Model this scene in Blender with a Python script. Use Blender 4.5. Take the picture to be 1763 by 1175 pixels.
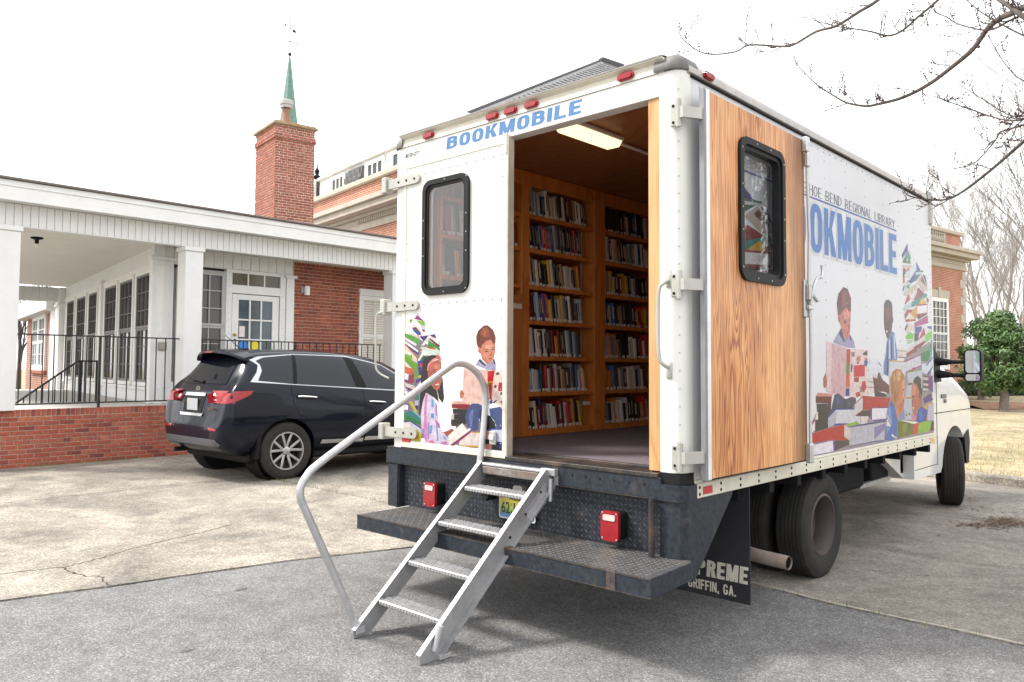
import bpy, bmesh, math, random
from mathutils import Vector, Matrix, noise
from mathutils.geometry import delaunay_2d_cdt
from mathutils.bvhtree import BVHTree
random.seed(7)
scene = bpy.context.scene
for o in list(bpy.data.objects): bpy.data.objects.remove(o)
COL = scene.collection
R = math.radians
# ---------------------------------------------------------------- camera
cam_d = bpy.data.cameras.new('camera'); cam = bpy.data.objects.new('camera', cam_d); COL.objects.link(cam)
cam_d.sensor_width = 36.0; cam_d.lens = 27.59; cam_d.shift_y = -0.0119
cam_d.clip_start = 0.05; cam_d.clip_end = 600
YAW, PITCH, ROLL = -0.7523, 0.0484, 0.0056
fw = Vector((math.sin(YAW)*math.cos(PITCH), math.cos(YAW)*math.cos(PITCH), math.sin(PITCH)))
rt = Vector((math.cos(YAW), -math.sin(YAW), 0)); up = rt.cross(fw)
rt2 = rt*math.cos(ROLL)+up*math.sin(ROLL); up2 = -rt*math.sin(ROLL)+up*math.cos(ROLL)
cam.matrix_world = Matrix(((rt2.x, up2.x, -fw.x, 2.1783), (rt2.y, up2.y, -fw.y, -3.6412), (rt2.z, up2.z, -fw.z, 1.4898), (0, 0, 0, 1)))
scene.camera = cam
# ---------------------------------------------------------------- sky, sun, exposure
world = bpy.data.worlds.new('World'); scene.world = world; world.use_nodes = True
SUN_AZ = math.atan2(-0.62, -0.55); SUN_EL = R(50)
nt = world.node_tree; nt.nodes.clear()
sky = nt.nodes.new('ShaderNodeTexSky'); sky.sky_type = 'NISHITA'; sky.sun_disc = False
sky.sun_elevation = SUN_EL; sky.sun_rotation = SUN_AZ; sky.dust_density = 4.0
mixw = nt.nodes.new('ShaderNodeMix'); mixw.data_type = 'RGBA'; mixw.inputs[0].default_value = 0.88
mixw.inputs[7].default_value = (8.95, 9.0, 9.1, 1)     # even bright overcast
bg = nt.nodes.new('ShaderNodeBackground'); bg.inputs[1].default_value = 0.1
wo = nt.nodes.new('ShaderNodeOutputWorld')
nt.links.new(sky.outputs[0], mixw.inputs[6]); nt.links.new(mixw.outputs[2], bg.inputs[0]); nt.links.new(bg.outputs[0], wo.inputs[0])
sun_d = bpy.data.lights.new('sun', 'SUN'); sun_d.energy = 2.0; sun_d.angle = R(11); sun_d.color = (1, 0.96, 0.90)
sun = bpy.data.objects.new('sun', sun_d); COL.objects.link(sun)
sdir = Vector((math.sin(SUN_AZ)*math.cos(SUN_EL), math.cos(SUN_AZ)*math.cos(SUN_EL), math.sin(SUN_EL)))
sun.rotation_euler = sdir.to_track_quat('Z', 'Y').to_euler(); sun.location = (-10, -10, 20)
scene.view_settings.view_transform = 'Standard'; scene.view_settings.look = 'None'
scene.view_settings.gamma = 1.0; scene.view_settings.use_curve_mapping = False
scene.view_settings.exposure = 1.25
scene.render.engine = 'CYCLES'
scene.cycles.max_bounces = 5; scene.cycles.diffuse_bounces = 3; scene.cycles.glossy_bounces = 2
scene.cycles.transmission_bounces = 4; scene.cycles.transparent_max_bounces = 12
scene.render.resolution_x = 1024; scene.render.resolution_y = 682

# ---------------------------------------------------------------- mesh builder
class MB:
    def __init__(s): s.v = []; s.f = []
    def add(s, vs, fs):
        n = len(s.v); s.v += [tuple(v) for v in vs]; s.f += [tuple(i+n for i in f) for f in fs]; return s
    def box(s, x0, x1, y0, y1, z0, z1, b=0.0, M=None):
        if x0 > x1: x0, x1 = x1, x0
        if y0 > y1: y0, y1 = y1, y0
        if z0 > z1: z0, z1 = z1, z0
        c = ((x0+x1)/2, (y0+y1)/2, (z0+z1)/2); h = ((x1-x0)/2, (y1-y0)/2, (z1-z0)/2)
        b = min(b, min(h)*0.9)
        vs = []; fs = []
        if b <= 0:
            for sx in (-1, 1):
                for sy in (-1, 1):
                    for sz in (-1, 1): vs.append(Vector((c[0]+sx*h[0], c[1]+sy*h[1], c[2]+sz*h[2])))
            fs = [(0,1,3,2), (4,6,7,5), (0,4,5,1), (2,3,7,6), (0,2,6,4), (1,5,7,3)]
        else:
            idx = {}
            for sx in (-1, 1):
                for sy in (-1, 1):
                    for sz in (-1, 1):
                        sg = (sx, sy, sz)
                        for a in range(3):
                            p = [c[k]+sg[k]*(h[k]-(0 if k == a else b)) for k in range(3)]
                            idx[(sg, a)] = len(vs); vs.append(Vector(p))
            for a in range(3):
                o1, o2 = [k for k in range(3) if k != a]
                for sa in (-1, 1):
                    q = []
                    for (u, w) in ((-1,-1), (1,-1), (1,1), (-1,1)):
                        sg = [0,0,0]; sg[a] = sa; sg[o1] = u; sg[o2] = w; q.append(idx[(tuple(sg), a)])
                    fs.append(tuple(q))
                for u in (-1, 1):
                    for w in (-1, 1):
                        q = []
                        for (sa, ax) in ((-1, o1), (1, o1), (1, o2), (-1, o2)):
                            sg = [0,0,0]; sg[a] = sa; sg[o1] = u; sg[o2] = w; q.append(idx[(tuple(sg), ax)])
                        fs.append(tuple(q))
            for sx in (-1, 1):
                for sy in (-1, 1):
                    for sz in (-1, 1): fs.append(tuple(idx[((sx,sy,sz), a)] for a in range(3)))
        if M is not None: vs = [M @ v for v in vs]
        return s.add(vs, fs)
    def beam(s, p0, p1, w, t, upv=(0,0,1), b=0.0):
        p0 = Vector(p0); p1 = Vector(p1); d = (p1-p0); L = d.length; d.normalize()
        r = d.cross(Vector(upv)); 
        if r.length < 1e-5: r = d.cross(Vector((1,0,0)))
        r.normalize(); u = r.cross(d)
        M = Matrix(((d.x, r.x, u.x, p0.x), (d.y, r.y, u.y, p0.y), (d.z, r.z, u.z, p0.z), (0,0,0,1)))
        return s.box(0, L, -w/2, w/2, -t/2, t/2, b, M)
    def tube(s, pts, r, n=8, caps=True):
        pts = [Vector(p) for p in pts]; m = len(pts)
        rs = r if isinstance(r, (list, tuple)) else [r]*m
        t0 = (pts[1]-pts[0]).normalized(); a = Vector((0,0,1)) if abs(t0.z) < .9 else Vector((1,0,0))
        nrm = t0.cross(a).normalized(); vs = []; fs = []
        for i in range(m):
            t = (pts[min(i+1, m-1)]-pts[max(i-1, 0)])
            if t.length < 1e-9: t = t0
            t = t.normalized()
            nrm = (nrm-t*nrm.dot(t)); nrm = nrm.normalized() if nrm.length > 1e-6 else t.orthogonal().normalized()
            bn = t.cross(nrm)
            for k in range(n):
                an = 2*math.pi*k/n; vs.append(pts[i]+(nrm*math.cos(an)+bn*math.sin(an))*rs[i])
        for i in range(m-1):
            for k in range(n):
                k2 = (k+1) % n; fs.append((i*n+k, i*n+k2, (i+1)*n+k2, (i+1)*n+k))
        if caps: fs.append(tuple(range(n-1, -1, -1))); fs.append(tuple((m-1)*n+k for k in range(n)))
        return s.add(vs, fs)
    def lathe(s, prof, o, ax=(0,0,1), n=24, closed=False, cap=True):
        """prof: list of (radius, distance along axis)"""
        o = Vector(o); ax = Vector(ax).normalized(); u = ax.orthogonal().normalized(); w = ax.cross(u); vs = []; fs = []; m = len(prof)
        for (r, d) in prof:
            for k in range(n):
                an = 2*math.pi*k/n; vs.append(o+ax*d+(u*math.cos(an)+w*math.sin(an))*r)
        for i in range(m if closed else m-1):
            j = (i+1) % m
            for k in range(n):
                k2 = (k+1) % n; fs.append((i*n+k, i*n+k2, j*n+k2, j*n+k))
        if not closed and cap:
            if prof[0][0] > 1e-6: fs.append(tuple(range(n-1, -1, -1)))
            if prof[-1][0] > 1e-6: fs.append(tuple((m-1)*n+k for k in range(n)))
        return s.add(vs, fs)
    def prism(s, poly, fn, d0, d1):
        """poly in 2D, fn(u,v,d)->3D"""
        n = len(poly); vs = [fn(u, v, d0) for u, v in poly]+[fn(u, v, d1) for u, v in poly]
        fs = [tuple(range(n-1, -1, -1)), tuple(range(n, 2*n))]+[(i, (i+1) % n, n+(i+1) % n, n+i) for i in range(n)]
        return s.add(vs, fs)
    def quad(s, a, b, c, d): return s.add([a, b, c, d], [(0,1,2,3)])
    def mesh(s, name='m', mat=None, smooth=None):
        me = bpy.data.meshes.new(name); me.from_pydata(s.v, [], s.f)
        bm = bmesh.new(); bm.from_mesh(me); bmesh.ops.recalc_face_normals(bm, faces=bm.faces); bm.to_mesh(me); bm.free()
        if smooth:
            me.polygons.foreach_set('use_smooth', [True]*len(me.polygons)); me.set_sharp_from_angle(angle=R(smooth))
        if mat: me.materials.append(mat)
        me.update(); return me

WM = {}
def thing(name, label, cat, loc=(0,0,0), rz=0, group=None):
    o = bpy.data.objects.new(name, None); COL.objects.link(o); o.location = loc; o.rotation_euler = (0,0,rz)
    o.empty_display_size = .2
    o['label'] = label; o['category'] = cat
    if group: o['group'] = group
    WM[o.name] = Matrix.Translation(loc) @ Matrix.Rotation(rz, 4, 'Z'); return o
def tag(o, label, cat, group=None, kind=None):
    if label: o['label'] = label
    if cat: o['category'] = cat
    if group: o['group'] = group
    if kind: o['kind'] = kind
    return o
def inst(name, me, parent=None, M=None, label=None):
    o = bpy.data.objects.new(name, me); COL.objects.link(o)
    M = M if M is not None else Matrix.Identity(4)
    if parent is not None:
        o.parent = parent; o.matrix_parent_inverse = WM[parent.name].inverted()
    o.matrix_basis = M; WM[o.name] = M
    if label: o['label'] = label
    return o
def part(b, name, mat, parent=None, smooth=None, label=None, M=None):
    return inst(name, b.mesh(name, mat, smooth), parent, M, label)
def struct(b, name, mat, smooth=None):
    o = part(b, name, mat, None, smooth); o['kind'] = 'structure'; return o
def copy_tree(o, loc, rz=None, label=None):
    c = o.copy(); COL.objects.link(c); c.location = loc
    if rz is not None: c.rotation_euler = (0,0,rz)
    if label: c['label'] = label
    def rec(src, dst):
        for ch in list(src.children):
            k = ch.copy(); COL.objects.link(k); k.parent = dst; rec(ch, k)
    rec(o, c); return c
def arc(cx, cy, r, a0, a1, n): return [(cx+r*math.cos(R(a0+(a1-a0)*i/n)), cy+r*math.sin(R(a0+(a1-a0)*i/n))) for i in range(n+1)]
def rrect(x0, x1, y0, y1, r, n=5):
    return arc(x1-r, y1-r, r, 0, 90, n)+arc(x0+r, y1-r, r, 90, 180, n)+arc(x0+r, y0+r, r, 180, 270, n)+arc(x1-r, y0+r, r, 270, 360, n)
def ring(b, outer, inner, fn, d0, d1):
    n = len(outer); vs = [fn(u, v, d0) for u, v in outer]+[fn(u, v, d0) for u, v in inner]+[fn(u, v, d1) for u, v in outer]+[fn(u, v, d1) for u, v in inner]
    fs = []
    for i in range(n):
        j = (i+1) % n
        fs += [(i, j, n+j, n+i), (2*n+i, 3*n+i, 3*n+j, 2*n+j), (i, 2*n+i, 2*n+j, j), (n+i, n+j, 3*n+j, 3*n+i)]
    return b.add(vs, fs)
def smooth_path(pts, n=6):
    P = [Vector(p) for p in pts]; out = []
    for i in range(len(P)-1):
        p0 = P[max(i-1,0)]; p1 = P[i]; p2 = P[i+1]; p3 = P[min(i+2, len(P)-1)]
        for k in range(n):
            t = k/n; out.append(.5*((2*p1)+(p2-p0)*t+(2*p0-5*p1+4*p2-p3)*t*t+(3*p1-p0-3*p2+p3)*t**3))
    out.append(P[-1]); return out
XF = lambda X: (lambda u, v, d: (X+d, u, v))     # plane facing +x : (y,z)
YF = lambda Y: (lambda u, v, d: (u, Y-d, v))     # plane facing -y : (x,z)
ZF = lambda Z: (lambda u, v, d: (u, v, Z+d))
TXT = {}
def text_part(name, s, mat, parent, fn, u0, u1, v0, v1, depth=.001, bold=0.0, shear=0.0, space=1.0, mirror=False, label=None):
    cu = bpy.data.curves.new('t', 'FONT'); cu.body = s; cu.offset = bold; cu.shear = shear; cu.space_character = space; cu.resolution_u = 3; cu.fill_mode = 'FRONT'
    ob = bpy.data.objects.new('t', cu); me = bpy.data.meshes.new_from_object(ob)
    vs = [v.co.copy() for v in me.vertices]; fs = [tuple(p.vertices) for p in me.polygons]
    x0 = min(v.x for v in vs); x1 = max(v.x for v in vs); y0 = min(v.y for v in vs); y1 = max(v.y for v in vs)
    b = MB(); b.add([fn(u0+(v.x-x0)/(x1-x0)*(u1-u0), v0+(v.y-y0)/(y1-y0)*(v1-v0), depth) for v in vs], fs)
    bpy.data.objects.remove(ob); bpy.data.curves.remove(cu); bpy.data.meshes.remove(me)
    return part(b, name, mat, parent, label=label)

def pip(x, y, q):
    c = False; j = len(q)-1
    for i in range(len(q)):
        xi, yi = q[i]; xj, yj = q[j]
        if (yi > y) != (yj > y) and x < (xj-xi)*(y-yi)/(yj-yi)+xi: c = not c
        j = i
    return c
def planar(polys):
    """flat map of overlapping outlines: triangles with the index of the topmost outline that holds them"""
    vs = []; ed = []; bb = []
    for q in polys:
        k = len(vs); n = len(q); vs += [Vector(p_) for p_ in q]; ed += [(k+i, k+(i+1) % n) for i in range(n)]
        xs = [a for a, _ in q]; ys_ = [c for _, c in q]; bb.append((min(xs), max(xs), min(ys_), max(ys_)))
    V, E, F, a_, b_, c_ = delaunay_2d_cdt(vs, ed, [], 0, 1e-5); out = []
    for f in F:
        cx = sum(V[i].x for i in f)/len(f); cy = sum(V[i].y for i in f)/len(f)
        for k in range(len(polys)-1, -1, -1):
            b4 = bb[k]
            if b4[0] <= cx <= b4[1] and b4[2] <= cy <= b4[3] and pip(cx, cy, polys[k]): out.append((f, k)); break
    return V, out
# block / roman lettering: later shapes override earlier ones (sign -1 cuts)
def _sup(x0, x1, y0, y1, e=2.6, n=28):
    cx, cy, a, b_ = (x0+x1)/2, (y0+y1)/2, (x1-x0)/2, (y1-y0)/2; o = []
    for i in range(n):
        t = 2*math.pi*i/n; c, s = math.cos(t), math.sin(t)
        o.append((cx+a*math.copysign(abs(c)**(2/e), c), cy+b_*math.copysign(abs(s)**(2/e), s)))
    return o
def _bowl(x0, x1, y0, y1, e=2.6, n=14):
    r = min(x1-x0, (y1-y0)*.9); cy, b_ = (y0+y1)/2, (y1-y0)/2; o = [(x0, y1), (x0, y0)]
    for i in range(n+1):
        t = -math.pi/2+math.pi*i/n; c, s = max(0, math.cos(t)), math.sin(t); o.append((x1-r+r*c**(2/e), cy+b_*math.copysign(abs(s)**(2/e), s)))
    return o
def glyph(ch, w, t, h, serif=0.0, e=2.8):
    r = lambda a, b_, c, d: [(a,c), (b_,c), (b_,d), (a,d)]
    S = []
    def sf(x, top=True, bot=True):
        if serif:
            if bot: S.append((1, r(x-serif, x+t+serif, 0, h*.8)))
            if top: S.append((1, r(x-serif, x+t+serif, 1-h*.8, 1)))
    if ch == 'O': S += [(1, _sup(0, w, -.01, 1.01, e)), (-1, _sup(t, w-t, h, 1-h, e))]
    elif ch == 'G': S += [(1, _sup(0, w, -.01, 1.01, e)), (-1, _sup(t, w-t, h, 1-h, e)), (-1, r(w*.55, w*1.1, .50, .70)), (1, r(w-t, w, .10, .50)), (1, r(w*.55, w, .50-h, .50))]
    elif ch == 'I': S += [(1, r(0, t, 0, 1))]; w = t; sf(0)
    elif ch == 'L': S += [(1, r(0, t, 0, 1)), (1, r(t*.9, w*.88, 0, h))]; sf(0); w = w*.88
    elif ch in 'EF':
        w *= .88; S += [(1, r(0, t, 0, 1)), (1, r(t*.9, w, 1-h, 1)), (1, r(t*.9, w*.9, .5-h*.5, .5+h*.5))]
        if ch == 'E': S += [(1, r(t*.9, w, 0, h))]
        sf(0)
    elif ch in 'BPRD':
        if ch == 'D': S += [(1, _bowl(0, w, 0, 1, e)), (-1, _bowl(t, w-t, h, 1-h, e))]
        else:
            S += [(1, _bowl(0, w*.96, .46 if ch == 'B' else .42, 1, e)), (-1, _bowl(t, w*.96-t, (.46 if ch == 'B' else .42)+h, 1-h, e))]
            if ch == 'B': S += [(1, _bowl(0, w, 0, .46+h, e)), (-1, _bowl(t, w-t, h, .46, e))]
            else: S += [(1, r(0, t, 0, .5))]
            if ch == 'R': S += [(1, [(w*.42, .46), (w*.42+t*1.05, .46), (w*1.03, 0), (w*1.03-t*1.15, 0)])]
        sf(0, True, True)
    elif ch == 'H': S += [(1, r(0, t, 0, 1)), (1, r(w-t, w, 0, 1)), (1, r(t*.9, w-t*.9, .5-h*.5, .5+h*.5))]; sf(0); sf(w-t)
    elif ch == 'K': S += [(1, r(0, t, 0, 1)), (1, [(t*.9, .34), (w-t*1.12, 1), (w, 1), (t*.9+(w-t)*.34, .46), (t*.9, .40)]), (1, [(t*.9+(w-t)*.06, .56), (t*.9+(w-t)*.42, .72), (w*1.03, 0), (w*1.03-t*1.2, 0)])]; sf(0)
    elif ch == 'M': w *= 1.28; S += [(1, r(0, t*.92, 0, 1)), (1, r(w-t*.92, w, 0, 1)), (1, [(0, 1), (t*1.15, 1), (w*.5+t*.42, 0), (w*.5-t*.42, 0)]), (1, [(w-t*1.15, 1), (w, 1), (w*.5+t*.42, 0), (w*.5-t*.42, 0)])]
    elif ch == 'N': S += [(1, r(0, t*.9, 0, 1)), (1, r(w-t*.9, w, 0, 1)), (1, [(0, 1), (t*1.1, 1), (w, 0), (w-t*1.1, 0)])]; sf(0); sf(w-t)
    elif ch == 'A': w *= 1.05; S += [(1, [(0, 0), (t, 0), (w*.5+t*.5, 1), (w*.5-t*.5, 1)]), (1, [(w-t, 0), (w, 0), (w*.5+t*.5, 1), (w*.5-t*.5, 1)]), (1, r(w*.22, w*.78, .24, .24+h))]
    elif ch == 'Y': S += [(1, [(0, 1), (t, 1), (w*.5+t*.5, .45), (w*.5-t*.5, .45)]), (1, [(w-t, 1), (w, 1), (w*.5+t*.5, .45), (w*.5-t*.5, .45)]), (1, r(w*.5-t*.5, w*.5+t*.5, 0, .5))]
    elif ch == 'U': S += [(1, _sup(0, w, -.01, .8, e)), (-1, _sup(t, w-t, h, .8, e)), (-1, r(-.01, w+.01, .4, .85)), (1, r(0, t, .38, 1)), (1, r(w-t, w, .38, 1))]
    elif ch == 'S': S += [(1, _sup(0, w*.98, .46-h*.4, 1.01, e)), (-1, _sup(t, w*.98-t, .46+h*.6, 1-h, e)), (1, _sup(0, w, -.01, .5+h*.45, e)), (-1, _sup(t, w-t, h, .5-h*.55, e)), (-1, r(w*.6, w*1.05, .56+h*.3, .74)), (-1, r(-.05, w*.4, .26, .44-h*.3))]
    elif ch == 'C': S += [(1, _sup(0, w, -.01, 1.01, e)), (-1, _sup(t, w-t, h, 1-h, e)), (-1, r(w*.55, w*1.1, .36, .66))]
    elif ch == 'T': S += [(1, r(w*.5-t*.5, w*.5+t*.5, 0, 1)), (1, r(0, w, 1-h, 1))]
    elif ch in '.,': S += [(1, r(0, t, 0 if ch == '.' else -.1, h*1.1))]; w = t
    elif ch == '-': w *= .5; S += [(1, r(0, w, .4, .4+h))]
    elif ch == ' ': w *= .62
    return S, w
def block_text(name, s, mt, parent, fn, u0, u1, v0, v1, depth=.001, w=.62, t=.2, h=.16, gap=.10, serif=0.0, shear=0.0, grow=0.0, e=2.8, label=None):
    items = []; x = 0.0
    for ch in s:
        S, cw = glyph(ch, w, t, h, serif, e); items.append((x, S)); x += cw+gap
    tot = x-gap; sx = (u1-u0)/tot; sy = v1-v0; b = MB()
    for x, S in items:
        if not S: continue
        qs = []
        for sg, q in S:
            if grow:
                x0 = min(a for a, _ in q); x1 = max(a for a, _ in q); y0 = min(c for _, c in q); y1 = max(c for _, c in q); g = grow*sg
                q = [(a+g*(2*(a-x0)/(max(x1-x0,1e-6))-1)/sx, c+g*(2*(c-y0)/(max(y1-y0,1e-6))-1)/sy) for a, c in q]
            qs.append([(x+a, c) for a, c in q])
        V, tri = planar(qs)
        b.add([fn(u0+v.x*sx+shear*v.y*sy, v0+v.y*sy, depth) for v in V], [f for f, k in tri if S[k][0] > 0])
    return part(b, name, mt, parent, label=label)

# ---------------------------------------------------------------- materials
MATS = {}
def srgb(h):
    c = [int(h[i:i+2], 16)/255 for i in (0,2,4)]
    return tuple(((x+.055)/1.055)**2.4 if x > .04045 else x/12.92 for x in c)
def mat(name, col=(.5,.5,.5), rough=.6, metal=0.0, var=.12, vs=6.0, bump=0.0, bs=60.0, coat=0.0, spec=.5, emit=None, col2=None, stretch=None, detail=5, objcol=False):
    if name in MATS: return MATS[name]
    m = bpy.data.materials.new(name); m.use_nodes = True; n = m.node_tree.nodes; l = m.node_tree.links
    p = n['Principled BSDF']; p.inputs['Roughness'].default_value = rough; p.inputs['Metallic'].default_value = metal
    p.inputs['Specular IOR Level'].default_value = spec; p.inputs['Coat Weight'].default_value = coat; p.inputs['Coat Roughness'].default_value = .06
    tc = n.new('ShaderNodeTexCoord'); mp = n.new('ShaderNodeMapping'); l.new(tc.outputs['Object'], mp.inputs[0])
    if stretch: mp.inputs['Scale'].default_value = stretch
    nz = n.new('ShaderNodeTexNoise'); nz.inputs['Scale'].default_value = vs; nz.inputs['Detail'].default_value = detail; nz.inputs['Roughness'].default_value = .65
    l.new(mp.outputs[0], nz.inputs['Vector'])
    mx = n.new('ShaderNodeMix'); mx.data_type = 'RGBA'
    c2 = col2 if col2 else tuple(min(1, c*(1+var)) for c in col)
    c1 = col if col2 else tuple(c*(1-var) for c in col)
    mx.inputs[6].default_value = (*c1, 1); mx.inputs[7].default_value = (*c2, 1)
    rp = n.new('ShaderNodeMapRange'); rp.inputs[1].default_value = .3; rp.inputs[2].default_value = .7
    l.new(nz.outputs[0], rp.inputs[0]); l.new(rp.outputs[0], mx.inputs[0])
    out = mx.outputs[2]
    if objcol:
        oi = n.new('ShaderNodeObjectInfo'); mm = n.new('ShaderNodeMix'); mm.data_type = 'RGBA'; mm.blend_type = 'MULTIPLY'; mm.inputs[0].default_value = 1
        l.new(oi.outputs['Color'], mm.inputs[6]); l.new(out, mm.inputs[7]); out = mm.outputs[2]
    l.new(out, p.inputs['Base Color'])
    rr = n.new('ShaderNodeMapRange'); rr.inputs[3].default_value = max(0, rough-.08); rr.inputs[4].default_value = min(1, rough+.08)
    l.new(nz.outputs[0], rr.inputs[0]); l.new(rr.outputs[0], p.inputs['Roughness'])
    if bump:
        nb = n.new('ShaderNodeTexNoise'); nb.inputs['Scale'].default_value = bs; nb.inputs['Detail'].default_value = 4; l.new(mp.outputs[0], nb.inputs['Vector'])
        bp = n.new('ShaderNodeBump'); bp.inputs['Strength'].default_value = bump; bp.inputs['Distance'].default_value = .01
        l.new(nb.outputs[0], bp.inputs['Height']); l.new(bp.outputs[0], p.inputs['Normal'])
    if emit:
        p.inputs['Emission Color'].default_value = (*emit[:3], 1); p.inputs['Emission Strength'].default_value = emit[3]
    MATS[name] = m; return m
def N(m, t, **k):
    nd = m.node_tree.nodes.new(t)
    for a, b in k.items():
        if a.startswith('i_'): nd.inputs[a[2:].replace('_', ' ')].default_value = b
        else: setattr(nd, a, b)
    return nd
def L(m, a, b): m.node_tree.links.new(a, b)
def ramp(m, src, stops):
    r = N(m, 'ShaderNodeValToRGB'); e = r.color_ramp.elements
    while len(e) < len(stops): e.new(.5)
    for i, (p, c) in enumerate(stops): e[i].position = p; e[i].color = (*c, 1) if len(c) == 3 else c
    L(m, src, r.inputs[0]); return r.outputs[0]
def mixc(m, fac, a, b, bt='MIX'):
    x = N(m, 'ShaderNodeMix', data_type='RGBA', blend_type=bt)
    for s, k in ((fac, 0), (a, 6), (b, 7)):
        if isinstance(s, (float, int)): x.inputs[k].default_value = s
        elif isinstance(s, tuple): x.inputs[k].default_value = (*s, 1)
        else: L(m, s, x.inputs[k])
    return x.outputs[2]
def glass(name, tint=(.8,.85,.85), refl=.5, base=.02):
    m = bpy.data.materials.new(name); m.use_nodes = True; n = m.node_tree.nodes; n.clear()
    o = N(m, 'ShaderNodeOutputMaterial'); lw_ = N(m, 'ShaderNodeLayerWeight'); fr = N(m, 'ShaderNodeMath', operation='POWER'); fr.inputs[1].default_value = 4.0; L(m, lw_.outputs['Facing'], fr.inputs[0])
    ml = N(m, 'ShaderNodeMath', operation='MULTIPLY_ADD'); ml.inputs[1].default_value = refl; ml.inputs[2].default_value = base; L(m, fr.outputs[0], ml.inputs[0])
    tr = N(m, 'ShaderNodeBsdfTransparent'); tr.inputs[0].default_value = (*tint, 1)
    gl = N(m, 'ShaderNodeBsdfGlossy'); gl.inputs['Roughness'].default_value = .02
    mx = N(m, 'ShaderNodeMixShader'); L(m, ml.outputs[0], mx.inputs[0]); L(m, tr.outputs[0], mx.inputs[1]); L(m, gl.outputs[0], mx.inputs[2]); L(m, mx.outputs[0], o.inputs[0])
    return m
WHITE = mat('white_paint', (.74,.74,.725), .5, var=.06, vs=2.2, bump=.05, bs=30)
TRIMW = mat('white_trim', (.80,.79,.76), .55, var=.05, vs=8)
TRUCKW = mat('truck_white', (.72,.71,.665), .38, var=.08, vs=1.6, coat=.15, stretch=(3,3,.35))
CREAM = mat('cream_rail', (.66,.62,.52), .45, var=.10, vs=9)
ALU = mat('aluminium', (.50,.50,.51), .42, metal=.55, var=.12, vs=14, bump=.08, bs=90)
ZINC = mat('zinc_hardware', (.55,.56,.57), .38, metal=.8, var=.15, vs=20)
GREYM = mat('weathered_aluminium', (.40,.38,.36), .5, metal=.3, var=.15, vs=10)
BLACKR = mat('black_rubber', (.010,.010,.011), .55, var=.2, vs=12, spec=.25)
IRON = mat('black_iron', (.012,.012,.014), .5, var=.2, vs=20)
CHROME = mat('chrome', (.85,.85,.86), .12, metal=1.0, var=.03)
DARKM = mat('dark_chassis', (.014,.014,.015), .8, var=.3, vs=8, spec=.15)
RED = mat('red_lens', (.30,.008,.014), .22, var=.25, vs=30, coat=.4)
REFL = mat('red_reflector', (.50,.03,.03), .3, var=.1, vs=40)
# ---------------------------------------------------------------- ground materials
def ground_mat(name, base, dark, light, speck, sp_scale, rough, bump):
    m = mat(name, base, rough); t = m.node_tree; p = t.nodes['Principled BSDF']
    tc = N(m, 'ShaderNodeTexCoord')
    n1 = N(m, 'ShaderNodeTexNoise', i_Scale=.75, i_Detail=7, i_Roughness=.62, i_Distortion=1.0); L(m, tc.outputs['Object'], n1.inputs['Vector'])
    n2 = N(m, 'ShaderNodeTexNoise', i_Scale=sp_scale, i_Detail=3, i_Roughness=.7); L(m, tc.outputs['Object'], n2.inputs['Vector'])
    n3 = N(m, 'ShaderNodeTexNoise', i_Scale=5.0, i_Detail=7, i_Roughness=.72); L(m, tc.outputs['Object'], n3.inputs['Vector'])
    vo = N(m, 'ShaderNodeTexVoronoi', i_Scale=sp_scale*1.1); L(m, tc.outputs['Object'], vo.inputs['Vector'])
    a = ramp(m, n1.outputs[0], [(.36, dark), (.5, base), (.66, light)])
    b = ramp(m, n3.outputs[0], [(.3, (.62,.60,.58)), (.52, (1,1,1)), (.75, (1.2,1.19,1.17))])
    c = mixc(m, .8, a, b, 'MULTIPLY')
    s = ramp(m, n2.outputs[0], [(.3, (1-speck,)*3), (.5, (1,1,1)), (.7, (1+speck,)*3)])
    c = mixc(m, 1.0, c, s, 'MULTIPLY')
    se = N(m, 'ShaderNodeSeparateColor'); L(m, vo.outputs['Color'], se.inputs[0])
    vr = ramp(m, se.outputs[0], [(.0, (1-speck,)*3), (.35, (1-speck*.35,)*3), (.75, (1+speck*.2,)*3), (.97, (1+speck*1.5,)*3)])
    c = mixc(m, 1.0, c, vr, 'MULTIPLY')
    L(m, c, p.inputs['Base Color'])
    bp = N(m, 'ShaderNodeBump', i_Strength=bump, i_Distance=.006); L(m, n2.outputs[0], bp.inputs['Height']); L(m, bp.outputs[0], p.inputs['Normal'])
    return m
ASPH = ground_mat('asphalt', (.184,.182,.179), (.163,.162,.161), (.203,.201,.196), .42, 110, .85, .8)
CONC = ground_mat('concrete', (.262,.234,.195), (.155,.141,.122), (.375,.338,.283), .32, 75, .85, .5)
CONC2 = ground_mat('grey_concrete', (.255,.228,.196), (.17,.152,.132), (.33,.30,.262), .26, 75, .85, .5)
KERBM = ground_mat('kerb_concrete', (.30,.27,.22), (.2,.18,.15), (.4,.36,.3), .3, 40, .9, .6)
LAWN = ground_mat('dry_lawn', (.32,.265,.16), (.23,.20,.115), (.42,.355,.225), .3, 25, .95, .9)
SOIL = mat('joint_soil', (.06,.05,.04), .95, var=.4, vs=20)
GRASSB = mat('grass_blades', (.11,.17,.04), .7, col2=(.20,.22,.06), vs=9)
DRYB = mat('dry_blades', (.40,.31,.15), .8, col2=(.5,.42,.24), vs=9)
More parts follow.
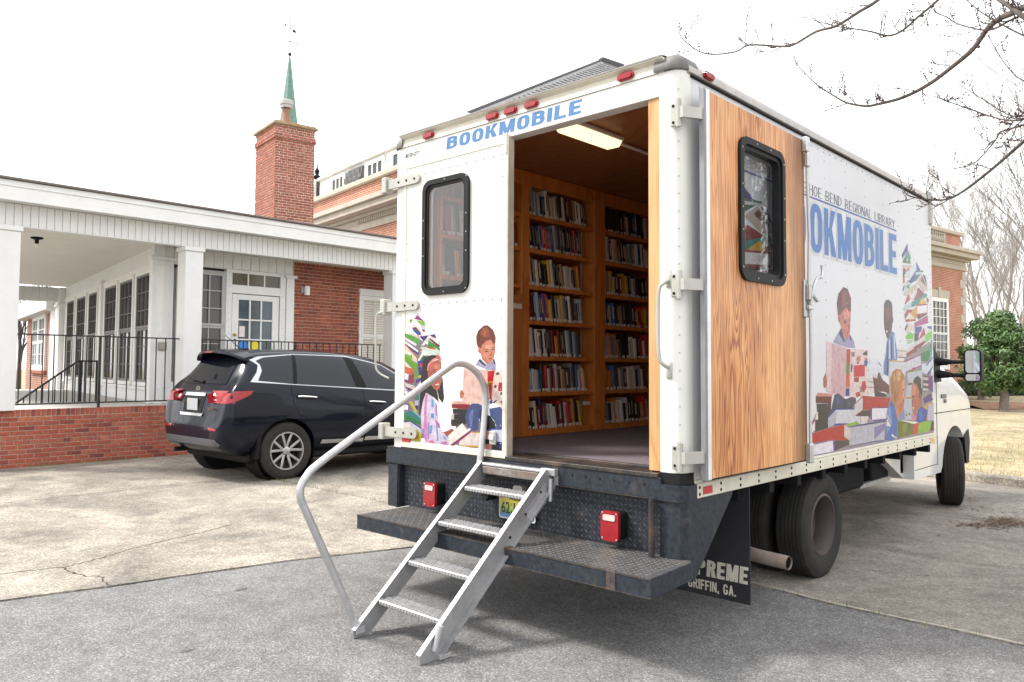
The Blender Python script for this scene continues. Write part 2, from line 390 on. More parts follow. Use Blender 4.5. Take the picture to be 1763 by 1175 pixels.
# ---------------------------------------------------------------- ground
b = MB(); b.quad((-260,-260,-.05), (260,-260,-.05), (260,260,-.05), (-260,260,-.05)); struct(b, 'ground', LAWN)
b = MB(); b.quad((-4.2,-40,0), (40,-40,0), (40,2.4,0), (-4.2,2.4,0)); struct(b, 'asphalt_lot', ASPH)
def wav(p0, p1, n, amp, seed):
    out = []
    for i in range(n+1):
        t = i/n; x = p0[0]+(p1[0]-p0[0])*t; y = p0[1]+(p1[1]-p0[1])*t
        k = noise.noise(Vector((x*3.1+seed, y*3.1, seed)))*amp+noise.noise(Vector((x*17+seed, y*17, seed)))*amp*.55+noise.noise(Vector((x*47+seed, y*47, seed)))*amp*.25
        dx, dy = p1[0]-p0[0], p1[1]-p0[1]; l = math.hypot(dx, dy) or 1
        out.append((x-dy/l*k, y+dx/l*k))
    return out
def path(pts, n, amp, seed):
    o = []
    for i in range(len(pts)-1): o += wav(pts[i], pts[i+1], n, amp, seed)[:-1]
    return o+[pts[-1]]
drive = bpy.data.objects.new('concrete_drive', MB().box(-40, 30, -40, 40, -.06, -.012).mesh('drive', SOIL)); COL.objects.link(drive); drive['kind'] = 'structure'; WM[drive.name] = Matrix.Identity(4)
# cut the base so that it lies under the slabs only
drive.data = MB().box(-40, -3.9, -40, 12, -.055, -.012).box(-3.89, 12, 2.6, 8.4, -.055, -.012).mesh('drive_base', SOIL)
EDGE = [(-4.3,-8), (-3.58,-2.18), (-3.42,-1.55), (-3.32,-.99), (-3.17,-.29), (-2.89,.53), (-2.55,1.50)]
EDGE2 = [(-2.52,1.52), (-.36,1.52), (.23,1.42), (1.26,1.40), (9,1.30)]
def slab(poly, m=CONC, z=.008):
    b = MB(); b.prism(poly, ZF(0), -.03, z); return part(b, 'slab', m, drive)
slab(path(EDGE, 14, .012, 3)+[(-2.56,1.66), (-7.55,1.78), (-7.55,-8)])
slab([(-7.57,-8), (-7.57,1.775), (-10.72,1.86), (-10.72,-8)])
slab([(-2.545,1.68)]+path(EDGE2, 16, .014, 9)[1:]+[(9,5.2), (-2.545,5.2)], CONC2)
slab([(-2.545,5.212), (9,5.212), (9,6.3), (-.6,8.15), (-2.545,8.5)], CONC2)
slab([(-2.557,1.672), (-2.557,8.6), (-7.55,9.4), (-7.55,1.792)])
slab([(-7.562,1.792), (-7.562,9.4), (-10.72,9.9), (-10.72,1.872)])
slab([(-10.73,-8), (-10.73,-1.1), (-39,2.0), (-39,-12), (-4.3,-8.01)])
def ribbon(pts, w, n=10, seed=1, amp=.03, zz=.0095):
    P = path(pts, n, amp, seed); b = MB(); vs = []; fs = []
    for i, q in enumerate(P):
        a = P[max(i-1,0)]; c = P[min(i+1,len(P)-1)]; dx, dy = c[0]-a[0], c[1]-a[1]; l = math.hypot(dx,dy) or 1
        ww = w*(.5+.8*abs(noise.noise(Vector((q[0]*9, q[1]*9, seed)))))
        vs += [(q[0]-dy/l*ww, q[1]+dx/l*ww, zz), (q[0]+dy/l*ww, q[1]-dx/l*ww, zz)]
    for i in range(len(P)-1): fs.append((2*i, 2*i+1, 2*i+3, 2*i+2))
    return b.add(vs, fs)
CRACK = mat('crack_dirt', (.045,.038,.03), .95, var=.4, vs=30)
part(ribbon([(-4.45,-2.4), (-4.31,-2.0), (-4.18,-1.65), (-4.29,-1.39), (-4.55,-.7), (-4.77,-.02)], .0075, 22, 5, .05), 'crack', CRACK, drive)
part(ribbon([(-4.18,-1.65), (-3.85,-1.62), (-3.7,-1.55), (-3.45,-1.56)], .0075, 22, 8, .05), 'crack', CRACK, drive)
# stains with shapes of their own
part(ribbon([(-2.5,1.53), (-.36,1.535), (.23,1.435), (1.26,1.415), (6,1.37)], .022, 40, 12, .012, .0092), 'edge_grout', mat('pale_grout', (.42,.38,.32), .95, var=.25, vs=14), drive)
part(ribbon([(-4.2,-7), (-3.585,-2.18), (-3.425,-1.55), (-3.325,-.99), (-3.175,-.29), (-2.895,.53), (-2.6,1.4)], .006, 40, 4, .012, .0092), 'edge_crack', CRACK, drive)
STAIN = mat('oil_stain', (.085,.083,.08), .7, var=.3, vs=14)
lot = bpy.data.objects['asphalt_lot']; rs_ = random.Random(14)
for (cx, cy, sx, sy) in ((-2.42,.10,.05,.10), (-2.75,-1.0,.03,.05), (-.2,-1.35,.04,.03), (-1.9,-1.75,.025,.045), (.45,-.2,.05,.07), (-1.0,-2.0,.02,.03)):
    pl_ = []
    for i in range(16):
        a = i/16*6.283; k = rs_.uniform(.55,1.15); pl_.append((cx+sx*k*math.cos(a), cy+sy*k*math.sin(a)))
    part(MB().prism(pl_, ZF(0), -.004, .0018), 'oil_spot', STAIN, lot)
# kerb and lawn
kb = MB(); KP = [(9,5.75), (4,6.9), (.1,8.02), (-.6,8.16), (-2.5,8.55), (-9.5,9.9)]
prof = [(0,-.03), (.0,.10), (.02,.122), (.13,.128), (.16,.11), (.16,-.03)]
KPs = [Vector((x, y, 0)) for x, y in path(KP, 8, .004, 2)]
vs = []; fs = []
for i, q in enumerate(KPs):
    d = (KPs[min(i+1,len(KPs)-1)]-KPs[max(i-1,0)]).normalized(); nrm = Vector((d.y, -d.x, 0))
    for (o_, z) in prof: vs.append((q.x+nrm.x*o_, q.y+nrm.y*o_, z+noise.noise(Vector((q.x*4, q.y*4, z*9)))*.008))
for i in range(len(KPs)-1):
    for k in range(len(prof)-1): fs.append((i*6+k, i*6+k+1, (i+1)*6+k+1, (i+1)*6+k))
kb.add(vs, fs); struct(kb, 'kerb', KERBM, 40)
b = MB(); vs = []; fs = []; nx, ny = 60, 50
for i in range(nx+1):
    for j in range(ny+1):
        x = 60-i*1.36; y0 = 8.1-.265*min(x, 9)+.05; y = y0+(j/ny)**1.8*70
        z = .09+(.05*noise.noise(Vector((x*.35, y*.35, 0)))+min(.35, (y-y0)*.012) if j > 0 else 0)
        vs.append((x, y, z))
for i in range(nx):
    for j in range(ny): k = i*(ny+1)+j; fs.append((k, k+1, k+ny+2, k+ny+1))
b.add(vs, fs); struct(b, 'lawn', LAWN, 60)
rg = random.Random(3)
def blades(name, mt, area, n, h, label, cat):
    b = MB(); vs = []; fs = []
    for i in range(n):
        x, y, z = area(); a = rg.uniform(0, 6.28); hh = h*rg.uniform(.5, 1.3); w = hh*.09; l = hh*rg.uniform(.1,.7); k = len(vs)
        vs += [(x-w*math.sin(a), y+w*math.cos(a), z-.01), (x+w*math.sin(a), y-w*math.cos(a), z-.01), (x+l*math.cos(a), y+l*math.sin(a), z+hh)]
        fs.append((k, k+1, k+2))
    b.add(vs, fs); o = part(b, name, mt); tag(o, label, cat, kind='stuff'); return o
def lawn_area():
    x = rg.uniform(-4.5, 6); y = 8.25-.265*x+abs(rg.gauss(0, 3.0)); return x, y, .09+.03*noise.noise(Vector((x*.35, y*.35, 0)))+min(.2, .012*(y-8))
blades('lawn_grass', DRYB, lawn_area, 9000, .055, 'dry straw coloured lawn grass beyond the kerb', 'grass')
JN = [((-7.64,1.785), (-4.72,1.725), 260, .018), ((-.2,1.44), (1.5,1.40), 14, .012)]
def joint_area():
    w = rg.random(); j = JN[0] if w < .86 else JN[1]
    t = rg.random(); t = t if rg.random() < .5 else t*.5+.4*rg.random()*0; g = rg.gauss(0, j[3]); return (j[0][0]+(j[1][0]-j[0][0])*t+rg.gauss(0,.012), j[0][1]+(j[1][1]-j[0][1])*t+g, .005)
blades('joint_grass', GRASSB, joint_area, 420, .035, 'green grass sprouting from the concrete slab joint by the car', 'grass')
def wall_area():
    c = rg.choice([(.15,.16), (.62,.22), (1.2,.12)]); return (-10.68+abs(rg.gauss(0,.03)), rg.gauss(c[0], c[1]), 0)
blades('wall_weeds', GRASSB, wall_area, 260, .05, 'green weeds along the foot of the brick retaining wall', 'weeds')
# leaf litter on the right hand concrete
LEAF = mat('dead_leaves', (.10,.055,.028), .85, col2=(.18,.11,.06), vs=30)
LIT = ((.42,5.25,.10,.20,520), (.62,5.35,.16,.10,120), (.25,4.85,.10,.08,110), (.05,5.9,.2,.15,70), (.95,5.0,.12,.16,140), (.2,6.6,.5,.15,90), (.2,4.4,.8,1.2,60))
b = MB(); vs = []; fs = []
for (cx, cy, sx, sy, n) in LIT:
    for i in range(n):
        x = rg.gauss(cx, sx); y = rg.gauss(cy, sy); a = rg.uniform(0, 6.28); s_ = rg.uniform(.006,.018); k = len(vs); z = .011+rg.uniform(0,.008)
        c_, d_ = math.cos(a)*s_, math.sin(a)*s_
        vs += [(x-c_*1.6, y-d_*1.6, z), (x+d_*.6, y-c_*.6, z+.003), (x+c_*1.6, y+d_*1.6, z+rg.uniform(0,.006)), (x-d_*.6, y+c_*.6, z+.002)]
        fs.append((k, k+1, k+2, k+3))
b.add(vs, fs); tag(part(b, 'leaf_litter', LEAF), 'brown leaf litter scattered on the concrete beside the truck', 'leaves', kind='stuff')

# ---------------------------------------------------------------- brick materials
def brick_mat(name, stops, island=True):
    m = mat(name, (.3,.1,.07), .8, bump=.4, bs=120); p = m.node_tree.nodes['Principled BSDF']
    oi = N(m, 'ShaderNodeObjectInfo'); g = N(m, 'ShaderNodeNewGeometry')
    ad = N(m, 'ShaderNodeMath', operation='ADD'); L(m, oi.outputs['Random'], ad.inputs[0]); L(m, g.outputs['Random Per Island'], ad.inputs[1])
    fr = N(m, 'ShaderNodeMath', operation='FRACT'); L(m, ad.outputs[0], fr.inputs[0])
    c = ramp(m, fr.outputs[0], stops)
    tc = N(m, 'ShaderNodeTexCoord'); nz = N(m, 'ShaderNodeTexNoise', i_Scale=25.0, i_Detail=5); L(m, tc.outputs['Object'], nz.inputs['Vector'])
    v = ramp(m, nz.outputs[0], [(.3, (.72,.7,.7)), (.55, (1,1,1)), (.75, (1.25,1.2,1.18))])
    L(m, mixc(m, 1.0, c, v, 'MULTIPLY'), p.inputs['Base Color']); return m
BRICKR = brick_mat('red_brick', [(0, (.20,.046,.035)), (.22, (.34,.082,.047)), (.55, (.39,.098,.055)), (.8, (.30,.082,.056)), (1, (.45,.14,.075))])
BRICKD = brick_mat('dark_red_brick', [(0, (.19,.043,.028)), (.3, (.32,.078,.04)), (.6, (.25,.064,.042)), (.85, (.39,.11,.048)), (1, (.19,.052,.043))])
BRICKC = brick_mat('chimney_brick', [(0, (.27,.08,.05)), (.4, (.37,.115,.068)), (.7, (.32,.115,.075)), (1, (.43,.16,.095))])
MORT = mat('mortar', (.55,.45,.36), .95, var=.2, vs=15, bump=.3, bs=80)
MORT2 = mat('chimney_mortar', (.74,.66,.58), .95, var=.25, vs=5)
def far_brick(name, c1, c2, mo, sc=1.0):
    m = mat(name, c1, .85); p = m.node_tree.nodes['Principled BSDF']
    tc = N(m, 'ShaderNodeTexCoord'); sp = N(m, 'ShaderNodeSeparateXYZ'); L(m, tc.outputs['Object'], sp.inputs[0])
    ad = N(m, 'ShaderNodeMath', operation='ADD'); L(m, sp.outputs[0], ad.inputs[0]); L(m, sp.outputs[1], ad.inputs[1])
    cb = N(m, 'ShaderNodeCombineXYZ'); L(m, ad.outputs[0], cb.inputs[0]); L(m, sp.outputs[2], cb.inputs[1])
    br = N(m, 'ShaderNodeTexBrick'); L(m, cb.outputs[0], br.inputs['Vector']); br.inputs['Scale'].default_value = 1.0
    br.inputs['Brick Width'].default_value = .213; br.inputs['Row Height'].default_value = .0677; br.inputs['Mortar Size'].default_value = .009
    br.inputs['Color1'].default_value = (*c1, 1); br.inputs['Color2'].default_value = (*c2, 1); br.inputs['Mortar'].default_value = (*mo, 1); br.inputs['Bias'].default_value = -.1
    nz = N(m, 'ShaderNodeTexNoise', i_Scale=1.2, i_Detail=5); L(m, tc.outputs['Object'], nz.inputs['Vector'])
    v = ramp(m, nz.outputs[0], [(.3, (.8,.8,.8)), (.7, (1.2,1.18,1.15))])
    L(m, mixc(m, 1.0, br.outputs[0], v, 'MULTIPLY'), p.inputs['Base Color'])
    bp = N(m, 'ShaderNodeBump', i_Strength=.5, i_Distance=.01); L(m, br.outputs['Fac'], bp.inputs['Height']); bp.invert = True; L(m, bp.outputs[0], p.inputs['Normal'])
    return m
FARB = far_brick('facade_brick', (.36,.105,.06), (.44,.15,.082), (.52,.42,.33))
STONE = mat('pale_stone', (.45,.405,.335), .8, var=.12, vs=3, bump=.2, bs=30)
ROOFG = mat('grey_shingle', (.33,.33,.335), .9, var=.3, vs=9, bump=.6, bs=25)
PANED = mat('dark_pane', (.055,.05,.045), .08, var=.3, vs=2.0, spec=.6)
PANEB = mat('blue_pane', (.07,.10,.12), .06, var=.4, vs=2.0, spec=.6)
CEIL = mat('porch_ceiling', (.70,.68,.63), .8, var=.04, vs=2)
# bricks laid in courses on a plane
BR_ME = {}
def brick_mesh(l, h, d, m):
    k = (round(l,3), round(h,3), m.name)
    if k not in BR_ME: BR_ME[k] = MB().box(0, d, 0, l, 0, h, .004).mesh('brick', m)
    return BR_ME[k]
def course_spans(y0, y1, off, L_=.2033, j=.0097):
    y = y0-off; out = []
    while y < y1-.01:
        a = max(y, y0); e = min(y+L_, y1)
        if e-a > .03: out.append((a, e))
        y += L_+j
    return out

# ---------------------------------------------------------------- retaining wall (single bricks)
rw = thing('brick_retaining_wall', 'low red brick retaining wall below the white porch columns', 'wall', (-10.85, 1.0, 0))
part(MB().box(-11.05, -10.742, -.85, 9.75, -.03, .80), 'mortar_core', MORT, rw)
far = MB(); rb = random.Random(11); X0 = -10.742
for c in range(11):
    z = .003+c*.0665; head = (c == 5)
    L_ = .0968 if head else .2033
    off = (.053 if head else (.106 if c % 2 else 0))
    for (a, e) in course_spans(-.84, 9.74, off, L_):
        dx = rb.uniform(.009,.013)
        if a < 1.95: inst('brick', brick_mesh(e-a, .0565, .0115, BRICKR), rw, Matrix.Translation((X0+dx-.0115, a, z)))
        else: far.box(X0, X0+dx, a, e, z, z+.0565, .003)
y = -.84; k = 0
while y < 9.7:
    dx = rb.uniform(.008,.014)
    if y < 1.95: inst('cap_brick', brick_mesh(.056, .098, .02, BRICKR), rw, Matrix.Translation((X0+dx-.02, y, .7355)))
    else: far.box(X0-.008, X0+dx, y, y+.056, .7355, .8335, .003)
    y += .066
o = part(far, 'far_bricks', BRICKR, rw); o['kind'] = 'stuff'

# ---------------------------------------------------------------- porch wing
pw = thing('porch_wing', 'white columned porch wing with sunroom windows, glazed door and red brick wall', 'building', (-14, 4, 0))
RZ = Matrix.Rotation(R(81), 4, 'Z')
MS = Matrix.Translation((-11.5, 2.02, 0)) @ RZ        # sunroom side: local -x faces the carport, local y runs back
part(MB().prism([(-10.755,-.80), (-10.755,9.7), (-12.6,9.7), (-11.5,2.0), (-21.5,3.6), (-21.5,-.80)], ZF(0), .70, .826), 'porch_floor', mat('porch_floor_paint', (.52,.50,.46), .7, var=.1), pw)
part(MB().prism([(-10.44,-.95), (-10.44,9.72), (-22.0,11.5), (-22.0,-.95)], ZF(0), 3.82, 4.09), 'flat_roof', mat('roof_deck', (.25,.24,.23), .9), pw)
part(MB().prism([(-10.86,-.9), (-10.86,9.7), (-12.6,9.7), (-11.45,2.05), (-20.9,3.55), (-20.9,-.9)], ZF(0), 3.56, 3.60), 'ceiling', CEIL, pw)
fb = MB().box(-10.46, -10.42, -.97, 9.72, 3.80, 4.075, .004); fb.box(-10.47, -10.405, -.98, 9.72, 3.985, 4.02, .006)
part(fb, 'fascia', WHITE, pw)
part(MB().box(-10.455, -10.41, -.98, 9.73, 3.79, 3.80).box(-10.72, -10.46, -.9, 9.7, 3.803, 3.817), 'soffit', WHITE, pw)
part(MB().box(-10.60, -10.375, -1.0, 9.74, 4.0795, 4.115, .008), 'roof_edge', mat('brown_drip_edge', (.15,.125,.11), .55, var=.15), pw)
bmx = part(MB().box(-10.85, -10.722, -.9, 9.7, 3.485, 3.80), 'porch_beam', WHITE, pw)
bm_me = MB().box(0, .018, 0, .099, 0, .316, .005).mesh('board', WHITE)
for i in range(100): inst('board', bm_me, bmx, Matrix.Translation((-10.7225, -.89+i*.1055, 3.4835)))
part(MB().box(-10.86, -10.695, -.9, 9.7, 3.468, 3.484, .003), 'beam_trim', WHITE, pw)
colm = MB().box(-.15, .15, -.15, .15, .828, 3.39, .006); colm.box(-.172, .172, -.172, .172, 3.39, 3.466, .006)
cme = colm.mesh('column', WHITE)
for yy in (-.44, 2.26, 6.58, 9.5): inst('column', cme, pw, Matrix.Translation((-10.77, yy, 0)))
# --- sash window builder: local plane coordinates (u along wall, z), fn maps (u,z,depth out) to 3D
def sash_window(parent, fn, u0, u1, z0, z1, cols, rows, M=None, frame=.06, pane=PANED, mun=.018, two=True, fm=TRIMW, name='window', proud=.05, base=0.0, sm=None):
    f0 = fn; fn = lambda u, v, d: f0(u, v, d+base)
    # depth (third axis) grows outwards from the wall face
    b = MB(); q = lambda a, c, e, f, d0, d1: b.prism([(a,e), (c,e), (c,f), (a,f)], fn, d0, d1)
    q(u0-frame, u0, z0-frame, z1+frame, -.04, proud); q(u1, u1+frame, z0-frame, z1+frame, -.04, proud); q(u0, u1, z1, z1+frame, -.04, proud+.002); q(u0, u1, z0-frame, z0, -.04, proud+.012)
    w = part(b, name, fm, parent, M=M)
    part(MB().prism([(u0,z0), (u1,z0), (u1,z1), (u0,z1)], fn, -.03, -.012), 'pane', pane, w, M=M)
    b = MB(); q = lambda a, c, e, f, d0, d1: b.prism([(a,e), (c,e), (c,f), (a,f)], fn, d0, d1)
    sp = [(z0, (z0+z1)/2, .0), ((z0+z1)/2, z1, .016)] if two else [(z0, z1, .008)]
    for (a, c, dd) in sp:
        q(u0, u0+.04, a, c, -.012, .014+dd); q(u1-.04, u1, a, c, -.012, .014+dd); q(u0+.04, u1-.04, c-.04, c, -.012, .0145+dd); q(u0+.04, u1-.04, a, a+.045, -.012, .0135+dd)
        for i in range(1, cols): x = u0+(u1-u0)*i/cols; q(x-mun/2, x+mun/2, a+.045, c-.04, -.012, .008+dd)
        for j in range(1, rows): z = a+(c-a)*j/rows; q(u0+.04, u1-.04, z-mun/2, z+mun/2, -.012, .0065+dd)
    part(b, 'sash', sm or fm, w, M=M)
    return w
# sunroom side wall (faces the carport)
SL = lambda u, v, d: (-d, u, v)
b = MB().box(.0, .12, .0, 9.6, .70, 1.10).box(.0, .12, .0, 9.6, 3.20, 3.70).box(.10, .2, .0, 9.6, 1.10, 3.2)
part(b, 'sunroom_wall', WHITE, pw, M=MS)
part(MB().box(-.03, .0, .0, 9.6, 1.04, 1.10, .004).box(-.02, .0, .35, 9.6, 3.20, 3.27, .004), 'sill_trim', TRIMW, pw, M=MS)
for (a, c) in ((.40,1.38), (1.70,2.78), (3.10,4.22), (5.10,6.06), (6.47,7.62), (8.02,9.08)):
    sash_window(pw, SL, a, c, 1.18, 3.12, 3, 3, MS, .07, fm=TRIMW, proud=.04, mun=.014, sm=mat('screened_sash', (.17,.16,.15), .6, var=.15))
for a, c in ((0,.32), (1.46,1.62), (2.86,3.02), (4.30,5.02), (6.14,6.39), (7.70,7.94), (9.16,9.6)): part(MB().box(-.012, .10, a, c, 1.10, 3.199), 'mullion', TRIMW, pw, M=MS)
part(MB().box(-.06, .12, 4.52, 4.78, .83, 3.25, .006).box(-.09, .12, 4.46, 4.84, 3.25, 3.31, .006), 'pilaster', WHITE, pw, M=MS)
part(MB().box(-.14, .12, 9.62, 10.3, .70, 3.55, .006).box(-.17, .15, 9.58, 10.34, 3.05, 3.12, .006), 'pilaster', WHITE, pw, M=MS)
# far beam of the carport with boards
part(MB().box(-2.9, -.14, 9.9, 10.02, 3.18, 3.56), 'porch_beam', WHITE, pw, M=MS)
fbm = MB().box(0, .17, -.012, 0, 0, .36, .004).mesh('board', WHITE)
bmf = pw.children[-1]
for i in range(16): inst('board', fbm, bmf, MS @ Matrix.Translation((-2.88+i*.178, 9.899, 3.19)))
part(MB().box(-.14, .16, 10.36, 11.2, .0, 3.5), 'end_pier', WHITE, pw, M=MS)
# brick end wing further back
part(MB().box(0, 4, 10.4, 17.5, 0, 3.0), 'rear_wall', far_brick('wing_brick', (.33,.095,.06), (.40,.14,.085), (.5,.42,.34)), pw, M=MS)
part(MB().box(-.35, 4.2, 10.42, 17.9, 3.0, 3.52, .02), 'rear_eave', WHITE, pw, M=MS)
sash_window(pw, SL, 12.85, 14.1, 1.42, 2.92, 2, 2, MS, .12, pane=PANEB, base=.045, proud=.02)
sash_window(pw, SL, 14.35, 15.55, 1.42, 2.92, 2, 2, MS, .12, pane=PANEB, base=.045, proud=.02)
part(MB().box(-.08, .0, 12.6, 15.8, 1.19, 1.295, .01), 'window_sill', BRICKC, pw, M=MS)
# inner front wall
XI = -11.5; FI = XF(XI)
part(MB().box(XI-.12, XI, 1.93, 2.30, .83, 3.34, .004).box(XI-.12, XI+.05, 1.89, 2.34, 3.30, 3.36, .006).box(XI-.12, XI-.004, 1.95, 2.29, 3.36, 3.56), 'corner_post', WHITE, pw)
part(MB().box(XI-.12, XI-.02, 2.30, 3.36, .83, 1.20).box(XI-.2, XI-.10, 2.30, 3.36, 1.2, 3.2).box(XI-.12, XI-.02, 2.30, 4.66, 3.26, 3.56), 'front_wall', WHITE, pw)
frb = MB().box(0, .016, 0, .172, 0, .285, .005).mesh('board', WHITE)
frp = pw.children[-1]
for i in range(13): inst('board', frb, frp, Matrix.Translation((XI-.0205, 2.31+i*.1805, 3.273)))
sash_window(pw, FI, 2.40, 3.22, 1.24, 3.16, 3, 3, None, .05, fm=mat('window_grey_white', (.42,.42,.41), .5), proud=.0)
part(MB().box(XI-.1, XI+.01, 3.27, 3.385, .83, 3.26, .004).box(XI-.1, XI+.01, 4.375, 4.49, .83, 3.26, .004).box(XI-.1, XI+.008, 3.385, 4.375, 2.83, 2.985, .004).box(XI-.1, XI+.008, 3.385, 4.375, 3.205, 3.262, .004), 'door_frame', WHITE, pw)
tr = part(MB().box(XI-.05, XI-.03, 3.385, 4.375, 2.985, 3.205), 'transom', mat('transom_pane', (.10,.085,.05), .08, var=.3, vs=3), pw)
for yy in (3.70, 4.035): part(MB().box(XI-.03, XI-.01, yy, yy+.025, 2.985, 3.205), 'muntin', TRIMW, tr)
dr = MB()
for (a, c, e, f) in ((3.40,3.53,.84,2.815), (4.225,4.36,.84,2.815), (3.53,4.225,2.715,2.815), (3.53,4.225,.84,1.60)): dr.box(XI-.055, XI-.01, a, c, e, f, .003)
door = part(dr, 'door', WHITE, pw)
part(MB().box(XI-.05, XI-.04, 3.53, 4.225, 1.60, 2.715), 'pane', PANEB, door)
b = MB()
for i in (1,2): y_ = 3.53+.695*i/3; b.box(XI-.04, XI-.013, y_-.014, y_+.014, 1.60, 2.715)
for j in (1,2): z_ = 1.60+1.115*j/3; b.box(XI-.04, XI-.016, 3.53, 4.225, z_-.014, z_+.014)
part(b, 'muntin', WHITE, door)
part(MB().lathe([(.0,.055), (.022,.05), (.03,.035), (.022,.02), (.012,.012), (.03,.008), (.03,0)], (XI-.01, 3.46, 2.06), (1,0,0), 12), 'door_knob', mat('brass', (.6,.42,.12), .3, metal=.9), door, 40)
part(MB().lathe([(.0,.02), (.018,.018), (.018,0)], (XI-.01, 3.46, 1.96), (1,0,0), 10), 'keyhole', IRON, door, 40)
part(MB().box(XI-.035, XI-.008, 3.55, 3.66, 2.02, 2.22), 'notice', mat('notice_paper', (.75,.68,.66), .8), door)
for yy, nm, cc in ((3.645, 'blue_sticker', (.03,.22,.62)), (3.885, 'yellow_sticker', (.75,.62,.03))):
    part(MB().lathe([(.0,.006), (.083,.006), (.085,0)], (XI-.037, yy, 1.86), (1,0,0), 24), nm, mat(nm, cc, .4), door)
bl = MB()
for yy in (3.325, 4.435):
    for i in range(19): bl.lathe([(0,.006), (.008,.004), (.008,0)], (XI+.01, yy, .95+i*.125), (1,0,0), 6)
part(bl, 'frame_bolts', GREYM, pw)
part(MB().box(XI-.12, XI+.03, 4.50, 4.67, .83, 3.20, .004).box(XI-.12, XI+.06, 4.46, 4.72, 3.20, 3.255, .005), 'pilaster', WHITE, pw)
pb = thing('junction_box', 'small grey box fixed to the white corner post of the sunroom', 'box', (XI, 2.12, 1.81))
part(MB().box(XI, XI+.05, 2.05, 2.19, 1.74, 1.88, .008), 'housing', mat('box_grey', (.30,.28,.25), .5), pb); part(MB().box(XI+.05, XI+.058, 2.065, 2.175, 1.755, 1.865, .003), 'cover', mat('box_cover', (.36,.34,.31), .5), pb)
# brick wall under the porch (bricks too small to pick apart: one joined part of real bricks)
part(MB().box(XI-.3, XI-.008, 4.66, 9.7, .7, 3.6), 'porch_brick_wall', MORT, pw)
pbw = pw.children[-1]; b = MB(); rb = random.Random(5)
for c in range(40):
    z = .83+c*.0677; head = (c % 6 == 3); L_ = .0968 if head else .2033
    for (a, e) in course_spans(4.68, 9.69, (.053 if head else (.106 if c % 2 else 0)), L_):
        if e > 6.24 and a < 7.36 and 1.22 < z+.03 < 3.15: 
            if a < 6.21: e = 6.235
            elif e > 7.40: a = 7.365
            else: continue
            if e-a < .02: continue
        b.box(XI-.008, XI+rb.uniform(.001,.004), a, e, z, z+.058, .003)
o = part(b, 'brick', BRICKD, pbw); o['kind'] = 'stuff'
w = sash_window(pw, FI, 6.30, 7.30, 1.28, 2.93, 3, 1, None, .055, pane=PANED, proud=.012)
part(MB().box(XI-.01, XI+.025, 6.245, 7.355, 2.99, 3.13, .004), 'window_head', TRIMW, pw)
sl = MB().box(0, .004, 0, .98, -.016, .016).mesh('blind_slat', TRIMW)
for i in range(31): inst('blind_slat', sl, w, Matrix.Translation((XI-.004, 6.31, 1.34+i*.0515)) @ Matrix.Rotation(R(18), 4, 'Y'))
wl = thing('wall_lamp', 'small white cylinder lamp on the brick wall beside the door', 'lamp', (XI, 4.92, 2.95))
part(MB().box(XI+.002, XI+.03, 4.83, 4.90, 2.93, 3.06, .006), 'bracket', GREYM, wl)
part(MB().lathe([(.055,-.09), (.058,.07), (.045,.09), (0,.092)], (XI+.07, 4.93, 2.98), (0,0,1), 16), 'shade', TRIMW, wl, 40)
# ceiling lamp under the carport
cl = thing('ceiling_lamp', 'small dark lamp holder hanging from the carport ceiling', 'lamp', (-12.2, .35, 3.56))
part(MB().lathe([(.09,0), (.09,-.02), (.03,-.04), (.03,-.10), (.0,-.10)], (-12.2,.35,3.558), (0,0,1), 12), 'socket', DARKM, cl, 40)
part(MB().lathe([(.0,-.16), (.03,-.14), (.035,-.11), (.02,-.1)], (-12.2,.35,3.558), (0,0,1), 12), 'bulb', TRIMW, cl, 40)

# ---------------------------------------------------------------- iron railings
def railing(lab, y0, y1, posts, step, loc):
    t = thing('iron_railing', lab, 'railing', loc, group=None); X = -10.80
    part(MB().box(X-.018, X+.018, y0, y1, 1.915, 1.935, .004), 'top_rail', IRON, t); part(MB().box(X-.012, X+.012, y0, y1, .895, .915), 'bottom_rail', IRON, t)
    pm_ = MB().box(X-.017, X+.017, -.017, .017, .827, 1.92).mesh('post', IRON); bm_ = MB().box(X-.007, X+.007, -.007, .007, .915, 1.915).mesh('baluster', IRON)
    for yy in posts: inst('post', pm_, t, Matrix.Translation((0, yy, 0)))
    yy = y0+step*.6
    while yy < y1:
        if min([abs(yy-q) for q in posts]+[9]) > .05: inst('baluster', bm_, t, Matrix.Translation((0, yy, 0)))
        yy += step
railing('thin black iron railing between the two left porch columns', -.30, 2.24, (.88,), .150, (-10.8, 1.0, .83))
railing('thin black iron railing on the porch behind the dark car', 2.42, 6.30, (4.3,), .150, (-10.8, 4.3, .83))
st = thing('stair_railing', 'black iron stair handrail sloping down behind the porch railing', 'railing', (-13, 1.0, .7))
A0 = Vector((-13,.30,.80)); A1 = Vector((-13,1.29,1.55))
part(MB().beam(A0, A1, .03, .03).beam(A1, (-13,1.62,1.55), .035, .03), 'handrail', IRON, st)
bm_ = MB().box(-.009,.009,-.009,.009,0,1).mesh('baluster', IRON)
for i in range(14):
    yy = .36+i*.095; zt = .80+(yy-.30)*.757 if yy < 1.29 else 1.54
    inst('baluster', bm_, st, Matrix.LocRotScale((-13, yy, .40), None, (1,1,zt-.40)))
pm_ = MB().box(-.025,.025,-.025,.025,.4,1.56).mesh('post', IRON)
for yy in (1.33, 1.62): inst('post', pm_, st, Matrix.Translation((-13, yy, 0)))

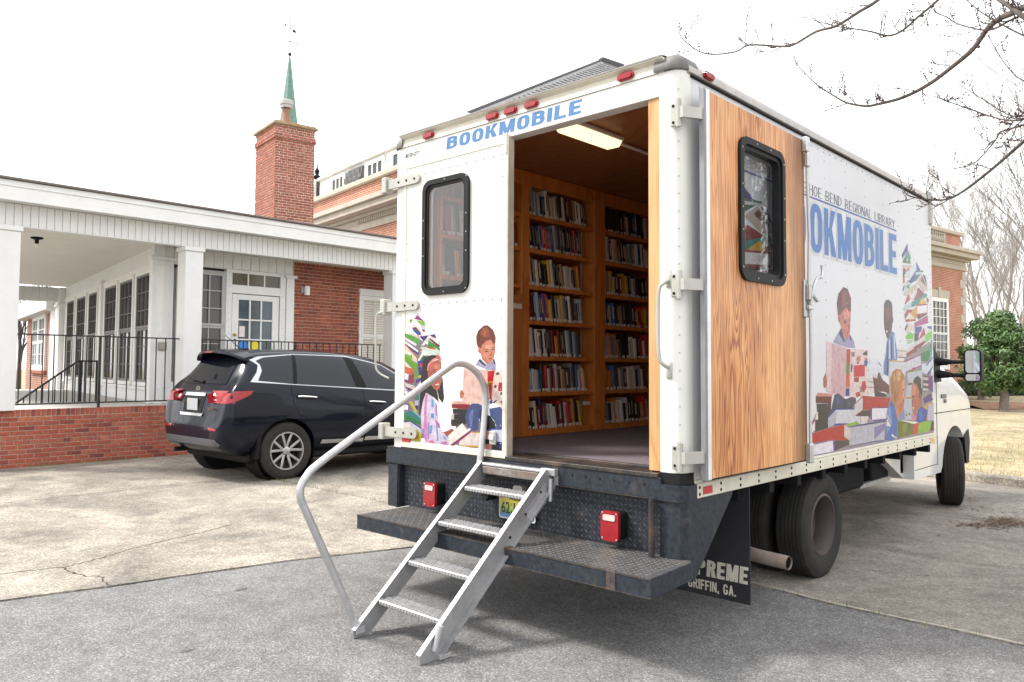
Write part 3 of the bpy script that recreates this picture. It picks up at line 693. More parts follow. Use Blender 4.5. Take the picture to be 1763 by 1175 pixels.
# ---------------------------------------------------------------- main brick building
mb_ = thing('brick_building', 'large red brick building with pale cornice, dormers and grey hip roof behind the truck', 'building', (-10.5, 9.8, 0))
MM = Matrix.Translation((-10.5, 9.8, 0)) @ RZ
part(MB().box(0, 24.9, 0, 14, -.1, 5.95), 'wall', FARB, mb_, M=MM)
def band(nm, ext, z0, z1, m=STONE, bev=.01): return part(MB().box(-ext, 24.9+ext, -ext, 14+ext, z0, z1, bev), nm, m, mb_, M=MM)
band('architrave', .05, 5.72, 5.92); band('frieze', .03, 5.925, 6.1); band('bed_moulding', .16, 6.1, 6.2); band('cornice', .45, 6.205, 6.40); band('cornice_lip', .55, 6.403, 6.56)
dme = MB().box(0,.06,0,.06,0,.14).mesh('dentil', STONE); cor = mb_.children[2]
for i in range(60): inst('dentil', dme, cor, MM @ Matrix.Translation((-.10, .6+i*.12, 5.955)))
part(MB().box(.1, 24.7, .1, 13.8, 6.56, 7.22), 'parapet', FARB, mb_, M=MM)
part(MB().box(-.02, 24.82, -.02, 13.95, 7.222, 7.40, .03), 'parapet_cap', STONE, mb_, M=MM)
# baluster panels in the parapet, front
bp_ = part(MB().box(19.0, 23.2, .055, .098, 6.62, 7.2), 'baluster_panel', STONE, mb_, M=MM)
bme = MB().lathe([(.05,0), (.05,.05), (.03,.1), (.075,.25), (.03,.42), (.05,.48), (.05,.54)], (0,0,0), (0,0,1), 8).mesh('baluster', STONE)
for i in range(20): inst('baluster', bme, bp_, MM @ Matrix.Translation((19.15+i*.2, .02, 6.64)))
# quoins at the far front corner
qa = MB().box(0,.55,-.02,0,0,.36,.012).mesh('quoin', STONE); qb = MB().box(0,.34,-.02,0,0,.36,.012).mesh('quoin', STONE)
for i in range(15):
    w_ = .55 if i % 2 else .34; inst('quoin', qa if i % 2 else qb, mb_, MM @ Matrix.Translation((24.9-w_, 0, .12+i*.372)))
SFm = lambda u, v, d: (u, -d, v)
for ux in (3.0, 6.8, 10.6, 14.4, 18.2, 21.6):
    w = sash_window(mb_, SFm, ux, ux+1.35, 1.6, 4.3, 4, 4, MM, .12, pane=PANED, mun=.03, base=.045, proud=.03)
    part(MB().box(ux-.3, ux+1.65, -.06, .0, 4.43, 4.75, .01).box(ux+.55, ux+.8, -.09, .0, 4.43, 4.86, .01), 'lintel', STONE, mb_, M=MM)
# dormer storey and hip roof
part(MB().box(1.2, 23.5, 3.6, 13.5, 7.2, 8.575), 'dormer_wall', WHITE, mb_, M=MM)
part(MB().box(1.06, 23.7, 3.4, 13.7, 8.576, 8.66, .02), 'eave', TRIMW, mb_, M=MM)
SD_ = lambda u, v, d: (1.2-d, u, v)
for (a, c) in ((11.35,12.3), (8.42,9.5), (6.6,7.75), (4.6,5.6)): sash_window(mb_, SD_, a, c, 7.62, 8.40, 3, 1, MM, .09, pane=mat('dormer_pane', (.035,.05,.055), .15, var=.3, vs=2, spec=.3), two=False, mun=.07, proud=.02, base=.045)
ROOFD = mat('dark_shingle', (.12,.12,.125), .9, var=.3, vs=9)
shp = part(MB().box(1.12, 1.2, 9.85, 10.95, 7.5, 8.45), 'shingle_panel', ROOFD, mb_, M=MM)
shm = MB().box(-.03, 0, 0, .34, 0, .175, .006).mesh('shingle', ROOFD)
for j in range(5):
    for i in range(4 if j % 2 else 3): inst('shingle', shm, shp, MM @ Matrix.Translation((1.118, 9.86+i*.36+(.0 if j % 2 else .12)-(.07 if i == 3 else 0), 7.5+j*.18)))
rf = MB(); e0, e1_, f0, f1 = 1.15, 23.5, 3.5, 13.3; r0 = (11.3, 8.4, 14.25); r1 = (12.4, 8.4, 14.25)
rf.add([(e0,f0,8.665), (e1_,f0,8.665), (e1_,f1,8.665), (e0,f1,8.665), r0, r1], [(0,1,5,4), (1,2,5), (2,3,4,5), (3,0,4)])
roof = part(rf, 'roof', ROOFG, mb_, M=MM)
hp = MB().tube([(e0,f0,8.67), (r0[0],r0[1],14.26)], .05, 6).tube([(r1[0],r1[1],14.26), (e1_,f0,8.67)], .05, 6).tube([r0, r1], .05, 6)
part(hp, 'hip_cap', mat('dark_ridge', (.06,.06,.065), .7), roof, M=MM)
part(MB().box(r0[0]-.1, r1[0]+.1, 8.25, 8.55, 14.1, 14.33, .03), 'ridge_block', mat('dark_ridge', (.06,.06,.065), .7), roof, M=MM)
srow = MB()
for j in range(1, 34):                                  # shingle courses on the front slope
    t = j/34; z = 8.665+t*5.585; y_ = f0+t*4.9; xa = e0+t*10.15+.15; xb = e1_-t*10.5-.15
    x_ = xa
    while x_ < xb:
        w_ = random.uniform(.28,.5); srow.box(x_, min(x_+w_-.02, xb), y_-.09, y_+.02, z-.06, z-.045+random.uniform(0,.012)); x_ += w_
o = part(srow, 'shingles', ROOFG, roof, M=MM); o['kind'] = 'stuff'
# little finial on the left eave corner
part(MB().lathe([(.12,0), (.16,.08), (.06,.16), (.10,.3), (.03,.42), (.0,.75)], (1.1, 13.55, 8.66), (0,0,1), 10), 'finial', DARKM, mb_, 40, M=MM)
part(MB().add([(1.1,13.6,8.6), (1.1,15.4,7.3), (3,15.4,7.3), (3,13.6,8.6), (1.1,13.6,7.3), (3,13.6,7.3)], [(0,1,2,3), (0,4,1), (3,2,5)]), 'lower_roof', ROOFG, mb_, M=MM)

# ---------------------------------------------------------------- chimney
ch = thing('brick_chimney', 'tall red brick chimney with weathered cap rising above the porch roof', 'chimney', (-15.05, 6.25, 4.1))
MC = Matrix.Translation((-15.05, 6.25, 0)) @ RZ
part(MB().box(.006, 1.004, .006, 1.354, 3.9, 7.42).box(-.028, 1.03, -.028, 1.38, 7.10, 7.215), 'core', MORT2, ch, M=MC)
b = MB(); rb = random.Random(9)
for c in range(52):
    z = 3.95+c*.0667; off = .106 if c % 2 else 0; pr = .036 if 47 <= c <= 48 else .0
    head = c % 6 == 2; L_ = .0968 if head else .2033
    for (a, e) in course_spans(-pr, 1.01+pr, off if not head else .05, L_):
        b.box(a, e-.004, -rb.uniform(.004,.008)-pr, .02, z, z+.052, .004)
    for (a, e) in course_spans(0, 1.36, .106-off if not head else .05, L_):
        b.box(-rb.uniform(.004,.008)-pr, .02, a, e-.004, z, z+.052, .004); b.box(.99, 1.012+pr, a, e, z, z+.056)
o = part(b, 'bricks', BRICKC, ch, M=MC); o['kind'] = 'stuff'
part(MB().box(-.065, 1.075, -.065, 1.425, 7.422, 7.485, .015).box(-.03, 1.04, -.03, 1.39, 7.485, 7.52, .01), 'cap', mat('lichen_cap', (.27,.15,.05), .85, col2=(.36,.30,.20), vs=4), ch, M=MC)
part(MB().lathe([(.17,0), (.12,.12), (.10,.3), (.085,.31), (.085,.46), (.0,.46)], (.42,.42,7.515), (0,0,1), 16), 'flue', mat('rusty_flue', (.34,.13,.045), .7, col2=(.25,.17,.14), vs=5), ch, 40, M=MC)
part(MB().lathe([(.0,.48), (.15,.48), (.15,.55), (.17,.56), (.17,.66), (.15,.68), (.0,.70)], (.42,.42,7.515), (0,0,1), 16), 'flue_cap', mat('flue_cap', (.42,.40,.39), .5, metal=.4), ch, 40, M=MC)
part(MB().box(-.009, .5, -.0095, -.002, 4.10, 4.16).box(.3, .7, -.0095, -.002, 4.28, 4.30).box(.5,.53,-.0095,-.002,4.05,4.3), 'lime_stain', mat('lime_white', (.62,.57,.52), .9), ch, M=MC)

# ---------------------------------------------------------------- steeple
def at_px(px, py, dist):
    d = fw*1351.131+rt2*(px-881.5)-up2*(py-566.607); return Vector((2.1783,-3.6412,1.4898))+d*(dist/1351.131)
S0 = at_px(497, 195, 40)
sp = thing('church_steeple', 'slender green copper steeple with weathervane behind the chimney', 'steeple', (S0.x, S0.y, 0))
COP = mat('green_copper', (.085,.185,.145), .6, col2=(.15,.27,.22), vs=6)
part(MB().box(S0.x-.7, S0.x+.7, S0.y-.7, S0.y+.7, 0, 12.4, .02), 'tower', WHITE, sp)
part(MB().lathe([(.85,12.4), (.62,12.7), (.38,14.4), (.045,17.25), (.0,17.25)], (S0.x, S0.y, 0), (0,0,1), 8), 'spire', COP, sp)
rod = MB().tube([(S0.x,S0.y,17.2), (S0.x,S0.y,19.35)], .018, 6); rod.lathe([(0,0), (.07,.03), (.09,.09), (.07,.15), (0,.18)], (S0.x,S0.y,17.3), (0,0,1), 10); rod.lathe([(0,0), (.04,.02), (.04,.06), (0,.08)], (S0.x,S0.y,18.02), (0,0,1), 8)
part(rod, 'finial_rod', DARKM, sp, 50)
v = MB(); a1 = Vector((rt.x, rt.y, 0))
c0 = Vector((S0.x,S0.y,18.75)); ar = (a1*1+Vector((0,0,-.75))).normalized(); 
v.tube([c0-ar*.3, c0+ar*.34], .014, 5)
pr_ = Vector((-a1.y, a1.x, 0))*.012; wv = Vector((0,0,1)).cross(a1).cross(ar).normalized()
for (q, s1, s2, w_) in ((c0+ar*.14, .0, .26, .085), (c0-ar*.36, .0, .14, .05)):
    pts = [q, q+ar*s2*.4+wv*w_, q+ar*s2, q+ar*s2*.4-wv*w_]
    v.add([p_-pr_ for p_ in pts]+[p_+pr_ for p_ in pts], [(0,1,2,3), (7,6,5,4), (0,4,5,1), (1,5,6,2), (2,6,7,3), (3,7,4,0)])
c1 = Vector((S0.x,S0.y,18.06)); ar2 = (a1+Vector((0,0,-.22))).normalized(); v.tube([c1-ar2*.36, c1+ar2*.36], .012, 5)
for s_ in (-1, 1): v.lathe([(0,-.05), (.05,0), (0,.05)], c1+ar2*.38*s_, (0,0,1), 6)
part(v, 'weathervane', DARKM, sp)
DOOR_PRINT = '''efe6ee -2205,1826 -2148,1871 -2048,1800 -2067,1789 -2148,1856 -2189,1822
b04a9c -2185,1830 -2148,1856 -2078,1810
9cc24a -2241,1826 -2208,1831 -2203,1818 -2233,1797
a5cf55 -2170,1820 -2078,1810 -2064,1787 -2068,1769 -2119,1791
eee6ee -2151,1802 -2063,1769 -2065,1748 -2109,1767
6b3f8c -2100,1759 -2065,1746 -2070,1730 -2090,1740
f1e9ec -2250,1784 -2170,1802 -2076,1727 -2104,1719 -2174,1778 -2240,1750
9a4a3a -2202,1767 -2165,1772 -2104,1725 -2127,1719
2f74c0 -2207,1766 -2193,1767 -2099,1713 -2145,1712 -2192,1742
f0ece4 -2272,1720 -2202,1746 -2173,1718
ead8d0 -2225,1720 -2113,1707 -2117,1680 -2220,1707
4b4bb0 -2113,1707 -2072,1709 -2080,1668 -2112,1692
6a3a9c -2099,1704 -1959,1715 -1941,1683 -2026,1708 -2080,1662
f4f0f4 -2099,1719 -1966,1729 -1959,1714 -2097,1703
f2ece8 -2107,1635 -2017,1711 -1901,1656 -1906,1641 -2017,1693 -2035,1667 -2070,1638
a02a34 -2026,1684 -2008,1687 -1903,1635 -1918,1619
4fae52 -2026,1678 -1918,1621 -1903,1618 -1905,1596 -2034,1631
e6e6da -2111,1629 -1954,1621 -1900,1594 -1900,1565 -2111,1614
c07a3a -2052,1631 -1954,1619 -1949,1606 -2034,1618
dfeadf -2115,1590 -2070,1614 -1900,1588 -1900,1565 -1988,1566 -2061,1596
f2f0ea -2142,1531 -2079,1605 -1988,1566 -2069,1566 -2123,1527
2f8a52 -2119,1530 -2078,1569 -2051,1557 -2069,1530
2f5fae -2137,1528 -2069,1530 -2077,1489 -2137,1489
d84a40 -2119,1513 -2085,1510 -2086,1486 -2118,1490
5f3fa0 -2134,1486 -2095,1483 -2094,1429 -2126,1429
8fae6a -2178,1446 -2141,1477 -2122,1423 -2149,1393 -2186,1410
e0c93a -2126,1423 -2094,1426 -2098,1411 -2135,1408
6f4aa8 -2158,1392 -2094,1411 -2098,1393 -2158,1365
dfe2ee -2185,1314 -2094,1393 -2093,1352 -2157,1320
7ac05a -2320,1739 -2131,1690 -2125,1638 -2320,1667
3f9a58 -2320,1686 -2305,1666 -2320,1630 -2320,1630
6b3f94 -2320,1633 -2305,1678 -2129,1590 -2133,1569 -2256,1628 -2285,1644
b060b0 -2314,1709 -2296,1710 -2149,1651 -2156,1627 -2307,1687
f2eef2 -2306,1704 -2294,1705 -2153,1649 -2160,1632 -2304,1690
f2eef2 -2315,1681 -2301,1684 -2136,1603 -2138,1588 -2310,1666
e9dccb -2320,1605 -2281,1644 -2152,1555 -2146,1513 -2198,1531 -2208,1585 -2320,1599
c07a4a -2281,1644 -2271,1645 -2142,1555 -2147,1547
f3f0e6 -2320,1608 -2208,1585 -2213,1567 -2320,1590
9bc653 -2320,1587 -2213,1567 -2198,1518 -2303,1543 -2320,1537
8cbb4a -2320,1580 -2137,1504 -2141,1471 -2169,1461 -2302,1531
efe6dc -2320,1503 -2320,1518 -2320,1552 -2206,1476 -2254,1476 -2320,1518 -2320,1501
d8864a -2320,1503 -2317,1518 -2277,1482
e08a56 -2320,1497 -2178,1467 -2187,1428 -2320,1438
b05a48 -2238,1421 -2177,1434 -2186,1368 -2233,1367
a84aa4 -2320,1457 -2234,1435 -2233,1366 -2320,1392
f6f4f6 -2320,1452 -2240,1432 -2244,1389 -2320,1405
9ac8c8 -2320,1379 -2320,1378 -2318,1362 -2320,1367
eaeef0 -2320,1367 -2320,1371 -2231,1301 -2250,1300 -2320,1341 -2320,1320
b0a2cc -2320,1374 -2304,1366 -2212,1301 -2241,1297
4a8c98 -2304,1372 -2265,1348 -2185,1314 -2212,1298
e6dcdc -2290,1372 -2171,1350 -2175,1323 -2265,1342
9a4a42 -2270,1342 -2174,1321 -2194,1305 -2241,1318
6a4a9c -2320,1296 -2320,1328 -2320,1309 -2274,1275 -2320,1277
f4f0ee -2320,1328 -2320,1329 -2231,1291 -2245,1279 -2320,1309
d6d24a -2320,1274 -2259,1273 -2261,1266 -2320,1266
f6f4f0 -2320,1266 -2259,1266 -2277,1202 -2320,1197
2f6aa8 -2320,1221 -2226,1219 -2234,1174 -2320,1172
f4f2f0 -2320,1216 -2239,1210 -2243,1176 -2320,1175
d8cc3a -2231,1231 -2200,1243 -2137,1166 -2159,1157
4a9aa0 -2320,1151 -2199,1172 -2098,1129 -2102,1095 -2207,1130
9ccccc -2199,1171 -2164,1171 -2098,1129 -2100,1122
3a9a58 -2320,1134 -2320,1149 -2207,1130 -2097,1093 -2101,1073 -2242,1100 -2320,1082
f0ece6 -2320,1129 -2320,1147 -2320,1107 -2320,1088
6a52a0 -2320,1086 -2206,1102 -2092,1057 -2092,1043 -2215,1090 -2320,1079
ebe4e4 -2320,1079 -2215,1092 -2210,1048 -2320,1047
d8d8e4 -2215,1092 -2092,1046 -2091,1007 -2223,1047
dfc83a -2320,1050 -2135,1043 -2092,1013 -2099,955 -2320,964
c03440 -2320,976 -2264,980 -2265,955 -2320,955
b8a8a0 -2320,955 -2151,955 -2155,955 -2320,955
4a9a90 -2161,1284 -2114,1291 -2126,1251 -2165,1250
c8ccd8 -2165,1244 -2126,1248 -2129,1212 -2169,1210
5a4a8a -2169,1210 -2125,1212 -2129,1178 -2155,1188
f0c8bc -1782,1238 -1758,1255 -1592,1261 -1599,1238
b0323a -1781,1235 -1599,1239 -1603,1205 -1777,1209
4a4a48 -1769,1204 -1603,1205 -1617,1173 -1765,1169
3c3a40 -1753,1167 -1625,1173 -1640,1135 -1752,1132
4a4442 -1784,1131 -1636,1135 -1636,1104 -1784,1107
6a5850 -1784,1107 -1686,1106 -1717,1089 -1779,1085
e8e0d8 -1781,1166 -1755,1167 -1755,1135 -1788,1133
3a3440 -1476,1180 -1410,1172 -1367,1129 -1359,1088 -1475,1077
6a7aa4 -1588,1242 -1543,1252 -1476,1236 -1483,1169 -1512,1147 -1519,1074 -1586,1065 -1624,1089 -1648,1156 -1618,1210
8f9cc0 -1610,1163 -1580,1206 -1565,1207 -1579,1091 -1594,1090
4a5478 -1513,1199 -1476,1226 -1464,1139 -1504,1126
7080ac -1418,1218 -1318,1235 -1293,1208 -1296,1147 -1293,1097 -1345,1094 -1374,1143 -1410,1172
b84a50 -1318,1197 -1290,1214 -1290,1208 -1318,1192
efe6e0 -1677,1049 -1500,1062 -1499,972 -1707,957
e0c03a -1578,1057 -1500,1062 -1500,1055 -1582,1050
e0c03a -1707,960 -1499,975 -1499,964 -1715,955
c8a870 -1653,955 -1499,964 -1499,955 -1622,955
55505c -1653,955 -1394,957 -1295,957 -1295,955 -1614,955
3a62b4 -1746,955 -1614,955 -1630,955 -1746,955
3a3a44 -1394,1000 -1292,1005 -1291,955 -1393,955
4a5a98 -1358,992 -1295,992 -1295,955
dfe2ee -1402,1081 -1292,1090 -1292,1012 -1394,1010
4a78c4 -1402,1091 -1293,1097 -1292,1090 -1402,1083
4a78c4 -1394,1008 -1292,1008 -1292,1002 -1394,1000
4a9aa8 -1501,1101 -1453,1098 -1453,1078 -1500,1078
ecc4bc -1463,1070 -1395,1071 -1394,1020 -1463,1021
5a5058 -1463,1016 -1394,1015 -1394,990 -1463,987
e0a898 -1499,985 -1398,990 -1397,957 -1499,955
e8dcec -2079,1269 -2045,1304 -1978,1278 -1935,1235 -1917,1127 -1892,1074 -1859,1027 -1810,1003 -1793,955 -1825,955 -1890,955 -1947,955 -1972,955 -2047,955 -2088,1029 -2098,1140
e0a8cc -2053,1287 -2028,1293 -2043,1143 -2068,1142
d890bc -1950,1125 -1900,1095 -1892,1063 -1933,1071
e0a8cc -2060,1142 -2034,1143 -2023,967 -2039,955 -2074,1008
8cc0dc -1990,1267 -1961,1256 -1960,1207 -1986,1206
7ab4d8 -1992,1162 -1959,1163 -1959,1130 -1992,1129
8cc0dc -1999,1079 -1974,1080 -1978,1025 -2007,1018
8cc0dc -1941,1098 -1921,1083 -1907,975 -1923,969
8cb0dc -2084,1052 -2062,1053 -2057,987 -2078,997
c8a8d8 -1952,1235 -1931,1225 -1922,1148 -1942,1148
c8a8d8 -2025,1099 -2004,1101 -2006,979 -2023,978
e8a0b4 -2023,967 -1973,982 -1947,955 -1997,955
d8a0cc -1898,965 -1826,981 -1809,955 -1857,955
9cb8e0 -1867,1021 -1834,1007 -1826,986 -1858,995
3c3038 -2099,1453 -2022,1454 -2030,1398 -1995,1355 -1945,1323 -1911,1242 -1969,1278 -2045,1309 -2079,1264 -2111,1140 -2120,1162 -2109,1285
4a3a44 -1881,1412 -1871,1346 -1858,1276 -1874,1240 -1911,1269 -1929,1329 -1904,1351
c47a68 -1867,1037 -1803,1057 -1779,1069 -1751,1060 -1779,1032 -1826,1018
c47a68 -1947,955 -1890,955 -1793,955 -1754,955 -1761,955 -1857,955 -1947,955
f6f2ec -1810,1019 -1674,1110 -1624,1070 -1597,1085 -1590,1072 -1778,955 -1801,956
d8d0cc -1674,1110 -1669,1110 -1621,1071 -1627,1067
b0508c -1793,955 -1590,1072 -1586,1054 -1754,955
3c3038 -2108,1155 -2120,1161 -2098,1411 -2087,1519 -2060,1554 -1988,1570 -1935,1565 -1917,1542 -1988,1536 -2023,1495 -2030,1412 -1985,1354 -1931,1320 -1911,1242 -1966,1278 -2045,1305 -2073,1257
4a3a44 -1889,1397 -1876,1414 -1862,1310 -1857,1276 -1869,1241 -1904,1269 -1914,1321
d08a78 -2031,1453 -2014,1495 -1970,1527 -1917,1536 -1891,1519 -1888,1437 -1880,1397 -1905,1338 -1931,1323 -1967,1337 -2003,1395 -2026,1409
e0a494 -1965,1495 -1917,1519 -1899,1495 -1903,1449 -1951,1448
f0b0a8 -2040,1459 -2028,1507 -1979,1542 -1935,1554 -1930,1545 -1974,1530 -2018,1495 -2029,1459
f08a88 -1944,1565 -1926,1574 -1895,1553 -1891,1524 -1917,1536
f4e8e0 -1950,1363 -1910,1373 -1914,1360 -1941,1354
2a1814 -1964,1450 -1935,1456 -1933,1450 -1961,1443
2a1814 -1916,1460 -1895,1465 -1894,1460 -1914,1455
3a2420 -1975,1463 -1934,1472 -1932,1468 -1972,1458
b86a5a -1926,1436 -1905,1443 -1894,1424 -1915,1418
e8a898 -1986,1424 -1951,1431 -1946,1402 -1977,1398
b85850 -1953,1355 -1914,1361 -1923,1349 -1944,1347
5a4650 -2077,1495 -2062,1521 -2064,1376 -2078,1346
584450 -2053,1471 -2043,1486 -2037,1359 -2045,1335
2c2228 -2089,1411 -2080,1423 -2082,1245 -2093,1233
f2d6ce -1663,1480 -1436,1469 -1416,1246 -1470,1231 -1522,1247 -1590,1247 -1674,1253
d8383c -1438,1462 -1371,1466 -1378,1395 -1436,1394
e89a4a -1432,1394 -1378,1400 -1398,1277 -1413,1276
cc4a40 -1425,1384 -1396,1384 -1402,1277 -1416,1279
8aa848 -1432,1399 -1421,1397 -1421,1353 -1429,1363
f4e4dc -1371,1466 -1329,1457 -1290,1427 -1288,1240 -1398,1262 -1385,1395
d8485a -1335,1388 -1289,1392 -1289,1333 -1342,1335
8a7a78 -1361,1451 -1329,1455 -1331,1439 -1355,1435
7a6a68 -1374,1372 -1353,1372 -1356,1352 -1376,1354
9a7a70 -1319,1328 -1299,1331 -1296,1310 -1324,1310
3a62c4 -1416,1266 -1395,1282 -1387,1257 -1412,1248
5a5a70 -1387,1262 -1355,1278 -1348,1273 -1377,1252
d07068 -1327,1264 -1292,1280 -1292,1250
c4c0d4 -1551,1502 -1511,1544 -1451,1507 -1386,1528 -1365,1518 -1364,1467 -1436,1469 -1547,1499
5a6488 -1525,1528 -1507,1541 -1451,1497 -1462,1492
5a6488 -1390,1533 -1376,1541 -1366,1507 -1379,1507
e0a890 -1526,1612 -1520,1685 -1373,1687 -1369,1589 -1386,1538 -1415,1515 -1444,1507 -1488,1538 -1500,1572 -1526,1586
eebca4 -1467,1632 -1387,1633 -1394,1605 -1460,1606
d0907a -1488,1549 -1444,1528 -1422,1515 -1444,1508
9c5a3c -1541,1638 -1546,1691 -1527,1727 -1476,1760 -1439,1761 -1388,1728 -1366,1682 -1369,1641 -1387,1638 -1409,1667 -1453,1658 -1489,1632 -1496,1611 -1526,1617
b87850 -1512,1711 -1461,1746 -1402,1718 -1417,1683 -1475,1684
d49078 -1522,1606 -1507,1601 -1502,1580 -1515,1586
f0b4a0 -1478,1570 -1452,1575 -1448,1554 -1474,1553
cc8a72 -1417,1568 -1401,1579 -1392,1564 -1411,1558
7a4a34 -1468,1602 -1438,1608 -1435,1604 -1466,1598
7a4a34 -1402,1615 -1379,1617 -1378,1613 -1400,1611
3a241e -1465,1590 -1436,1595 -1433,1589 -1452,1583
7c432c -1527,1722 -1516,1726 -1510,1669 -1520,1638
8a4c32 -1439,1757 -1423,1753 -1399,1680 -1412,1676
c88a60 -1483,1741 -1472,1747 -1453,1689 -1466,1684
4a302a -1398,1605 -1380,1606 -1380,1601 -1396,1600
b8544e -1433,1541 -1397,1549 -1397,1543 -1422,1536
d8a088 -1697,1278 -1702,1315 -1683,1337 -1655,1311 -1659,1290 -1682,1273
a06a58 -1684,1315 -1658,1310 -1659,1306 -1685,1312'''
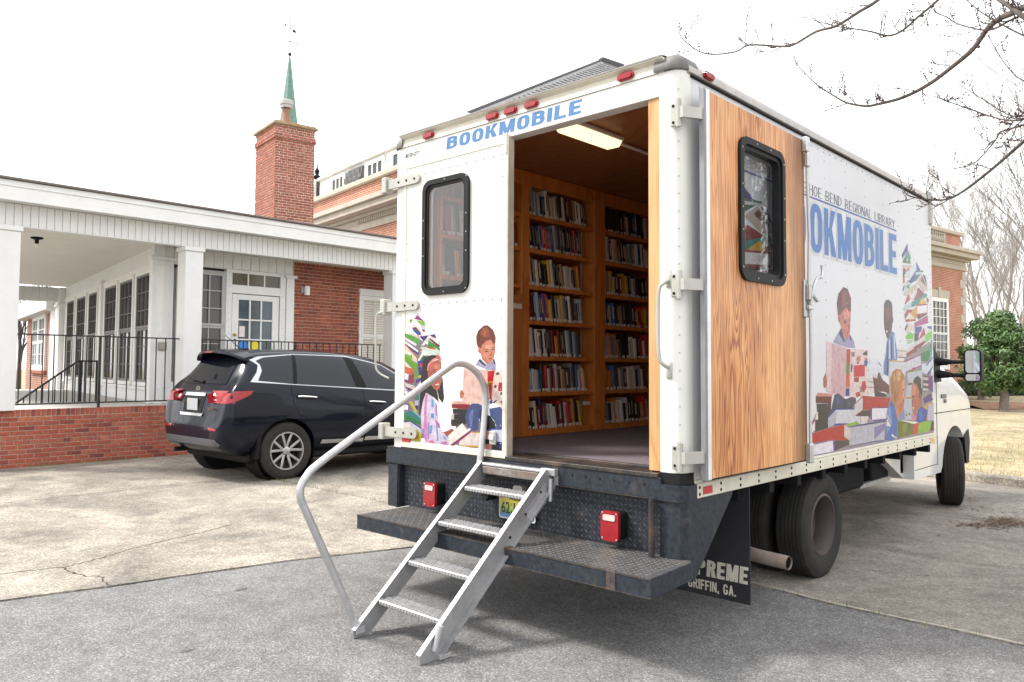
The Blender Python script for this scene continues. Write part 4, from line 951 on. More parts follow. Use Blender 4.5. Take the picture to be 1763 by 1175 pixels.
SIDE_PRINT = '''6a4aa0 3677,2492 3842,2612 3854,2558 3689,2456
e8e6ec 3842,2612 3970,2505 3939,2502 3839,2556
6aa89a 3687,2429 3838,2547 3938,2483 3864,2475
3aa04a 3787,2425 3894,2492 3926,2434
4a7a60 3687,2420 3776,2484 3817,2428
d8c8be 3686,2401 3950,2427 3933,2398 3698,2370
8a5040 3698,2370 3784,2374 3766,2308 3692,2274
d87a3a 3783,2346 3844,2398 3893,2375
d4dcd4 3738,2324 3871,2354 3868,2308 3736,2287
e0782e 3693,2288 3737,2301 3748,2251 3690,2237
dce2ee 3872,2364 4074,2473 4085,2403 3881,2281
2a56a8 4074,2473 4210,2400 4084,2388
2a4ea0 3881,2281 4053,2381 4048,2295 3925,2256 3808,2274
3a8a80 4053,2383 4290,2408 4289,2393 4062,2367
d8dcdc 4062,2372 4289,2393 4256,2370 4066,2344
4a9078 4035,2341 4224,2372 4063,2287
2a4a9a 4272,2372 4352,2365 4412,2276 4363,2282
d4c8c0 4093,2280 4240,2369 4412,2276 4409,2227 4277,2208
8a4a40 4205,2318 4255,2351 4378,2264 4220,2300
ccd4cc 3699,2137 3808,2274 3924,2247 3847,2194 3756,2142
5a9a60 3761,2215 3850,2241 3862,2205
3a5aa0 3673,2181 3728,2240 3731,2204 3686,2164
d2cabc 3758,2169 4093,2280 4090,2232 3903,2143 3727,2130
a82a34 4089,2222 4137,2235 4325,2192 4083,2117 3960,2109
e0d8d8 3915,2092 4090,2227 4087,2184 3944,2089
c03038 3723,2057 3830,2156 3917,2125 3751,2059
e8e4e4 3860,2177 3918,2144 3871,2113
3aa0a0 3911,2041 3929,2088 4374,2205 4405,2178 4080,2070
c8d8d8 3691,2009 3737,2049 3914,2087 3912,2045 3719,1993
e0c23a 4127,2082 4258,2158 4384,2108 4174,2080
b02a38 4372,2166 4453,2151 4434,2116 4385,2118
b8323c 3712,1965 3792,2015 3940,2024 4040,1926 3742,1903
d8b02e 3955,2025 4079,2060 4073,1956 3845,1917 3863,1973
e8e0dc 3729,1920 3850,1995 4011,1943 3861,1936
b03a40 4080,2079 4400,2104 4394,2006 4074,1974
ece8ea 4086,2064 4383,2090 4378,2021 4081,1991
7a4444 4074,1974 4394,2006 4102,1938
c050a0 3993,1905 4393,1996 4421,1924 3991,1867
e0d8d4 3724,1829 3829,1902 3976,1876 3975,1848 3794,1804
9a3a48 3710,1837 3785,1895 3798,1868 3738,1825
3a5ab0 4000,1867 4224,1886 4189,1832 4003,1821
3a5ab0 4369,1887 4526,1901 4517,1869 4401,1874
8cd04a 3735,1775 3854,1820 3972,1801 3939,1758 3748,1752
98d858 4315,1803 4530,1882 4530,1792 4327,1735
4a4058 3988,1815 4142,1830 4091,1758 3983,1736
c83a3a 4139,1778 4272,1879 4316,1813 3997,1727
e8e2e4 4271,1869 4517,1864 4348,1814
e2dce0 3982,1722 4299,1807 4296,1764 3980,1694
a8323c 3965,1689 4312,1759 4311,1735 3976,1633
e4dcdc 3757,1657 3936,1716 3964,1679 3755,1629
b03a40 3740,1624 3964,1675 3968,1642 3767,1593
a0a898 4055,1677 4440,1719 4438,1680 4052,1634
4a9a60 4161,1636 4437,1675 4398,1577 4157,1574
c8d4b8 3762,1743 3954,1758 3937,1730 3774,1703
58a890 4439,1699 4530,1802 4530,1673 4450,1611
e6dcdc 3509,1667 3743,1669 3753,1645 3507,1644
e6dcdc 3507,1637 3741,1638 3750,1589 3505,1596
8a4a50 3507,1648 3742,1647 3742,1642 3507,1643
9a4a50 3505,1596 3750,1593 3749,1584 3504,1589
dedee2 3289,1554 3693,1551 4151,1623 4169,1529 3731,1465 3685,1423 3282,1419
d4b430 3290,1565 3693,1558 3693,1547 3289,1554
c4c4cc 3282,1412 3684,1406 3719,1258 3669,1136 3284,1268
d4b430 3282,1426 3728,1416 3728,1406 3282,1416
b04aa0 3693,1561 4152,1630 4156,1617 3714,1549
b04aa0 3710,1465 4157,1526 4156,1515 3731,1454
b83a44 3911,1500 3969,1510 3956,1482 3865,1471
d2d4dc 3764,1456 4202,1482 4207,1377 3780,1360
8cb43c 3764,1466 4191,1492 4195,1482 3768,1456
8a7a50 3780,1364 3881,1370 3880,1352 3790,1346
ccd0da 3746,1347 3902,1348 3883,1045 3685,1047 3650,1191
c8a030 3686,1245 3851,1247 3850,1227 3739,1230
c09a60 3688,1101 3743,1102 3741,1078 3691,1079
5aa0a0 3776,1105 3831,1106 3830,1082 3779,1084
3e9a58 4164,1631 4462,1680 4417,1575 4292,1559 4196,1566
5ab0b0 4462,1680 4530,1691 4495,1598 4431,1590
dde2ec 4194,1544 4340,1538 4530,1607 4530,1517 4334,1442 4189,1464
2a5cae 4315,1526 4530,1607 4530,1592 4339,1519
2a5cae 4334,1442 4530,1520 4530,1505 4383,1431
6a6468 4211,1435 4382,1427 4431,1405 4399,1301 4213,1276
d8d0cc 4222,1421 4431,1405 4417,1383 4220,1392
d8d0cc 4218,1363 4377,1353 4376,1331 4217,1341
d8d0cc 4216,1319 4374,1309 4373,1295 4214,1290
8a3aa0 4381,1412 4522,1434 4530,1389 4530,1313 4434,1271 4376,1331
3a68b4 4501,1322 4530,1328 4530,1268 4485,1278
6a3aa0 4197,1218 4485,1270 4530,1201 4242,1173
e6e0ee 4484,1263 4530,1253 4530,1208 4481,1218
d4cce0 4364,1159 4530,1156 4530,1010 4305,1015
dcc038 4228,1138 4365,1170 4530,1171 4530,1156 4364,1159 4312,1113
d8a830 4310,1084 4340,1097 4325,1014 4293,1015
4c3a38 3915,1373 3963,1411 4068,1430 4161,1399 4192,1319 4174,1233 4106,1278 4039,1343
e4dcd8 4148,1378 4167,1379 4180,1320 4165,1313
c88a78 3879,1338 3914,1366 4039,1343 4093,1271 4174,1233 4168,1147 4050,1137 3976,1069 3908,1078 3872,1157 3868,1227
e0a890 3890,1331 3925,1359 4015,1329 3988,1259 3896,1254
b87464 3875,1198 3916,1211 3925,1169 3880,1167
5a3a34 4082,1278 4110,1274 4137,1220 4107,1220
3c2824 3880,1249 3946,1255 3950,1244 3891,1237
f0e4dc 3886,1153 3946,1147 3912,1134
e0a0b8 3853,1095 3976,1069 3962,1030 3850,1046
3a70b8 3986,1040 4049,1129 4168,1147 4348,1104 4280,1012 4006,1004
5a90d0 4071,1107 4167,1129 4185,1031 4089,1021
b8b4cc 2084,1685 2227,1785 2300,1740 2410,1751 2487,1704 2518,1647 2362,1648 2088,1677
5a6070 2194,1744 2238,1790 2309,1695 2287,1683
4a5a90 2399,1743 2436,1728 2430,1690 2404,1710
d4948a 2178,1875 2202,1960 2437,1975 2435,1917 2416,1776 2387,1722 2321,1708 2269,1755 2228,1813 2187,1839
e4ae9e 2285,1901 2373,1930 2416,1900 2404,1866 2305,1853
8a4030 2161,1966 2195,2040 2293,2097 2380,2090 2444,2025 2440,1925 2406,1915 2352,1953 2264,1916 2220,1881 2179,1887
a85a3c 2248,2036 2336,2083 2410,2006 2353,1961 2266,1948
c07a70 2186,1871 2220,1863 2225,1825 2198,1838
e0a090 2256,1815 2314,1821 2320,1789 2263,1785
b87468 2373,1820 2409,1825 2419,1796 2381,1790
5a2c24 2287,1849 2342,1858 2344,1853 2292,1844
5a2c24 2386,1868 2424,1873 2424,1868 2388,1864
6e3024 2223,2050 2253,2062 2246,1931 2217,1913
70342a 2325,2088 2345,2088 2384,1972 2357,1968
30201e 2291,1839 2339,1846 2341,1834 2300,1829
40282a 2393,1859 2421,1862 2421,1854 2397,1851
a04848 2340,1757 2389,1767 2389,1760 2349,1751
dcc0c4 1952,1685 2340,1643 2309,1296 2260,1265 2198,1307 2064,1309 1939,1327
e8d4d6 1957,1682 2047,1672 2034,1322 1945,1330
d03830 2340,1635 2417,1637 2386,1433 2389,1351 2328,1352
8aa040 2331,1538 2390,1530 2376,1449 2328,1445
e08030 2323,1445 2393,1445 2371,1343 2315,1352
3a52a4 2311,1344 2382,1343 2380,1286 2304,1288
ead8d8 2417,1637 2801,1640 2771,1516 2748,1295 2525,1267 2380,1278
d4303c 2479,1514 2723,1524 2707,1431 2475,1428
4a70b4 2700,1541 2749,1580 2784,1542 2758,1507 2711,1516
c08850 2720,1571 2769,1577 2773,1559 2724,1554
6a6048 2667,1608 2776,1636 2779,1593 2690,1596
a09898 2427,1617 2508,1614 2497,1579 2437,1581
888090 2417,1526 2463,1521 2443,1463 2414,1463
b06058 2486,1424 2589,1427 2576,1386 2473,1391
cc4a44 2646,1389 2717,1397 2751,1346 2689,1305 2631,1322
c86858 2504,1308 2596,1315 2618,1281 2514,1275
9098a0 2597,1348 2644,1356 2654,1314 2607,1306
d89080 2550,1581 2631,1591 2618,1549 2537,1552
6a6a78 2548,1544 2594,1548 2582,1527 2541,1527
c88878 1893,1359 1889,1420 1930,1458 1961,1404 1956,1373 1916,1351
9a6458 1898,1393 1957,1396 1957,1391 1898,1388
e6dcdc 2791,1422 2914,1417 2933,1300 2748,1282 2752,1380
8a5a58 2789,1392 2917,1387 2917,1381 2789,1386
8a5a58 2768,1350 2925,1343 2925,1337 2768,1344
e4e6ec 2797,1567 2997,1570 3148,1473 3144,1402 2989,1412 2890,1439 2803,1430
3a3840 2890,1439 2938,1404 3009,1307 3191,1286 3203,1259 2932,1269
8ca0c8 3240,1717 3354,1811 3437,1796 3499,1631 3496,1566 3300,1564 3266,1428 3146,1447 3150,1518 3208,1608
4a5a90 3253,1699 3280,1709 3253,1446 3213,1446
4a5a90 3338,1756 3366,1766 3364,1574 3336,1573
d4dcec 3295,1727 3323,1737 3320,1573 3281,1573
d4dcec 3408,1777 3436,1768 3459,1575 3425,1574
7a4840 3179,1922 3189,2030 3285,2050 3394,2034 3402,1915 3369,1821 3296,1755 3255,1740 3204,1797 3180,1850
96604f 3213,1978 3283,2009 3350,1985 3332,1902 3222,1888
4a3c3c 3189,2021 3231,2060 3300,2072 3381,2052 3392,1988 3338,2021 3256,2026
5e342e 3227,1874 3270,1881 3291,1853 3236,1846
6a3c34 3383,1923 3416,1920 3403,1878 3375,1884
3a2220 3194,1912 3243,1919 3245,1914 3196,1906
3a2220 3278,1919 3333,1926 3333,1920 3280,1914
281c1c 3201,1900 3237,1907 3239,1898 3206,1892
281c1c 3283,1907 3327,1913 3326,1904 3288,1898
e8dcd4 3218,1808 3277,1807 3255,1793 3228,1792
8a5450 2914,1421 2989,1412 3017,1464 3055,1456 3118,1402 3275,1356 3285,1284 3139,1304 2984,1307
8a6a50 3021,1544 3042,1545 3097,1513 3081,1509
e0a8a0 1756,1301 1790,1323 2061,1308 2042,1290
8a3038 1755,1299 2042,1291 2028,1240 1754,1253
4a4448 1765,1248 2028,1240 2014,1181 1774,1190
3c3a40 1791,1190 2003,1182 1963,1070 1737,1055 1739,1137 1789,1137
e8e0d8 1763,1191 1791,1190 1789,1137 1739,1137 1745,1152
b06a94 1630,1105 1734,1150 1737,1134 1634,1066
efe6e4 1634,1066 1737,1134 1731,1065 1639,1048
5a6280 2059,1248 2091,1303 2176,1310 2262,1275 2313,1265 2430,1278 2509,1269 2522,1245 2439,1189 2099,1201 1990,1150
444c68 2262,1271 2313,1265 2297,1194 2234,1196
7078a0 2114,1284 2176,1296 2186,1235 2124,1223
dcdce2 1966,1142 2111,1194 2479,1185 2611,1124 2595,1066 2357,1082 2107,1090 1964,1074
c8c8d2 1966,1142 2111,1194 2107,1090 1964,1074
3a58a8 1966,1151 2099,1203 2479,1190 2479,1182 2111,1192 1978,1142
3a58a8 2058,1079 2107,1095 2357,1085 2255,1078
5c5054 2517,1130 2669,1166 2832,1165 2814,1095 2780,1119
c8303a 2660,1283 3319,1246 3269,1213 3235,1174 2869,1185 2832,1165 2655,1174
dcd8da 2494,1221 2660,1273 2655,1172 2484,1139
b02832 2480,1222 2660,1283 2662,1273 2494,1220
b02832 2483,1134 2655,1174 2669,1166 2517,1130
7a4aa8 2833,1183 3235,1176 3190,1071 2908,1073 2829,1095
eceaf0 2862,1177 3226,1167 3190,1083 2857,1086
a8c840 2305,1075 2515,1092 2582,1069 2408,1063 2343,1059
e8dadc 2618,1126 2780,1119 2741,1064 2609,1065
cdccd4 2381,1053 2922,1055 3173,1058 3126,904 2900,916 2363,920
a49cc4 2906,1025 3173,1048 3147,997 2901,929
3a54a0 2382,1057 2609,1065 3182,1069 3173,1056 2922,1054 2388,1051
3a54a0 2350,914 2915,918 3127,910 3126,902 2915,910 2363,911
cc3838 1639,1044 2034,1071 2280,1081 2264,993 2352,959 2103,975 2043,983 1653,980
e4dcd8 2273,1077 2381,1041 2371,958 2264,993
6a6264 2090,974 2364,958 2363,925 2149,907 2076,899
8a54b4 1652,974 2055,980 2096,966 2082,898 2046,899
efeaf2 1652,969 2049,976 2058,900 1656,900
8a9048 3485,1052 3793,1021 3938,1004 3875,913 3466,903
a4aa60 3619,1016 3726,1010 3701,943 3593,936
d8584a 3903,1002 4076,1004 4012,912 3887,912
a4cc5c 4077,1007 4530,1006 4397,915 4024,911
6a3434 4453,997 4530,1003 4530,913 4397,915
efece6 3485,1059 3973,1019 4065,1009 3926,1002
8cb0dc 3538,1073 3625,1124 3669,1143 3642,1049 3547,1046
d8a088 3597,1383 3674,1410 3691,1341 3709,1265 3664,1232 3660,1177 3625,1124 3540,1107 3516,1061 3455,1070 3440,1171 3494,1223 3529,1289
e8b8a0 3608,1376 3667,1396 3688,1286 3631,1233
50342c 3615,1316 3666,1317 3661,1306 3621,1307
a04a44 3635,1222 3668,1226 3662,1198 3638,1201
c88c74 3545,1194 3619,1199 3605,1138 3520,1128
c89a6a 3311,1399 3354,1458 3457,1492 3582,1485 3665,1444 3685,1410 3597,1383 3529,1289 3484,1223 3460,1170 3360,1200 3315,1294
dcb888 3394,1445 3498,1478 3602,1458 3493,1384 3411,1385
a87c50 3341,1399 3368,1425 3375,1292 3348,1266
b08858 3435,1465 3461,1475 3472,1384 3443,1371
e8c898 3508,1465 3539,1468 3560,1397 3530,1384
9c7048 3406,1292 3427,1305 3446,1204 3417,1212
cc8c7c 3436,1284 3508,1286 3515,1222 3474,1227
b87464 3455,1271 3486,1271 3489,1236 3468,1240
5a8cc8 3250,1177 3312,1228 3400,1186 3475,1063 3456,911 3304,894 3148,910 3162,987 3225,1074
8cb0dc 3249,1164 3299,1189 3341,1029 3189,946
e4e6ea 3227,1113 3311,1031 3290,1012 3193,1024
e4e6ea 3327,951 3446,911 3435,902 3316,932
5a6470 3216,1094 3311,1024 3302,1019 3215,1081'''
# ---------------------------------------------------------------- truck materials
def contour_wood(name, light, dark, k=13.0, sy=2.0, sz=.33, rough=.45, edge=False):
    m = mat(name, light, rough); p = m.node_tree.nodes['Principled BSDF']; tc = N(m, 'ShaderNodeTexCoord')
    mp = N(m, 'ShaderNodeMapping'); mp.inputs['Scale'].default_value = (sy, sy, sz); L(m, tc.outputs['Object'], mp.inputs[0])
    n1 = N(m, 'ShaderNodeTexNoise', i_Scale=1.5, i_Detail=2.2, i_Roughness=.45, i_Distortion=.5); L(m, mp.outputs[0], n1.inputs['Vector'])
    mu = N(m, 'ShaderNodeMath', operation='MULTIPLY'); mu.inputs[1].default_value = k; L(m, n1.outputs[0], mu.inputs[0])
    pp = N(m, 'ShaderNodeMath', operation='FRACT'); L(m, mu.outputs[0], pp.inputs[0])
    mp2 = N(m, 'ShaderNodeMapping'); mp2.inputs['Scale'].default_value = (70, 70, 2.2); L(m, tc.outputs['Object'], mp2.inputs[0])
    n2 = N(m, 'ShaderNodeTexNoise', i_Scale=1.0, i_Detail=4, i_Roughness=.6); L(m, mp2.outputs[0], n2.inputs['Vector'])
    mid = tuple((a+b*1.0)/2 for a, b in zip(light, dark))
    c = ramp(m, pp.outputs[0], [(0, dark), (.10, mid), (.32, light), (.78, light), (1.0, mid)])
    f = ramp(m, n2.outputs[0], [(.3, (.72,.66,.6)), (.55, (1,1,1)), (.75, (1.12,1.1,1.06))])
    c = mixc(m, .85, c, f, 'MULTIPLY')
    n3 = N(m, 'ShaderNodeTexNoise', i_Scale=1.1, i_Detail=3); L(m, tc.outputs['Object'], n3.inputs['Vector'])
    g = ramp(m, n3.outputs[0], [(.35, (.85,.78,.72)), (.65, (1.1,1.08,1.05))]); c = mixc(m, .8, c, g, 'MULTIPLY')
    if edge:      # water-darkened edge beside the lock rod
        sp = N(m, 'ShaderNodeSeparateXYZ'); L(m, tc.outputs['Object'], sp.inputs[0])
        ad = N(m, 'ShaderNodeMath', operation='MULTIPLY_ADD'); ad.inputs[1].default_value = .22; L(m, n3.outputs[0], ad.inputs[0]); L(m, sp.outputs[1], ad.inputs[2])
        e = ramp(m, ad.outputs[0], [(.0, (0,0,0)), (1.0, (1,1,1))]); mr = N(m, 'ShaderNodeMapRange'); mr.inputs[1].default_value = 1.33; mr.inputs[2].default_value = 1.50
        L(m, ad.outputs[0], mr.inputs[0]); mu2 = N(m, 'ShaderNodeMath', operation='MULTIPLY'); mu2.inputs[1].default_value = .85; L(m, mr.outputs[0], mu2.inputs[0])
        c = mixc(m, mu2.outputs[0], c, (.10,.045,.018))
    L(m, c, p.inputs['Base Color'])
    bp = N(m, 'ShaderNodeBump', i_Strength=.25, i_Distance=.004); L(m, n2.outputs[0], bp.inputs['Height']); L(m, bp.outputs[0], p.inputs['Normal'])
    return m
def ply_mat():
    m = mat('plywood', (.6,.33,.15), .42); p = m.node_tree.nodes['Principled BSDF']; tc = N(m, 'ShaderNodeTexCoord')
    def nz(sc, s, d, ro=.5, di=0.0):
        mp = N(m, 'ShaderNodeMapping'); mp.inputs['Scale'].default_value = sc; L(m, tc.outputs['Object'], mp.inputs[0])
        n = N(m, 'ShaderNodeTexNoise', i_Scale=s, i_Detail=d, i_Roughness=ro, i_Distortion=di); L(m, mp.outputs[0], n.inputs['Vector']); return n.outputs[0]
    v = nz((1,7.0,.52), 1.0, 2.8, .5, .3)
    mu = N(m, 'ShaderNodeMath', operation='MULTIPLY'); mu.inputs[1].default_value = 20; L(m, v, mu.inputs[0])
    fr = N(m, 'ShaderNodeMath', operation='FRACT'); L(m, mu.outputs[0], fr.inputs[0])
    lines = ramp(m, fr.outputs[0], [(0, (.27,.082,.022)), (.18, (.36,.125,.036)), (.46, (.60,.285,.11)), (.8, (.68,.36,.155)), (1, (.38,.135,.04))])
    fine = nz((1,62,1.6), 1.0, 5, .65)
    plain = ramp(m, fine, [(.30, (.42,.17,.055)), (.48, (.66,.35,.15)), (.70, (.78,.46,.23))])
    mask = ramp(m, nz((1,2.3,.33), 1.0, 3, .55), [(.40, (.15,.15,.15)), (.60, (1,1,1))])
    c = mixc(m, mask, plain, lines)
    f2 = ramp(m, fine, [(.3, (.74,.68,.62)), (.55, (1,1,1)), (.75, (1.12,1.1,1.08))]); c = mixc(m, .7, c, f2, 'MULTIPLY')
    blo = ramp(m, nz((1,1.2,.8), 1.6, 4, .6), [(.32, (.72,.60,.50)), (.55, (1,1,1)), (.75, (1.12,1.12,1.12))]); c = mixc(m, .9, c, blo, 'MULTIPLY')
    sp = N(m, 'ShaderNodeSeparateXYZ'); L(m, tc.outputs['Object'], sp.inputs[0])
    ad = N(m, 'ShaderNodeMath', operation='MULTIPLY_ADD'); ad.inputs[1].default_value = .45; L(m, nz((1,5,.9), 1.0, 4), ad.inputs[0]); L(m, sp.outputs[1], ad.inputs[2])
    mr = N(m, 'ShaderNodeMapRange'); mr.inputs[1].default_value = 1.24; mr.inputs[2].default_value = 1.70; L(m, ad.outputs[0], mr.inputs[0])
    c = mixc(m, 1.0, c, (1.16,1.14,1.12), 'MULTIPLY'); c = mixc(m, mr.outputs[0], c, (.085,.034,.012))
    L(m, c, p.inputs['Base Color'])
    bp = N(m, 'ShaderNodeBump', i_Strength=.3, i_Distance=.004); L(m, fine, bp.inputs['Height']); L(m, bp.outputs[0], p.inputs['Normal']); return m
PLY = ply_mat()
JAMB = contour_wood('pale_plywood', (.60,.37,.17), (.48,.25,.09), 5, 2, .3, .5)
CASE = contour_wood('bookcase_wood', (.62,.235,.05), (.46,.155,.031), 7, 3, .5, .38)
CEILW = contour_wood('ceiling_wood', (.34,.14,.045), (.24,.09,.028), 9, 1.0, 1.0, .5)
def rusty(name, base, rust, amt, rough=.55, metal=.0, scale=5.0):
    m = mat(name, base, rough, metal=metal, spec=.22); p = m.node_tree.nodes['Principled BSDF']; tc = N(m, 'ShaderNodeTexCoord')
    n1 = N(m, 'ShaderNodeTexNoise', i_Scale=scale, i_Detail=8, i_Roughness=.72); L(m, tc.outputs['Object'], n1.inputs['Vector'])
    n2 = N(m, 'ShaderNodeTexNoise', i_Scale=38.0, i_Detail=4); L(m, tc.outputs['Object'], n2.inputs['Vector'])
    f = ramp(m, n1.outputs[0], [(.62-amt, (0,0,0)), (.78-amt*.6, (1,1,1))])
    v = ramp(m, n2.outputs[0], [(.3, tuple(c*.7 for c in base)), (.7, tuple(c*1.35 for c in base))])
    L(m, mixc(m, f, v, rust), p.inputs['Base Color'])
    bp = N(m, 'ShaderNodeBump', i_Strength=.2, i_Distance=.004); L(m, n2.outputs[0], bp.inputs['Height']); L(m, bp.outputs[0], p.inputs['Normal'])
    return m
BUMP = rusty('worn_black_steel', (.027,.032,.041), (.11,.085,.07), .05, .40)
STEPM = rusty('worn_diamond_plate', (.060,.060,.063), (.135,.112,.095), .12, .55)
DPLATE = rusty('black_diamond_plate', (.028,.031,.038), (.08,.06,.048), .02, .38)
LUGM = mat('plate_lug', (.10,.105,.12), .35, metal=.3, var=.4, vs=15)
LUGW = mat('worn_lug', (.20,.19,.18), .4, metal=.3, var=.3, vs=15)
CARPET = mat('carpet', (.16,.135,.155), .95, var=.25, vs=40, bump=.6, bs=200)
TYRE = mat('tyre_rubber', (.032,.030,.028), .8, spec=.2, var=.25, vs=9, bump=.15, bs=60)
RIMR = mat('dusty_rim', (.062,.044,.043), .6, var=.25, vs=6)
CABW = mat('cab_white', (.78,.785,.78), .25, var=.03, vs=2, coat=.7)
INK = mat('black_print', (.02,.02,.02), .5)
BLUEP = mat('blue_print', (.022,.11,.36), .4, col2=(.05,.17,.44), vs=5)
NAVY = mat('navy_print', (.045,.05,.10), .5)
DEC_W = mat('decal_white', (.52,.53,.55), .4)
RIVET = mat('rivet', (.40,.39,.37), .4, metal=.5)
GLASS = glass('window_glass', (.95,.96,.96), .8, .12)
GLASSD = glass('dim_window_glass', (.93,.93,.93), .8, .075)
# ---------------------------------------------------------------- truck
tk = thing('bookmobile_truck', 'white box body library truck with open rear, printed sides and plywood door', 'truck', (-1.22, 2.3, 0))
W_ = -2.456; TB = 4.56
def rr_post(x_in, x_out, s):
    # s=+1 right post: outer corner at x_out ; polygon in xy with a rounded rear outer corner
    r = .075; pts = [(x_in, .11), (x_in, 0.0)]
    for i in range(7):
        a = R(-90+90*i/6); pts.append((x_out-s*r+s*r*math.cos(a), r+r*math.sin(a)))
    pts.append((x_out, .11)); return pts
part(MB().prism(rr_post(-.133, 0, 1), ZF(0), .93, 3.105), 'corner_post', TRUCKW, tk, 30)
part(MB().prism(rr_post(-2.33, W_, -1), ZF(0), .90, 3.105), 'corner_post', TRUCKW, tk, 30)
hdr = part(MB().box(-2.33, -.133, .0, .09, 2.975, 3.105, .003), 'header', TRUCKW, tk)
block_text('lettering', 'BOOKMOBILE', mat('sunlit_blue_print', (.045,.15,.34), .45, col2=(.075,.20,.40), vs=9), hdr, YF(0), -1.868, -.678, 3.003, 3.088, .0012, .95, .34, .20, .17, shear=.12, label='blue BOOKMOBILE lettering above the doorway')  # lighter than the side lettering blue: sunlight put into the colour
block_text('maker_mark', 'INTER-CITY', INK, hdr, YF(0), -2.318, -2.160, 3.022, 3.052, .0012, .6, .17, .14, .12, shear=.25)
# side walls with rivets, front wall
side = part(MB().box(-.03, 0, .112, TB, .872, 3.09), 'side_wall', mat('shaded_side_vinyl', (.60,.61,.635), .4, var=.04, vs=2), tk, label='printed right side wall of the box')  # slightly grey vinyl, base colour lowered further for the shade on this side
lside = part(MB().box(W_, W_+.03, .112, TB, .872, 3.09), 'side_wall', TRUCKW, tk)
part(MB().box(W_+.031, -.031, TB-.03, TB, .872, 3.09), 'front_wall', TRUCKW, tk)
rv = MB()
def rivet(b, p, ax, r=.007, h=.004): b.lathe([(r,0), (r*.8,h*.7), (0,h)], p, ax, 6)
for k in range(11):
    yy = .32+k*.41
    for j in range(17): rivet(rv, (0, yy, .98+j*.125), (1,0,0), .006, .003)
for j in range(40): rivet(rv, (0, .2+j*.11, 3.045), (1,0,0), .007)
for j in range(30): rivet(rv, (0, 4.50, .95+j*.072), (1,0,0), .007)
o = part(rv, 'rivets', RIVET, side, 40); o['kind'] = 'stuff'
rail = part(MB().box(-.02, .013, .10, TB+.01, .790, .870, .004), 'bottom_rail', CREAM, tk)
rv = MB()
for j in range(20):
    for dz in (.812, .848): rivet(rv, (.013, .155+j*.233, dz), (1,0,0), .010, .004)
o = part(rv, 'rail_bolts', DARKM, rail, 40); o['kind'] = 'stuff'
part(MB().box(.0125, .016, .19, .29, .806, .848, .001), 'reflector', REFL, rail)
part(MB().box(.0125, .016, 4.40, 4.47, .805, .845, .001), 'amber_reflector', mat('amber', (.75,.33,.03), .35), rail)
part(MB().box(.0005, .012, .112, TB, .872, .888, .003), 'rail_lip', CREAM, tk)
# roof with rounded side rails and rear cap
part(MB().box(W_+.05, -.05, .05, TB-.05, 3.12, 3.195), 'roof', TRUCKW, tk)
def railprof(s, x): return [(x, 3.09), (x+s*.014, 3.10), (x+s*.010, 3.135), (x-s*.012, 3.168), (x-s*.05, 3.19), (x-s*.09, 3.196), (x-s*.09, 3.09)]
for s, x in ((1, 0.0), (-1, W_)):
    part(MB().prism(railprof(s, x), lambda u, v, d: (u, d, v), .07, TB+.012), 'roof_rail', GREYM, tk, 50)
    part(MB().box(x-.004 if s > 0 else x-.014, x+.014 if s > 0 else x+.004, .10, TB, 3.078, 3.0895, .002), 'drip_edge', DARKM, tk)
part(MB().prism([(.095,3.106), (-.008,3.106), (-.004,3.120), (.004,3.165), (-.028,3.178), (-.030,3.188), (.02,3.197), (.095,3.197)], lambda u, v, d: (d, u, v), W_+.10, -.10), 'rear_cap', CREAM, tk)
part(MB().prism([(.094,3.187), (-.034,3.184), (-.036,3.192), (.0,3.2005), (.094,3.2005)], lambda u, v, d: (d, u, v), W_+.10, -.10), 'rear_gutter', GREYM, tk)
def corner_cap(x0, x1, s):
    b = MB(); n = 8; pr = [(1.0,3.106), (1.06,3.112), (1.03,3.15), (.86,3.178), (.5,3.20), (.0,3.205)]
    r = .085; cx = x1-s*r; cy = r-.012; vs = []; fs = []
    for (k, z) in pr:
        ring_ = [(x0, cy-r*k)]+[(cx+s*r*k*math.cos(R(-90+90*i/n)), cy+r*k*math.sin(R(-90+90*i/n))) for i in range(n+1)]+[(cx+s*r*k, .17)]
        vs += [(x, y, z) for x, y in ring_]
    m_ = n+3
    for i in range(len(pr)-1):
        for j in range(m_-1): fs.append((i*m_+j, i*m_+j+1, (i+1)*m_+j+1, (i+1)*m_+j))
    fs.append(tuple((len(pr)-1)*m_+j for j in range(m_)))
    b.add(vs, fs); return b
part(corner_cap(-.16, .006, 1), 'corner_cap', mat('cast_aluminium', (.17,.16,.15), .6, metal=.1, var=.25), tk, 50)
part(corner_cap(-2.34, W_-.004, -1), 'corner_cap', mat('cast_aluminium', (.17,.16,.15), .6, metal=.1, var=.25), tk, 50)
part(MB().box(-.05, .02, TB-.08, TB+.02, 2.86, 3.198, .02), 'front_corner_cap', GREYM, tk)
mk = MB(); mk.prism(rrect(-.055, .055, -.022, .022, .021, 5), lambda u, v, d: (u, -d, v), -.012, .018); mk.prism(rrect(-.047, .047, -.015, .015, .014, 5), lambda u, v, d: (u, -d, v), .018, .027)
mkm = mk.mesh('marker_light', RED, 35)
for xx in (-2.05, -1.41, -1.245, -1.065, -.35): inst('marker_light', mkm, tk, Matrix.Translation((xx, .002, 3.139)))
inst('marker_light', mkm, tk, Matrix.Translation((.006, .27, 3.125)) @ Matrix.Rotation(R(90), 4, 'Z'))
